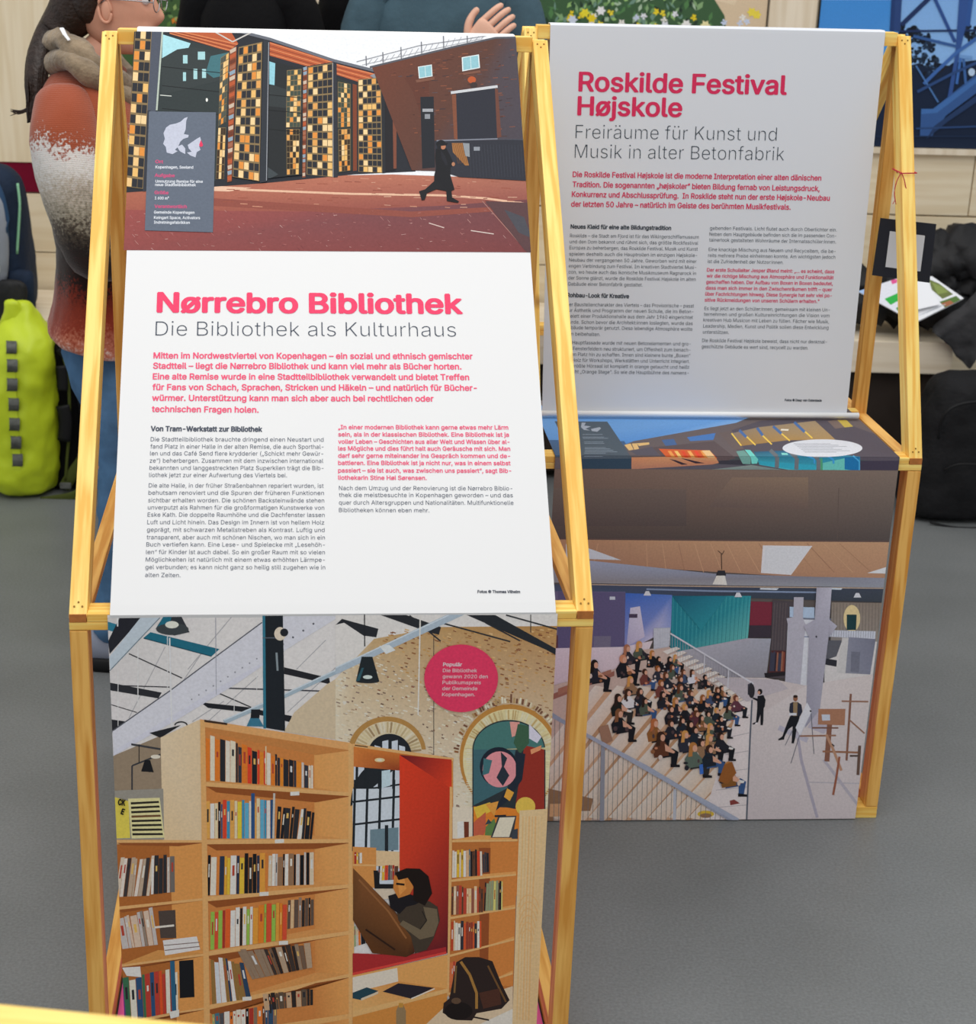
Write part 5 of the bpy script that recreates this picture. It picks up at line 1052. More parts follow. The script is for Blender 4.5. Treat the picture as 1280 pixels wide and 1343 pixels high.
    for k in range(30): x = 430+k*8.2; y = 312+k*5.0; P.l('#a4a2a8', 1.2, [(x, y), (x, min(y+95-k*1.5, 470))])
    P.l('#c2c2ca', 5, [(424, 308), (560, 390), (682, 464)]); P.l('#b8b8c0', 4, [(605, 420), (602, 478)]); P.l('#b8b8c0', 4, [(530, 372), (528, 430)])
    P.p('#3c3c48', [(664, 466), (676, 460), (686, 480), (680, 502), (664, 498)])
    # lamps
    P.l('#3a3028', 2.5, [(583, 60), (584, 112)]); P.l('#3a3028', 2, [(572, 52), (586, 64), (592, 52)]); P.p('#2c2c32', [(572, 114), (594, 114), (598, 130), (566, 130)]); P.p(['#d8d4cc', '#e8e6e0', '#f8f6f0', '#f4f0e8'], [(568, 130), (594, 130), (601, 159), (556, 157)])
    for x, y in ((353, 186), (635, 190), (1006, 192)): P.p('#e6e8f0', [(x-5, y-8), (x+5, y-8), (x+12, y+6), (x-12, y+6)])
    # audience
    def sitter(x, y, s, hair, top, leg, skin='#c89880', flip=0, book=0):
        f = -1 if flip else 1
        P.p(leg, [(x-2*f, y+20*s), (x+20*f*s, y+18*s), (x+30*f*s, y+24*s), (x+26*f*s, y+46*s), (x+17*f*s, y+46*s), (x+17*f*s, y+32*s), (x-6*f*s, y+36*s)])
        P.p('#1a181c', [(x+16*f*s, y+44*s), (x+32*f*s, y+46*s), (x+32*f*s, y+50*s), (x+16*f*s, y+50*s)])
        P.p(top, [(x-7*s*f, y+5*s), (x+5*s*f, y+5*s), (x+12*s*f, y+14*s), (x+13*s*f, y+30*s), (x-12*s*f, y+34*s), (x-15*s*f, y+18*s)])
        P.p(R.choice([top, '#2a2830', skin]), [(x+6*s*f, y+10*s), (x+12*s*f, y+14*s), (x+22*s*f, y+22*s), (x+20*s*f, y+26*s), (x+7*s*f, y+22*s)])
        P.e(hair, x-1*f, y-3*s, 7.2*s, 8.5*s, 12); P.e(skin, x+2.6*f*s, y-.5*s, 4.2*s, 6*s, 10)
        P.e(skin, x+21*s*f, y+24*s, 2.6*s, 2.2*s, 7)
        if book: P.p('#e4e2e0', [(x+18*s*f, y+20*s), (x+27*s*f, y+22*s), (x+25*s*f, y+26*s), (x+16*s*f, y+24*s)])
        if R.random() < .45: P.p(hair, [(x-7*s*f, y-4*s), (x-1*s*f, y-6*s), (x-2*s*f, y+13*s), (x-9*s*f, y+14*s)])
    BL = ['#1b1b22', '#22222a', '#17181e', '#2b2c38', '#1e2630']; HR = ['#2a1c18', '#1d1614', '#5a3420', '#8a5228', '#a8703a', '#3a241a', '#c08a4c']
    TP = BL*2+['#5a4a42', '#6a3a34', '#4a5448', '#8a6a50', '#e0dcd8', '#3c4a66', '#542c34', '#7a5436']
    rows = [(290, 358, 1.25), (328, 347, 1.2), (368, 373, 1.0), (388, 390, .85), (422, 390, .85), (440, 383, .8), (189, 408, 1.45), (278, 392, 1.4), (465, 430, .9), (492, 430, .9), (532, 446, .85),
            (300, 455, 1.2), (345, 430, 1.0), (385, 420, 1.0), (410, 440, 1.05), (455, 452, 1.05), (430, 415, .9), (395, 465, 1.1), (455, 478, 1.1), (488, 496, 1.0), (525, 510, 1.0), (570, 486, .95), (583, 480, .85), (545, 495, .95),
            (262, 512, 1.4), (292, 495, 1.25), (330, 490, 1.1), (265, 560, 1.5), (440, 520, 1.15), (425, 545, 1.2), (470, 540, 1.05), (500, 545, 1.1), (505, 560, 1.15), (540, 560, 1.0), (568, 550, .95), (605, 540, 1.0), (628, 512, 1.05), (345, 520, 1.1), (400, 500, 1.1),
            (375, 590, 1.45), (395, 632, 1.6), (425, 590, 1.2), (460, 580, 1.1), (485, 592, 1.2), (520, 572, 1.05), (548, 600, 1.15), (580, 575, 1.05), (470, 625, 1.35), (500, 610, 1.2), (545, 635, 1.35), (580, 630, 1.3), (545, 670, 1.4), (520, 650, 1.3), (495, 665, 1.6), (605, 725, 1.6)]
    rows = [(x, y, s*1.13) for x, y, s in rows]; rows.sort(key=lambda q: q[1])
    for i, (x, y, s) in enumerate(rows):
        sp = {(189, 408): ('#1d1614', '#22222c'), (278, 392): ('#c08060', '#1b1b22'), (290, 358): ('#a06a50', '#2c2a34'), (292, 495): ('#3a241a', '#e6e4e6'), (375, 590): ('#a8623a', '#8a5a30'), (395, 632): ('#3a241a', '#5a3424'), (495, 665): ('#a8703a', '#56645a'), (605, 725): ('#a8703a', '#7a5026'), (628, 512): ('#6a3a2c', '#5a3440'), (262, 512): ('#2a1c18', '#1a1e1c'), (265, 560): ('#7a5034', '#191a20'), (532, 446): ('#22181a', '#1c1c22'), (492, 430): ('#3a241a', '#dcdce4')}.get((x, y))
        h, tp = sp or (R.choice(HR), R.choice(TP)); sitter(x, y, s, h, tp, R.choice(['#17181e', '#1e2028', '#17181e', '#34507c', '#2c2a2a']), book=R.random() < .3)
        for k in range(3): P.e(R.choice(['#b87a5c', '#22222a', '#8a5a3c', '#c8b8b0', '#4a3a3c']), x+R.uniform(-16, 18)*s, y+R.uniform(14, 34)*s, R.uniform(2, 5)*s, R.uniform(2, 5)*s, 7)
    P.p('#8a5428', [(590, 715), (615, 705), (628, 740), (600, 775), (572, 765)]); P.p('#7c3a38', [(608, 828), (622, 824), (640, 836), (610, 842)]); P.p('#3a68b8', [(513, 715), (524, 712), (526, 742), (515, 745)])
    P.p('#96725e', [(200, 600), (230, 590), (245, 640), (215, 655)])
    # two standing people, flip chart, timber frames
    P.crop(900, 820, 5.167)
    P.e('#1d191b', 497, 446, 17, 20, 14); P.e('#c09078', 490, 452, 9, 12, 10); P.p('#191a20', [(480, 475), (520, 468), (535, 500), (530, 545), (522, 560), (520, 640), (516, 672), (500, 672), (500, 600), (488, 640), (480, 662), (448, 668), (446, 660), (470, 650), (478, 560), (478, 510), (446, 492), (450, 484), (480, 492)]); P.e('#2c2a30', 440, 440, 22, 50, 14); P.p('#e0dce0', [(468, 655), (482, 655), (480, 664), (462, 666)])
    P.e('#8a5c44', 737, 492, 16, 20, 14); P.e('#2c201a', 737, 478, 16, 10, 12); P.p('#2a2c3a', [(700, 525), (722, 515), (752, 515), (778, 535), (785, 580), (770, 610), (706, 612), (694, 575)]); P.p('#8a7458', [(722, 515), (752, 515), (748, 610), (722, 612)]); P.p('#e8e8f0', [(694, 590), (745, 590), (745, 606), (694, 606)])
    P.p('#18191f', [(700, 612), (768, 608), (748, 680), (736, 760), (726, 796), (710, 796), (718, 680), (690, 700), (664, 750), (660, 770), (622, 776), (620, 768), (648, 748), (680, 660)])
    P.l('#5a5a64', 5, [(765, 740), (706, 932)]); P.l('#6c6c76', 5, [(720, 700), (668, 808)]); P.l('#5a5a64', 5, [(842, 580), (862, 866)]); P.p('#eeeef6', [(815, 518), (848, 576), (768, 742), (738, 690)]); P.l('#b8b8c4', 4, [(848, 576), (768, 742)]); P.e('#22222a', 840, 577, 7, 7, 8)
    for pts, w, c in [([(1112, 460), (1083, 912)], 15, '#7a5546'), ([(1050, 510), (1230, 513)], 11, '#8a6654'), ([(1095, 630), (1205, 728)], 10, '#8a6654')]: P.l(c, w, pts)
    P.p('#9c7058', [(893, 562), (1076, 562), (1070, 673), (889, 668)]); P.p('#b6bcc8', [(914, 600), (970, 600), (972, 640), (918, 642)])
    for pts, w, c in [([(968, 668), (950, 918)], 34, '#7c5444'), ([(768, 746), (1012, 742)], 11, '#8a6450'), ([(852, 690), (1028, 691)], 10, '#6e4c40'), ([(920, 850), (1180, 858)], 13, '#8a6048'), ([(1172, 810), (1160, 1010)], 20, '#5e483e'), ([(1105, 880), (1165, 880)], 12, '#4a3a34'), ([(945, 735), (990, 830), (1048, 980)], 18, '#a88068'), ([(1035, 885), (1015, 1020), (992, 1145)], 15, '#8a5440'), ([(985, 800), (1000, 815)], 8, '#222')]: P.l(c, w, pts)
    P.e('#c8a838', 130, 1275, 56, 24, 20); P.e('#8a6a50', 130, 1285, 40, 16, 16)
    # front railing
    P.crop(725, 820, 5.165)
    for k in range(38): 
        x = -20+k*33; y = 585+(x)*.605 if x > 110 else 595+x*.6; y = 590+x*.61
        P.l('#6c6a70', 3.2, [(x, y), (x-8, 1330)])
    P.p('#8a8c98', [(325, 800), (352, 808), (345, 1330), (315, 1330)]); P.p('#b0b2bc', [(815, 1100), (835, 1110), (832, 1330), (812, 1330)])
    P.p('#8a92a4', [(-40, 565), (110, 660), (108, 685), (-40, 605)]); P.p(['#a8acbc', '#9aa0b2', '#8a90a2', '#8c92a4'], [(225, 722), (650, 950), (1250, 1310), (1180, 1310)]); P.p('#9aa0b2', [(225, 722), (1255, 1300), (1255, 1335), (225, 748)])
P = Print(*PL, [pj2((pxl, -.0035, yS)), pj2((pxr, -.0035, yS)), pj2((pxr, -.0035, .0025)), pj2((pxl, -.0035, .0025))], G_D); school_photo(P); P.build('photo_print', l2, inv2)
for o in list(b2.children):
    ml = o.matrix_local.copy(); o.parent = st2; o.matrix_local = frame(S2, A2+pi).inverted() @ M2 @ ml
bpy.data.objects.remove(b2)
bpy.data.objects.remove(TXT_O); bpy.data.curves.remove(TXT)
# ------------------------------------------------------------------ people
def skin_body(name, V, E, mt, parent, lv=2, root=0):
    """one continuous surface grown round a skeleton; V: (point, rx, ry)"""
    me = bpy.data.meshes.new('tmp'); me.from_pydata([v[0] for v in V], E, [])
    o = bpy.data.objects.new('tmp', me); COL.objects.link(o)
    md = o.modifiers.new('s', 'SKIN'); md.use_smooth_shade = True
    for i, v in enumerate(me.skin_vertices[0].data): v.radius = (V[i][1], V[i][2]); v.use_root = (i == root)
    o.modifiers.new('ss', 'SUBSURF').levels = lv
    dg = bpy.context.evaluated_depsgraph_get(); m2 = bpy.data.meshes.new_from_object(o.evaluated_get(dg)); bpy.data.objects.remove(o)
    r = link(name, m2, mt, parent, smooth=True); m2.name = name; return r
def head_bm(n=40):
    """head facing +x, origin at eye level; about 23.5 cm tall"""
    rows = [(-.122, -.005, .048, .030), (-.117, -.025, .072, .042), (-.104, -.045, .084, .052), (-.092, -.058, .086, .058), (-.082, -.065, .083, .061), (-.073, -.070, .088, .063), (-.066, -.074, .0865, .064), (-.059, -.077, .090, .065), (-.050, -.080, .086, .067), (-.040, -.083, .087, .069),
            (-.030, -.086, .088, .071), (-.018, -.090, .088, .072), (-.006, -.093, .087, .073), (.006, -.096, .087, .074), (.020, -.099, .093, .075), (.036, -.101, .096, .076), (.055, -.100, .094, .075), (.075, -.095, .086, .071), (.092, -.082, .070, .060), (.105, -.060, .045, .043), (.112, -.028, .012, .018)]
    nose = {-.059: .003, -.050: .022, -.040: .030, -.030: .026, -.018: .017, -.006: .009, .006: .003}
    bm = bmesh.new(); rings = []
    for z, bk, fr, hw in rows:
        cx, a = (fr+bk)/2, (fr-bk)/2; r = []
        for i in range(n):
            t = 2*pi*i/n; tt = (t+pi) % (2*pi)-pi; x = cx+a*math.copysign(abs(cos(t))**.9, cos(t)); y = hw*math.copysign(abs(sin(t))**.92, sin(t))
            x += nose.get(z, 0)*math.exp(-(tt/.20)**2)
            if abs(z-.0) < .02: x -= .010*math.exp(-((abs(tt)-.42)/.16)**2)*(1-abs(z)/.02)
            r.append(Vector((x, y, z)))
        rings.append(r)
    loft_bm(rings, bm); return bm
def ear_bm(s, bm):
    for k in range(1):
        pts = [Vector((-.006+.014*cos(t), s*(.072+.008*(1 if cos(t) < .3 else .3)), -.022+.027*sin(t)-.005*cos(t))) for t in [2*pi*i/16 for i in range(17)]]
        tube_bm(pts, .0042, 8, bm)
        blob((-.004, s*.074, -.024), (.013, .008, .025), 12, bm)
    return bm
def make_head(parent, loc, rz, mt='skin', tilt=0):
    """part 'head' with ears, its sub-parts eyes and lips"""
    bm = head_bm()
    for s in (-1, 1): ear_bm(s, bm)
    h = link('head', bm_mesh(bm, 'head'), mt, parent, smooth=True); subsurf(h); h.location = loc; h.rotation_euler = (0, tilt, rz)
    for s in (-1, 1):
        link('eye', bm_mesh(blob((.074, s*.031, .0), (.0125, .013, .0115), 14), 'eye'), 'eye', h, smooth=True)
        link('iris', bm_mesh(blob((.0835, s*.032, .0), (.0045, .006, .006), 10), 'iris'), 'iris', h, smooth=True)
        link('eyebrow', bm_mesh(tube_bm([(.088, s*.014, .024), (.091, s*.030, .030), (.080, s*.050, .026)], .0028, 6), 'eyebrow'), 'hair', h, smooth=True)
    link('lips', bm_mesh(tube_bm([(.078, -.022, -.076), (.0885, -.010, -.0725), (.0905, 0, -.0735), (.0885, .010, -.0725), (.078, .022, -.076)], [.001, .0052, .0062, .0052, .001], 8), 'lips'), 'lips', h, smooth=True)
    return h
def hand_bm(wrist, d, up, L=.185, curl=.5, thumb=1, bm=None):
    """palm and five separate bent fingers; d: pointing direction, up: back of the hand"""
    b = bm or bmesh.new(); d = Vector(d).normalized(); up = Vector(up); up = (up-d*up.dot(d)).normalized(); s = d.cross(up).normalized()*thumb; w = Vector(wrist)
    rings = []
    for t, hw, th in ((-.03, .024, .020), (0, .026, .018), (.25, .036, .016), (.42, .041, .014), (.50, .040, .011)):
        rings.append(ring(w+d*L*t, hw*L/.185, th*L/.185, 14, s, up, .8))
    loft_bm(rings, b)
    for i, (o, ln) in enumerate(((.030, .40), (.010, .45), (-.011, .42), (-.030, .33))):
        p = w+d*L*.47+s*o*L/.185; pts = [p-d*.012]; dr = d.copy(); a = 0
        for seg in (.45, .30, .25):
            a += curl*(.55 if seg == .45 else .5); dr = (d*cos(a)-up*sin(a)).normalized(); p = p+dr*ln*L*seg; pts.append(p)
        tube_bm(smooth_path(pts, 3), [.0092*L/.185]*4+[.0086*L/.185]*3+[.0078*L/.185]*2+[.0045*L/.185], 9, b)
    p = w+d*L*.12+s*.026*L/.185; pts = [p-s*.006, p+s*.018*1+d*.022, p+s*.032+d*.048-up*.008, p+s*.036+d*.072-up*.018]
    tube_bm(smooth_path(pts, 3), [.012]*3+[.011]*3+[.0095]*3+[.006], 9, b)
    return b
# ---- the woman in the striped knitted jumper: stands side on, facing right
YW = 4.02
wm = lambda px, py, dy=0: at_y(px, py, YW+dy)
f0 = at_z(128, 852, 0)
woman = empty('person', (f0.x, YW, 0), label='woman with dark ponytail in rust and cream knit jumper, seen from the side', cat='person', group='visitors behind the stands')
del woman['group']
WL = woman.location
def wl_(px, py, dy=0): return wm(px, py, dy)-WL
hx = wl_(153, -2); hc = Vector((hx.x, 0, hx.z))
sh = wl_(112, 128); hp = wl_(116, 470); kn = wl_(160, 650); an = Vector((wl_(150, 845).x+.0, 0, .085))
def P3(v, y): return Vector((v.x, y, v.z))
ch = wl_(120, 230); nk = wl_(122, 78)
elb = wl_(150, 318); wr = wl_(235, 262)
V = [(P3(wl_(134, 455), 0), .05, .08), (P3(wl_(128, 330), 0), .07, .09), (P3(ch, 0), .08, .10), (P3(wl_(124, 140), 0), .06, .08), (P3(nk, 0), .055, .055), (hc+Vector((-.012, 0, -.08)), .05, .05)]
E = [(0, 1), (1, 2), (2, 3), (3, 4), (4, 5)]
for s in (-1, 1):
    i = len(V); V += [(P3(sh, s*.14), .045, .045), (P3(elb, s*.20), .042, .042), (P3(wr, s*.10), .028, .028)]; E += [(3, i), (i, i+1), (i+1, i+2)]
    i = len(V); V += [(P3(wl_(150, 520), s*.085), .045, .05), (P3(kn, s*.095), .04, .04), (P3(an, s*.10), .032, .032)]; E += [(0, i), (i, i+1), (i+1, i+2)]
skin_body('body', V, E, 'skin', woman)
for s in (-1, 1):
    hh_ = link('hand', bm_mesh(hand_bm(P3(wr, s*.10), (1, -s*.3, .25), (0, s, .3), curl=.6, thumb=-s), 'hand'), 'skin', woman, smooth=True); subsurf(hh_)
hd = make_head(woman, hc, radians(-6), 'skin')
# hair: cap over the skull with a parting and a long ponytail
bm = bmesh.new(); rings = []
for z, bk, fr, hw in [(-.062, -.062, -.030, .045), (-.045, -.088, -.014, .066), (-.02, -.101, -.006, .077), (.005, -.108, .016, .082), (.03, -.111, .054, .084), (.055, -.110, .085, .083), (.08, -.104, .096, .077), (.1, -.088, .082, .064), (.116, -.060, .052, .044), (.124, -.025, .018, .018)]:
    rings.append(ring(((fr+bk)/2, 0, z), (fr-bk)/2, hw, 28, e=.85))
loft_bm(rings, bm)
hc_ = link('hair', bm_mesh(bm, 'hair'), 'hair', woman, smooth=True); hc_.location = hc; hc_.rotation_euler = (0, 0, radians(-6)); subsurf(hc_)
np_ = smooth_path([wl_(132, -40), wl_(112, -14), wl_(98, 12), wl_(84, 30), wl_(70, 46, -.01)], 4)
nape = link('nape_hair', bm_mesh(tube_bm(np_, [.085-.0028*i for i in range(len(np_))], 20, flat=.85, side=(0, 1, 0)), 'nape_hair'), 'hair', woman, smooth=True); subsurf(nape)
pt = [wl_(92, 6, .0), wl_(76, 22, .01), wl_(63, 44, .0), wl_(52, 70, -.03), wl_(48, 100, -.06), wl_(47, 128, -.07), wl_(43, 148, -.07), wl_(40, 160, -.07)]
bm = tube_bm(smooth_path(pt, 3), [.040, .042, .042, .040, .038, .036, .034, .032, .030, .029, .028, .027, .026, .025, .023, .021, .019, .016, .013, .010, .006, .003], 14, flat=.8)
R = random.Random(5); tr = smooth_path(pt, 3); rr = [.040, .042, .042, .040, .038, .036, .034, .032, .030, .029, .028, .027, .026, .025, .023, .021, .019, .016, .013, .010, .008, .007]
for k in range(110):                                              # fine strands lying on the tail
    a_ = R.uniform(0, 6.28); w_ = R.uniform(.9, 1.06); st_ = R.randint(0, 3)
    tube_bm([p+Vector((cos(a_)*q*w_, sin(a_)*q*w_*.8, cos(a_)*q*w_*.3)) for p, q in zip(tr[st_:], rr[st_:])], .0014, 4, bm)
for k in range(7):
    p = wl_(43, 148, -.05); tube_bm(smooth_path([p+Vector((.01, 0, .02)), p+Vector((-.012, 0, .004+k*.001)), p+Vector((-.034, 0, .001+R.gauss(0, .004))), p+Vector((-.045-R.random()*.008, 0, .003+R.gauss(0, .004)))], 2), [.004, .003, .0025, .002, .0015, .001, .0006], 5, bm)
link('ponytail', bm_mesh(bm, 'ponytail'), 'hair', woman, smooth=True)
gl = bmesh.new()
for s in (-1, 1):
    tube_bm([Vector((.102, s*.034+.026*cos(t), -.006+.020*sin(t))) for t in [2*pi*i/24 for i in range(25)]], .0014, 6, gl)
    tube_bm([(.102, s*.060, -.004), (.06, s*.073, .0), (.0, s*.077, .002), (-.02, s*.077, -.01)], .0015, 6, gl)
tube_bm([(.102, -.009, 0), (.108, 0, .003), (.102, .009, 0)], .0014, 6, gl)
g_ = link('glasses', bm_mesh(gl, 'glasses'), 'lens', woman, smooth=True); g_.location = hc; g_.rotation_euler = (0, 0, radians(-6))
# jumper: bands of colour knitted into it
def knit_mat():
    m = bpy.data.materials.new('striped_knit'); m.use_nodes = True; nt = m.node_tree; b = nt.nodes['Principled BSDF']; L = nt.links.new
    tc = nt.nodes.new('ShaderNodeTexCoord'); sp = nt.nodes.new('ShaderNodeSeparateXYZ'); L(tc.outputs['Object'], sp.inputs[0])
    n = nt.nodes.new('ShaderNodeTexNoise'); n.inputs['Scale'].default_value = 5; n.inputs['Detail'].default_value = 8; L(tc.outputs['Object'], n.inputs['Vector'])
    n2 = nt.nodes.new('ShaderNodeTexNoise'); n2.inputs['Scale'].default_value = 150; n2.inputs['Detail'].default_value = 3; L(tc.outputs['Object'], n2.inputs['Vector'])
    z0 = wl_(100, 455).z; z1 = wl_(100, 70).z
    mr = nt.nodes.new('ShaderNodeMapRange'); mr.inputs['From Min'].default_value = z0; mr.inputs['From Max'].default_value = z1; L(sp.outputs[2], mr.inputs[0])
    m1 = nt.nodes.new('ShaderNodeMath'); m1.operation = 'MULTIPLY_ADD'; m1.inputs[1].default_value = .26; L(n.outputs[0], m1.inputs[0]); L(mr.outputs[0], m1.inputs[2])
    m2 = nt.nodes.new('ShaderNodeMath'); m2.operation = 'MULTIPLY_ADD'; m2.inputs[1].default_value = .22; L(n2.outputs[0], m2.inputs[0]); L(m1.outputs[0], m2.inputs[2])
    r = nt.nodes.new('ShaderNodeValToRGB'); L(m2.outputs[0], r.inputs[0]); el = r.color_ramp.elements
    f = lambda py: (455-py)/385+.215
    st = [(452, 'd8ccc4'), (425, 'b87058'), (395, '8c3420'), (350, '7a2c1c'), (328, '2c1a16'), (290, '1e1816'), (262, '4c443a'), (245, '8a8474'), (215, 'b8b0a2'), (188, 'd2d0cc'), (168, 'dad6d2'), (150, 'd0bfb4'), (134, 'b88a76'), (112, 'a8644c'), (92, '9c4e34'), (70, '94401f')]
    el[0].position = max(0, f(st[0][0])); el[0].color = (*hexc(st[0][1]), 1); el[1].position = f(st[-1][0]); el[1].color = (*hexc(st[-1][1]), 1)
    for py, c in st[1:-1]: k = el.new(f(py)); k.color = (*hexc(c), 1)
    L(r.outputs[0], b.inputs['Base Color']); b.inputs['Roughness'].default_value = .95; b.inputs['Specular IOR Level'].default_value = .1; b.inputs['Sheen Weight'].default_value = .3
    w = nt.nodes.new('ShaderNodeTexWave'); w.bands_direction = 'Z'; w.inputs['Scale'].default_value = 80; w.inputs['Distortion'].default_value = 3; w.inputs['Detail Scale'].default_value = 4; L(tc.outputs['Object'], w.inputs['Vector'])
    ad = nt.nodes.new('ShaderNodeMath'); ad.operation = 'ADD'; L(w.outputs[1], ad.inputs[0]); L(n2.outputs[0], ad.inputs[1])
    bu = nt.nodes.new('ShaderNodeBump'); bu.inputs['Strength'].default_value = .22; bu.inputs['Distance'].default_value = .004; L(ad.outputs[0], bu.inputs['Height']); L(bu.outputs[0], b.inputs['Normal'])
    return m
KN = knit_mat()
bm = bmesh.new(); rings = []
for py, xl, xr, hw in [(74, 92, 150, .05), (84, 78, 158, .09), (96, 68, 168, .135), (116, 57, 180, .175), (145, 52, 196, .195), (180, 47, 208, .195), (215, 52, 212, .19), (250, 62, 206, .18), (290, 74, 200, .17), (318, 80, 196, .165), (350, 78, 196, .17), (385, 74, 198, .18), (415, 70, 200, .19), (442, 66, 200, .195), (443, 76, 192, .18)]:
    a, b = wl_(xl, py), wl_(xr, py); t = -.012 if py < 400 else -.012*(1+(py-400)/12)
    r = ring(((a.x+b.x)/2, 0, a.z), (b.x-a.x)/2, hw, 32, e=.9)
    if py > 400:
        for p in r: p.z += -(p.x-(a.x+b.x)/2)*.30*min(1, (py-400)/42)
    rings.append(r)
loft_bm(rings, bm, cap=False)
jm = link('jumper', bm_mesh(bm, 'jumper'), KN, woman, smooth=True); subsurf(jm, 2); noise_disp(jm, .09, .016)
for s in (-1, 1):
    pts = smooth_path([P3(wl_(104, 122), s*.115), P3(wl_(106, 165), s*.185), P3(wl_(122, 240), s*.215), P3(wl_(150, 318), s*.215), P3(wl_(195, 290), s*.17), P3(wl_(232, 264), s*.11)], 4)
    n = len(pts); sl = link('sleeve', bm_mesh(tube_bm(pts, [.060, .070, .076, .079, .080, .080, .078, .076, .072, .068, .066, .064, .062, .060, .056, .054, .052, .050, .046, .042, .038][:n], 18, side=(0, 1, 0)), 'sleeve'), KN, woman, smooth=True); subsurf(sl); noise_disp(sl, .07, .012)
# scarf wound round the neck and shoulders
sc = bmesh.new()
for y, pts in ((1, [(66, 62, .02), (84, 52, -.07), (112, 76, -.115), (140, 100, -.10), (168, 112, -.03), (170, 104, .06), (135, 76, .12), (95, 56, .10), (66, 62, .02)]), (2, [(70, 84, .0), (92, 78, -.12), (120, 100, -.135), (148, 122, -.10), (172, 128, .0), (150, 108, .12), (104, 82, .12), (70, 84, .0)])):
    P_ = smooth_path([wl_(a, b, c) for a, b, c in pts], 5); tube_bm(P_, [.031+.005*sin(i*.9) for i in range(len(P_))], 12, sc, flat=.85)
s_ = link('scarf', bm_mesh(sc, 'scarf'), 'scarf', woman, smooth=True); subsurf(s_); noise_disp(s_, .05, .016)
tg = tube_bm([wl_(81, 37, -.11), wl_(85, 45, -.125), wl_(91, 53, -.13)], .0055, 6, flat=.4); link('care_tag', bm_mesh(tg, 'care_tag'), 'paper', woman)
# jeans: one garment grown round the hips and legs
M['jeans'] = mat('blue_jeans', '4f7396', .85, .15, bump=.5, bscale=20, var=.3, vscale=12)
V = [(P3(wl_(124, 405), 0), .09, .13), (P3(wl_(128, 455), 0), .092, .14)]; E = [(0, 1)]
for s in (-1, 1):
    i = len(V); V += [(P3(wl_(156, 515), s*.09), .068, .08), (P3(wl_(166, 590), s*.095), .060, .07), (P3(wl_(167, 690), s*.095), .058, .062), (P3(wl_(160, 760), s*.10), .056, .060), (P3(wl_(154, 822), s*.10), .052, .052)]
    E += [(1, i)]+[(i+k, i+k+1) for k in range(4)]
j_ = skin_body('jeans', V, E, 'jeans', woman, 2); noise_disp(j_, .05, .024)
for s in (-1, 1):
    c = P3(wl_(156, 838), s*.10); c.z = 0; bm = bmesh.new()
    loft_bm([ring(c+Vector((k, 0, h/2+.018)), .001+w, h/2, 14, (0, 1, 0), (0, 0, 1), .8) for k, w, h in ((-.085, .012, .03), (-.078, .030, .075), (-.04, .036, .085), (.02, .038, .075), (.07, .042, .055), (.12, .043, .045), (.155, .030, .035), (.17, .006, .02))], bm)
    link('shoe', bm_mesh(bm, 'shoe'), 'shoe', woman, smooth=True)
    bm = bmesh.new(); loft_bm([ring(c+Vector((.04, 0, z)), .135*k, .046*k, 24, e=.75) for z, k in ((.001, .96), (.012, 1), (.030, .99), (.036, .9))], bm); link('sole', bm_mesh(bm, 'sole'), 'rubber', woman, smooth=True)

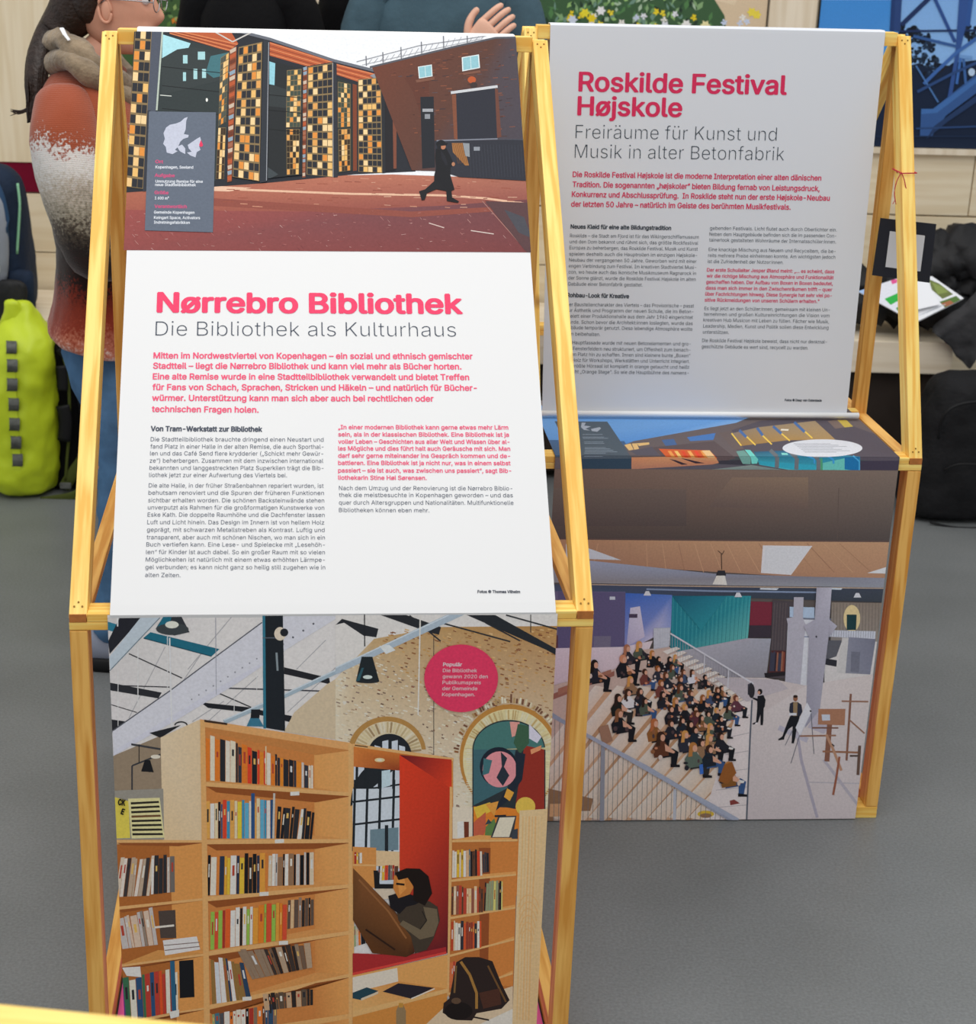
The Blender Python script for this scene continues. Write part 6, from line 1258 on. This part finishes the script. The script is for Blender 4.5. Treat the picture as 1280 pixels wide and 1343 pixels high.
# ---- the visitors further back: only their chests show above the front banner
def visitor(px, Y, rz, top, legs, label, height=1.86, width=.23, arms='down', shoes='rubber', hair='hair', seed=1):
    x = at_y(px, 20, Y).x; k = height/1.86
    t = empty('person', (x, Y, 0), rz, label=label, cat='person')
    # local: faces +x
    V = [(Vector((0, 0, 1.0*k)), .13, .15), (Vector((.01, 0, 1.18*k)), .09, .10), (Vector((.0, 0, 1.36*k)), .09, width*.55), (Vector((-.01, 0, 1.48*k)), .06, width*.35), (Vector((0, 0, 1.60*k)), .055, .055), (Vector((.01, 0, 1.68*k)), .05, .05)]
    E = [(0, 1), (1, 2), (2, 3), (3, 4), (4, 5)]
    for s in (-1, 1):
        i = len(V); V += [(Vector((0, s*.10, .92*k)), .09, .09), (Vector((.02, s*.12, .50*k)), .06, .06), (Vector((0, s*.13, .09)), .042, .042), (Vector((.12, s*.14, .045)), .035, .035)]
        E += [(0, i), (i, i+1), (i+1, i+2), (i+2, i+3)]
    A = {}
    for s in (-1, 1):
        if arms == 'down': P_ = [(-.01, s*width*.85, 1.49*k), (-.02, s*(width+.03), 1.18*k), (.05, s*(width+.0), .93*k)]
        elif s == 1: P_ = [(-.01, s*width*.85, 1.50*k), (.10, s*(width+.03), 1.24*k), (.20, -.06, 1.28*k)]
        else: P_ = [(-.01, s*width*.85, 1.50*k), (.13, s*(width+.01), 1.22*k), (.185, .065, 1.50)]
        A[s] = [Vector(p) for p in P_]; i = len(V)
        V += [(A[s][0]+Vector((0, -s*.02, -.03)), .035, .035), (A[s][1], .036, .036), (A[s][2], .026, .026)]; E += [(3, i), (i, i+1), (i+1, i+2)]
    skin_body('body', V, E, 'skin_pale', t, 1)
    make_head(t, Vector((.02, 0, 1.745*k)), 0, 'skin_pale')
    bm = bmesh.new(); loft_bm([ring(((fr+bk)/2+.02, 0, z+1.745*k), (fr-bk)/2, hw, 24, e=.85) for z, bk, fr, hw in [(-.05, -.085, -.03, .062), (-.02, -.104, -.012, .079), (.01, -.110, .02, .083), (.04, -.112, .07, .084), (.07, -.108, .1, .08), (.1, -.088, .084, .064), (.12, -.05, .045, .038)]], bm)
    link('hair', bm_mesh(bm, 'hair'), hair, t, smooth=True)
    bm = bmesh.new(); loft_bm([ring((x_, 0, z*k), rx, ry, 28, e=.88) for z, x_, rx, ry in [(.90, 0, .15, .185), (1.0, 0, .15, .19), (1.15, .0, .14, .185), (1.30, .0, .15, width-.02), (1.42, 0, .145, width), (1.50, -.01, .12, width-.02), (1.545, -.01, .09, width-.08), (1.585, 0, .062, .065), (1.60, 0, .058, .06)]], bm, cap=False)
    g = link('jumper', bm_mesh(bm, 'jumper'), top, t, smooth=True); subsurf(g); noise_disp(g, .09, .018)
    for s in (-1, 1):
        a = A[s]; e_ = a[2]+(a[1]-a[2])*.12; P_ = smooth_path([a[0]+Vector((0, -s*.05, .0)), a[0], (a[0]+a[1])/2+Vector((0, s*.01, 0)), a[1], (a[1]+e_)/2, e_], 3)
        q = link('sleeve', bm_mesh(tube_bm(P_, [.070, .074, .076, .075, .073, .070, .068, .066, .062, .060, .057, .054, .051, .048, .045, .043][:len(P_)], 16), 'sleeve'), top, t, smooth=True); subsurf(q); noise_disp(q, .05, .012)
        d = (a[2]-a[1]).normalized(); hb = hand_bm(a[2], d if arms == 'down' else ((-.02, .62, .62) if s == -1 else (.1, -.9, .1)), (0, s, 0) if arms == 'down' else (1, 0, .25), curl=.45 if arms == 'down' else .7, thumb=s)
        q = link('hand', bm_mesh(hb, 'hand'), 'skin_pale', t, smooth=True); subsurf(q)
    V = [(Vector((0, 0, 1.02*k)), .14, .165), (Vector((0, 0, .93*k)), .14, .17)]; E = [(0, 1)]
    for s in (-1, 1):
        i = len(V); V += [(Vector((0, s*.10, .85*k)), .10, .10), (Vector((.02, s*.12, .50*k)), .075, .075), (Vector((.0, s*.13, .10)), .065, .065)]; E += [(1, i), (i, i+1), (i+1, i+2)]
    skin_body('trousers', V, E, legs, t, 1)
    for s in (-1, 1):
        bm = bmesh.new(); loft_bm([ring((.05+o, s*.135, z), .15*q, .048*q, 20, e=.8) for z, q, o in ((.001, .97, 0), (.03, 1, 0), (.055, .9, 0), (.085, .5, -.05), (.10, .35, -.06))], bm); link('shoe', bm_mesh(bm, 'shoe'), shoes, t, smooth=True)
    return t
M['dkjeans'] = mat('dark_jeans', '20283a', .85, .15, bump=.25, bscale=30, var=.2)
visitor(326, 5.0, radians(-100), 'black', 'dkjeans', 'person in a plain black top behind the left part of the front banner', 1.97, .150)
visitor(516, 5.2, radians(-80), 'black', 'dkjeans', 'person in black mostly hidden behind the one in the grey green jumper', 1.99, .17)
visitor(583, 4.62, radians(-92), 'teal', 'dkjeans', 'person in grey green jumper with crossed arms, one hand on the upper arm', 1.99, .215, arms='crossed')
# ------------------------------------------------------------------ bags, coats and papers
# lime roll-top dry bag leaning on the bench
p = at_z(42, 652, 0); YB = p.y+.09
bag = empty('dry_bag', (at_y(40, 600, YB).x, YB, 0), label='lime yellow roll-top dry bag with black straps on the floor', cat='backpack')
bl = lambda px, py, dy=0: at_y(px, py, YB+dy)-bag.location
bm = bmesh.new(); rings = []
for py, x0, x1, d in [(662, 0, 74, .10), (657, -12, 80, .135), (640, -17, 82, .145), (600, -20, 80, .15), (550, -22, 78, .15), (500, -22, 77, .145), (460, -20, 76, .135), (440, -14, 74, .11), (428, -8, 66, .075), (416, 2, 52, .045), (404, 8, 42, .03), (394, 12, 36, .022)]:
    a, b = bl(x0, py), bl(x1, py); z = max(.004, a.z) if py < 662 else .004
    rings.append(ring(((a.x+b.x)/2, 0, z), (b.x-a.x)/2, d, 32, e=.72))
rings[0] = [Vector((v.x, v.y, .004)) for v in rings[0]]
for r, zz in zip(rings[1:3], (.03, .09)):
    for v in r: v.z = zz
loft_bm(rings, bm); o = link('bag_body', bm_mesh(bm, 'bag_body'), 'lime', bag, smooth=True); subsurf(o, 3); noise_disp(o, .13, .035); o0_ = o
# upright roll end
bm = bmesh.new(); loft_bm([ring(bl(22, py)+Vector((ox, -.02, 0)), w, .018, 16, e=.7) for py, w, ox in ((432, .07, .01), (415, .045, .005), (400, .030, -.004), (392, .026, -.01))], bm); o = link('roll_top', bm_mesh(bm, 'roll_top'), 'lime', bag, smooth=True); subsurf(o); noise_disp(o, .05, .02)
from mathutils.bvhtree import BVHTree
bpy.context.view_layer.update(); BV = BVHTree.FromObject(o0_, bpy.context.evaluated_depsgraph_get())
def hit(v, off=.0):
    h_ = BV.ray_cast(Vector((v.x, -1, v.z)), Vector((0, 1, 0)))
    return Vector((v.x, (h_[0].y if h_[0] else -.03)-off, v.z))
def bf(px, py, off=.0):                                         # a point on the front of the bag seen at this pixel
    v = hit(bl(px, py), off)
    for _ in range(3): v = hit(bl(px, py, v.y), off)
    return v
# daisy chain: webbing strip with seven loops standing proud
ribbon('webbing_strip', [bf(px, py, .003) for px, py in ((14, 450), (14, 465), (14, 480), (15, 495), (15, 510), (17, 525), (17, 540), (19, 555), (19, 570), (21, 590), (22, 615))], .013, .002, 'lime', bag)
for k, (px, py) in enumerate(((14, 456), (15, 480), (15, 505), (17, 531), (18, 557), (20, 581), (22, 604))):
    ribbon('webbing_loop', smooth_path([bf(px, py-9, .003), bf(px+1, py-7, .014), bf(px+1, py, .020), bf(px+1, py+6, .012), bf(px, py+8, .003)], 3), .0165, .002, 'strapg', bag)
# black harness seen from the side along the right flank
OLV = mat('olive_webbing', '4a5220', .7, .2)
bm = bmesh.new(); rings = []
for py, x0, x1, d in [(448, 70, 82, .04), (458, 68, 92, .05), (480, 66, 103, .055), (520, 66, 114, .06), (560, 66, 120, .06), (600, 66, 121, .06), (632, 66, 114, .06), (650, 66, 104, .05), (656, 70, 98, .04)]:
    a, b = bl(x0, py), bl(x1, py); rings.append(ring(((a.x+b.x)/2, .03, max(.006, a.z)), (b.x-a.x)/2, d, 24, e=.8))
loft_bm(rings, bm); o = link('back_panel', bm_mesh(bm, 'back_panel'), 'black', bag, smooth=True); subsurf(o)
fl_ = lambda px, py, y: Vector((bl(px, py, y).x, y, bl(px, py, y).z))
for nm, pts, rad, flt, mt_, y in (('shoulder_strap', [(80, 456), (92, 474), (104, 505), (112, 545), (110, 590), (98, 628)], .019, .4, 'charcoal', -.050),
        ('edge_tape', [(82, 450), (96, 466), (108, 492), (117, 530), (121, 570)], .006, .6, 'lime', -.035),
        ('edge_tape', [(84, 470), (90, 505), (91, 560), (88, 600), (86, 630)], .005, .6, OLV, -.060),
        ('strap_pad', [(80, 480), (82, 496), (82, 512)], .017, .4, 'rubber', -.070), ('strap_pad', [(82, 532), (86, 552), (84, 578)], .022, .4, 'rubber', -.070),
        ('hip_belt', [(84, 640), (95, 622), (108, 604), (118, 594)], .020, .35, OLV, -.055),
        ('loose_strap', [(54, 657), (76, 654), (96, 650), (114, 640)], .014, .3, OLV, -.10)):
    P_ = smooth_path([fl_(x, py_, y) for x, py_ in pts], 4); link(nm, bm_mesh(tube_bm(P_, rad, 12, flat=flt, side=(0, 1, 0)), nm), mt_, bag, smooth=True)
bm = box_bm(-.018, .018, -.006, .006, -.010, .010, .003); o = link('buckle', bm_mesh(bm, 'buckle'), 'strapg', bag); o.location = fl_(86, 637, -.085)

# dark blue backpack on the bench
YN = BY0+.13
nb = empty('backpack', (at_y(-8, 300, YN).x, YN, ztop), label='dark blue and grey backpack with mint zip, standing on the bench', cat='backpack')
nl_ = lambda px, py, dy=0: at_y(px, py, YN+dy)-nb.location
bm = bmesh.new(); rings = []
zb_ = 0.0
prof = [(.004, -50, 34, .09), (.03, -56, 42, .115), (.12, -58, 44, .12), (.22, -58, 41, .12), (.32, -56, 38, .115), (.40, -50, 33, .10), (.45, -40, 24, .07), (.475, -26, 8, .03)]
zt_ = nl_(10, 213).z; 
for z, x0, x1, d in prof:
    a, b = nl_(x0, 300), nl_(x1, 300); rings.append(ring(((a.x+b.x)/2, 0, z*zt_/.475), (b.x-a.x)/2, d, 28, e=.7))
loft_bm(rings, bm); o = link('bag_body', bm_mesh(bm, 'bag_body'), 'navy', nb, smooth=True); subsurf(o, 2); noise_disp(o, .12, .014)
bm = bmesh.new(); rings = []
for z, x1, d in [(.10, 4, .02), (.13, 8, .03), (.22, 12, .036), (.31, 12, .034), (.37, 8, .026), (.40, 2, .012)]:
    a, b = nl_(-58, 300), nl_(x1+12, 300); rings.append(ring(((a.x+b.x)/2, -.130, z*zt_/.475), (b.x-a.x)/2, d, 20, e=.8))
loft_bm(rings, bm); o = link('front_pocket', bm_mesh(bm, 'front_pocket'), 'greyfab', nb, smooth=True); subsurf(o)
P_ = smooth_path([nl_(30, 236)+Vector((0, -.075, 0)), nl_(34, 262)+Vector((0, -.088, 0)), nl_(33, 290)+Vector((0, -.092, 0)), nl_(31, 326)+Vector((0, -.095, 0))], 4)
link('zip', bm_mesh(tube_bm(P_, .0045, 8), 'zip'), 'mint', nb, smooth=True)
bm = bmesh.new(); loft_bm([ring((nl_(34, 300).x, -.105, z), .045, d, 16, e=.7) for z, d in ((.01, .02), (.04, .035), (.13, .034), (.165, .02))], bm); o = link('side_pocket', bm_mesh(bm, 'side_pocket'), 'navy', nb, smooth=True); subsurf(o)
P_ = smooth_path([nl_(-30, 222)+Vector((0, -.06, 0)), nl_(2, 232)+Vector((0, -.10, 0)), nl_(17, 262)+Vector((0, -.125, 0)), nl_(21, 300)+Vector((0, -.13, 0)), nl_(14, 350)+Vector((0, -.12, 0))], 4); link('shoulder_strap', bm_mesh(tube_bm(P_, .013, 10, flat=.5), 'shoulder_strap'), mat('blue_piping', '2c4868', .7, .2), nb, smooth=True)
bm = box_bm(-.012, .012, -.004, .004, -.010, .010, .002); o = link('label_patch', bm_mesh(bm, 'label_patch'), 'paper', nb); o.location = nl_(13, 338)+Vector((0, -.19, 0))
# dark cloth hanging down over the bench edge between the two bags
bm = bmesh.new(); loft_bm([ring((at_y(px, py, BY0-.03).x, 0, at_y(px, py, BY0-.03).z), w, .018, 16, e=.8) for px, py, w in ((6, 470, .05), (8, 430, .06), (14, 395, .065), (14, 365, .06))], bm)
o = link('scarf', bm_mesh(bm, 'scarf'), 'blackjkt', None, smooth=True); o.location = (0, BY0-.040, 0); subsurf(o, 2); noise_disp(o, .05, .02); tag(o, 'dark scarf hanging over the bench edge above the lime bag', 'scarf')

M['greyjkt'] = mat('grey_jacket', '38383a', .75, .2, bump=.3, bscale=40, var=.25, vscale=14)
# black coats on the bench
def heap(name, pts, mt_, label, cat, seed, lump=.07, st=.05, parent=None, lv=3):
    """a soft heap of cloth: blobs merged into one skin, folded by noise"""
    me_ = bpy.data.metaballs.new('tmp'); me_.resolution = .02; me_.threshold = .3
    for (x, y, z, rx, ry, rz_) in pts:
        e_ = me_.elements.new(type='ELLIPSOID'); e_.co = (x, y, z); e_.radius = 1.25; e_.size_x, e_.size_y, e_.size_z = rx, ry, rz_
    ob = bpy.data.objects.new('tmp', me_); COL.objects.link(ob); dg = bpy.context.evaluated_depsgraph_get(); dg.update()
    m2 = bpy.data.meshes.new_from_object(ob.evaluated_get(dg)); bpy.data.objects.remove(ob)
    o = link(name, m2, mt_, parent, smooth=True); m2.name = name
    R = random.Random(seed); me2 = o.data; n = len(me2.vertices); co = np.zeros(n*3); me2.vertices.foreach_get('co', co); co = co.reshape(-1, 3); no = np.zeros(n*3); me2.vertices.foreach_get('normal', no); no = no.reshape(-1, 3)
    d = np.zeros(n)
    for k in range(14):                                              # long soft creases
        a = np.array([R.gauss(0, 1), R.gauss(0, .5), R.gauss(0, 1)]); a /= np.linalg.norm(a); f = R.uniform(30, 100); ph = R.uniform(0, 6)
        b = np.array([R.gauss(0, 1), R.gauss(0, 1), R.gauss(0, 1)])*4
        d += (np.abs(np.sin((co@a)*f+ph+np.sin(co@b)*1.3))-.5)*st/2.4*(40/f)**.8
    co += no*d[:, None]; me2.vertices.foreach_set('co', co.ravel()); me2.update()
    if label: tag(o, label, cat)
    return o
def q(px, py, Y): v = at_y(px, py, Y); return v
YC = BY0+.20
pts = []
for px, py, rx, ry, rz_ in [(1232, 356, .09, .10, .055), (1260, 352, .10, .12, .07), (1290, 366, .12, .12, .10), (1215, 378, .09, .10, .07), (1250, 392, .12, .10, .07), (1285, 405, .12, .12, .10), (1205, 428, .11, .14, .045), (1160, 434, .12, .13, .04), (1125, 432, .10, .12, .045), (1130, 396, .06, .08, .06), (1180, 402, .12, .08, .06), (1240, 430, .12, .14, .045), (1320, 390, .14, .13, .14)]:
    v = q(px, py, YC); pts.append((v.x, v.y, max(v.z, ztop+rz_*.95), rx, ry, rz_))
coat = heap('coat', pts, 'blackjkt', 'crumpled black nylon coats piled on the bench behind the stand', 'coat', 3, st=.045)
z_ = min((coat.matrix_world @ v.co).z for v in coat.data.vertices); coat.location.z += ztop-z_+.001
G_ = [[(1218, 432), (1240, 416), (1266, 400), (1286, 376), (1310, 356)], [(1226, 440), (1246, 426), (1268, 412), (1286, 384), (1312, 372)], [(1238, 448), (1252, 432), (1268, 416), (1290, 402), (1316, 392)], [(1254, 466), (1264, 452), (1277, 438), (1296, 424), (1320, 414)], [(1274, 492), (1278, 474), (1288, 460), (1306, 446), (1330, 436)]]
R = random.Random(4); bm = bmesh.new(); rows_ = [[bm.verts.new(at_y(x, y, BY0-.045-.02*((i+j) % 2)-.012*math.sin(i*1.7+j)+(.05 if i == 0 else 0)+.012*R.random())) for j, (x, y) in enumerate(r_)] for i, r_ in enumerate(G_)]
for a_, c_ in zip(rows_, rows_[1:]):
    for j in range(4): bm.faces.new((a_[j], a_[j+1], c_[j+1], c_[j]))
jk = link('jacket', bm_mesh(bm, 'jacket'), 'greyjkt', None, smooth=True); md = jk.modifiers.new('th', 'SOLIDIFY'); md.thickness = .008; subsurf(jk, 3); noise_disp(jk, .04, .012)
tag(jk, 'dark grey jacket flap hanging off the right end of the bench', 'jacket')
# big black bag on the floor under the coats
pf = at_z(1240, 690, 0); YK = pf.y+.14
bb = empty('travel_bag', (at_y(1262, 600, YK).x, YK, 0), label='large black soft travel bag on the floor in front of the bench', cat='bag')
kl = lambda px, py, dy=0: at_y(px, py, YK+dy)-bb.location
bm = bmesh.new(); rings = []
x0_, x1_ = kl(1192, 600).x, kl(1330, 600).x
ztp = kl(1240, 486).z
for f, a, b, d in [(.0, -.01, -.02, .11), (.06, -.03, 0, .135), (.3, -.015, .0, .14), (.55, .0, .0, .135), (.8, .02, .0, .12), (.94, .04, -.0, .09), (1.0, .08, -.0, .05)]:
    rings.append(ring(((x0_+a+x1_+b)/2, 0, .003+f*(ztp-.003)), (x1_+b-x0_-a)/2, d, 32, e=.7))
loft_bm(rings, bm); o = link('bag_body', bm_mesh(bm, 'bag_body'), 'charcoal', bb, smooth=True); subsurf(o, 3); noise_disp(o, .11, .03)
P_ = smooth_path([kl(1216, 560)+Vector((0, -.13, 0)), kl(1222, 530)+Vector((0, -.14, 0)), kl(1240, 516)+Vector((0, -.14, 0)), kl(1270, 512)+Vector((0, -.14, 0)), kl(1300, 520)+Vector((0, -.13, 0))], 4)
link('zip', bm_mesh(tube_bm(P_, .005, 8), 'zip'), 'rubber', bb, smooth=True)
P_ = smooth_path([kl(1222, 600)+Vector((0, -.14, 0)), kl(1240, 590)+Vector((0, -.155, 0)), kl(1275, 592)+Vector((0, -.155, 0)), kl(1310, 600)+Vector((0, -.14, 0))], 4)
link('seam_piping', bm_mesh(tube_bm(P_, .004, 8), 'seam_piping'), 'rubber', bb, smooth=True)
P_ = smooth_path([kl(1205, 667)+Vector((0, -.135, 0)), kl(1240, 672)+Vector((0, -.15, 0)), kl(1300, 672)+Vector((0, -.15, 0))], 4)
link('seam_piping', bm_mesh(tube_bm(P_, .004, 8), 'seam_piping'), 'rubber', bb, smooth=True)

# papers lying on the coats: each a thin slab, tilted towards the room
def slab(name, quad, th, mt_, label, cat, art=None, n=None):
    """thin sheet stack through four photo corners on one real tilted plane"""
    pl0, nn = PAP; Q = [on_plane(x, y, pl0, nn) for x, y in quad]; c = sum(Q, Vector())/4
    bm = bmesh.new(); top = [bm.verts.new(v-c) for v in Q]; bot = [bm.verts.new(v-c-nn*th) for v in Q]
    bm.faces.new(top); bm.faces.new(bot[::-1])
    for i in range(4): j = (i+1) % 4; bm.faces.new((top[i], bot[i], bot[j], top[j]))
    o = link(name, bm_mesh(bm, name), mt_); o.location = c; tag(o, label, cat)
    if art:
        P = Print(pl0, nn, quad, 1.0, base=.0003); art(P); 
        P.build('printed_picture', o, Matrix.Translation(-c))
    return o
nn0 = Vector((-.12, -.62, .78)).normalized()
def plane_at(px, py, Y): return (at_y(px, py, Y), nn0)
def art_news(P):
    P.o = (0, 0, 1); P.p('#eef0f4', [(1150, 360), (1290, 360), (1290, 440), (1150, 440)]); P.p('#6f7a44', [(1218, 366), (1232, 372), (1250, 386), (1236, 392), (1222, 380)]); P.p('#8a9a54', [(1222, 370), (1236, 376), (1244, 383), (1230, 386)])
    P.p('#5a7a3c', [(1232, 396), (1254, 388), (1262, 395), (1240, 404)]); P.p('#a86a4a', [(1234, 398), (1246, 394), (1252, 398), (1240, 402)])
    for k in range(4): P.l('#c0c4cc', .8, [(1205+k*5, 414-k*2), (1225+k*5, 405-k*2)])
def art_green(P):
    P.o = (0, 0, 1); P.p('#e6e8f2', [(1100, 340), (1250, 340), (1250, 440), (1100, 440)]); P.p('#a8c4ec', [(1120, 380), (1150, 370), (1150, 392), (1120, 392)]); P.p('#e45a98', [(1168, 367), (1177, 366), (1176, 371), (1170, 373)]); P.p('#34b44c', [(1160, 392), (1178, 384), (1186, 390), (1168, 400)]); P.p('#2a9a40', [(1175, 404), (1188, 398), (1190, 406), (1180, 412)])
YP = YC-.20
PAP = plane_at(1200, 395, YP); slab('newspaper', [(1176, 378), (1222, 362), (1264, 391), (1192, 427)], .006, 'paper', 'folded newspaper with colour photos lying on the black coats', 'newspaper', art_news)
PAP = (at_y(1200, 395, YP)+nn0*.008, nn0); slab('brochure', [(1125, 382), (1180, 364), (1206, 392), (1180, 412)], .003, 'paper', 'brochure with a green picture behind the slat of the right stand', 'brochure', art_green)
PAP = (at_y(1200, 395, YP)+nn0*.013, nn0); slab('leaflet', [(1178, 374), (1214, 366), (1233, 399), (1194, 408)], .001, 'paper', 'plain white leaflet on top of the folded newspaper', 'leaflet')

# black card hanging from the red thread on the right slat of the rear stand
hs = SW/2-T/2
def slat_pt(t_, dy=0): return M2 @ Vector((hs, SHORT*t_+dy, H1+(H2-H1)*t_))
tq = (at_y(1190, 228, 3.5).z-H1)/(H2-H1)
best = min([k/200 for k in range(200)], key=lambda k: abs(pj2((hs, SHORT*k, H1+(H2-H1)*k))[1]-227))
th = empty('hanging_card', slat_pt(best), A2, label='square black card with a pale patch, hung by red thread on the slat', cat='card')
r_ = bmesh.new(); w_ = T/2+.0022; d0, d1 = -.004, DP*1.13+.003
loop = [Vector(p) for p in ((-w_, d0, 0), (w_, d0, .001), (w_, d1, .002), (-w_, d1, .001), (-w_, d0, 0))]
tube_bm(loop, .0013, 6, r_)
Lc = lambda px, py, Y: th.matrix_world.inverted() @ at_y(px, py, Y)
bpy.context.view_layer.update()
for seq in ([(1182, 226), (1176, 238), (1173, 252), (1174, 262)], [(1182, 226), (1186, 236), (1188, 246), (1191, 250)]):
    Pq = [Lc(x, y, slat_pt(best).y-.012) for x, y in seq]; tube_bm(smooth_path(Pq, 3), .001, 6, r_)
    e0 = Pq[-1]
    for dx in (-.004, .003): tube_bm([e0, e0+Vector((dx, 0, -.009))], .0008, 5, r_)
tube_bm(smooth_path([Vector((-w_, d1*.5, 0)), Lc(1187, 258, slat_pt(best).y+.05), Lc(1187, 290, slat_pt(best).y+.06)], 3), .0009, 5, r_)
link('red_thread', bm_mesh(r_, 'red_thread'), 'thread', th)
YCd = slat_pt(best).y+.055
Q = [Lc(*a, YCd) for a in ((1155, 286), (1228, 294), (1219, 371), (1144, 361))]; c = sum(Q, Vector())/4; nrm = (Q[1]-Q[0]).cross(Q[3]-Q[0]).normalized()
bm = bmesh.new(); f_ = [bm.verts.new(v) for v in Q]; b_ = [bm.verts.new(v+Vector((0, .0025, 0))) for v in Q]; bm.faces.new(f_); bm.faces.new(b_[::-1])
for i in range(4): j = (i+1) % 4; bm.faces.new((f_[i], b_[i], b_[j], f_[j]))
link('card', bm_mesh(bm, 'card'), 'card', th)
Q2 = [Lc(*a, YCd)+Vector((0, -.0006, 0)) for a in ((1167, 303), (1213, 309), (1207, 356), (1161, 350))]
bm = bmesh.new(); bm.faces.new([bm.verts.new(v) for v in Q2]); link('pale_patch', bm_mesh(bm, 'pale_patch'), 'cardlight', th)

# out-of-focus pine table edge close to the camera
a = at_z(0, 1313, 1.0); b = at_z(300, 1343, 1.0); ang = math.atan2(b.y-a.y, b.x-a.x)
tb = empty('high_table', (a.x, a.y, 0), ang, label='pine high table close in front, only its far edge shows at lower left', cat='table')
for k in range(3):
    me = bm_mesh(box_bm(-.0135, .0135, -.112, .112, 0, .62, .002), 'top_board'); o = link('top_board', me, 'pine', tb); o.matrix_local = Matrix(((0, 0, 1, -.36), (0, 1, 0, -.115-.23*k), (-1, 0, 0, 1.0-.0135), (0, 0, 0, 1)))
for x, y in ((-.33, -.03), (.23, -.03), (-.33, -.66), (.23, -.66)): stick('leg', (x, y, .001), (x, y, .972), .04, .04, (1, 0, 0), 'pine', tb)
for y in (-.03, -.66): stick('apron', (-.31, y, .94), (.21, y, .94), .06, .02, (0, 0, 1), 'pine', tb)
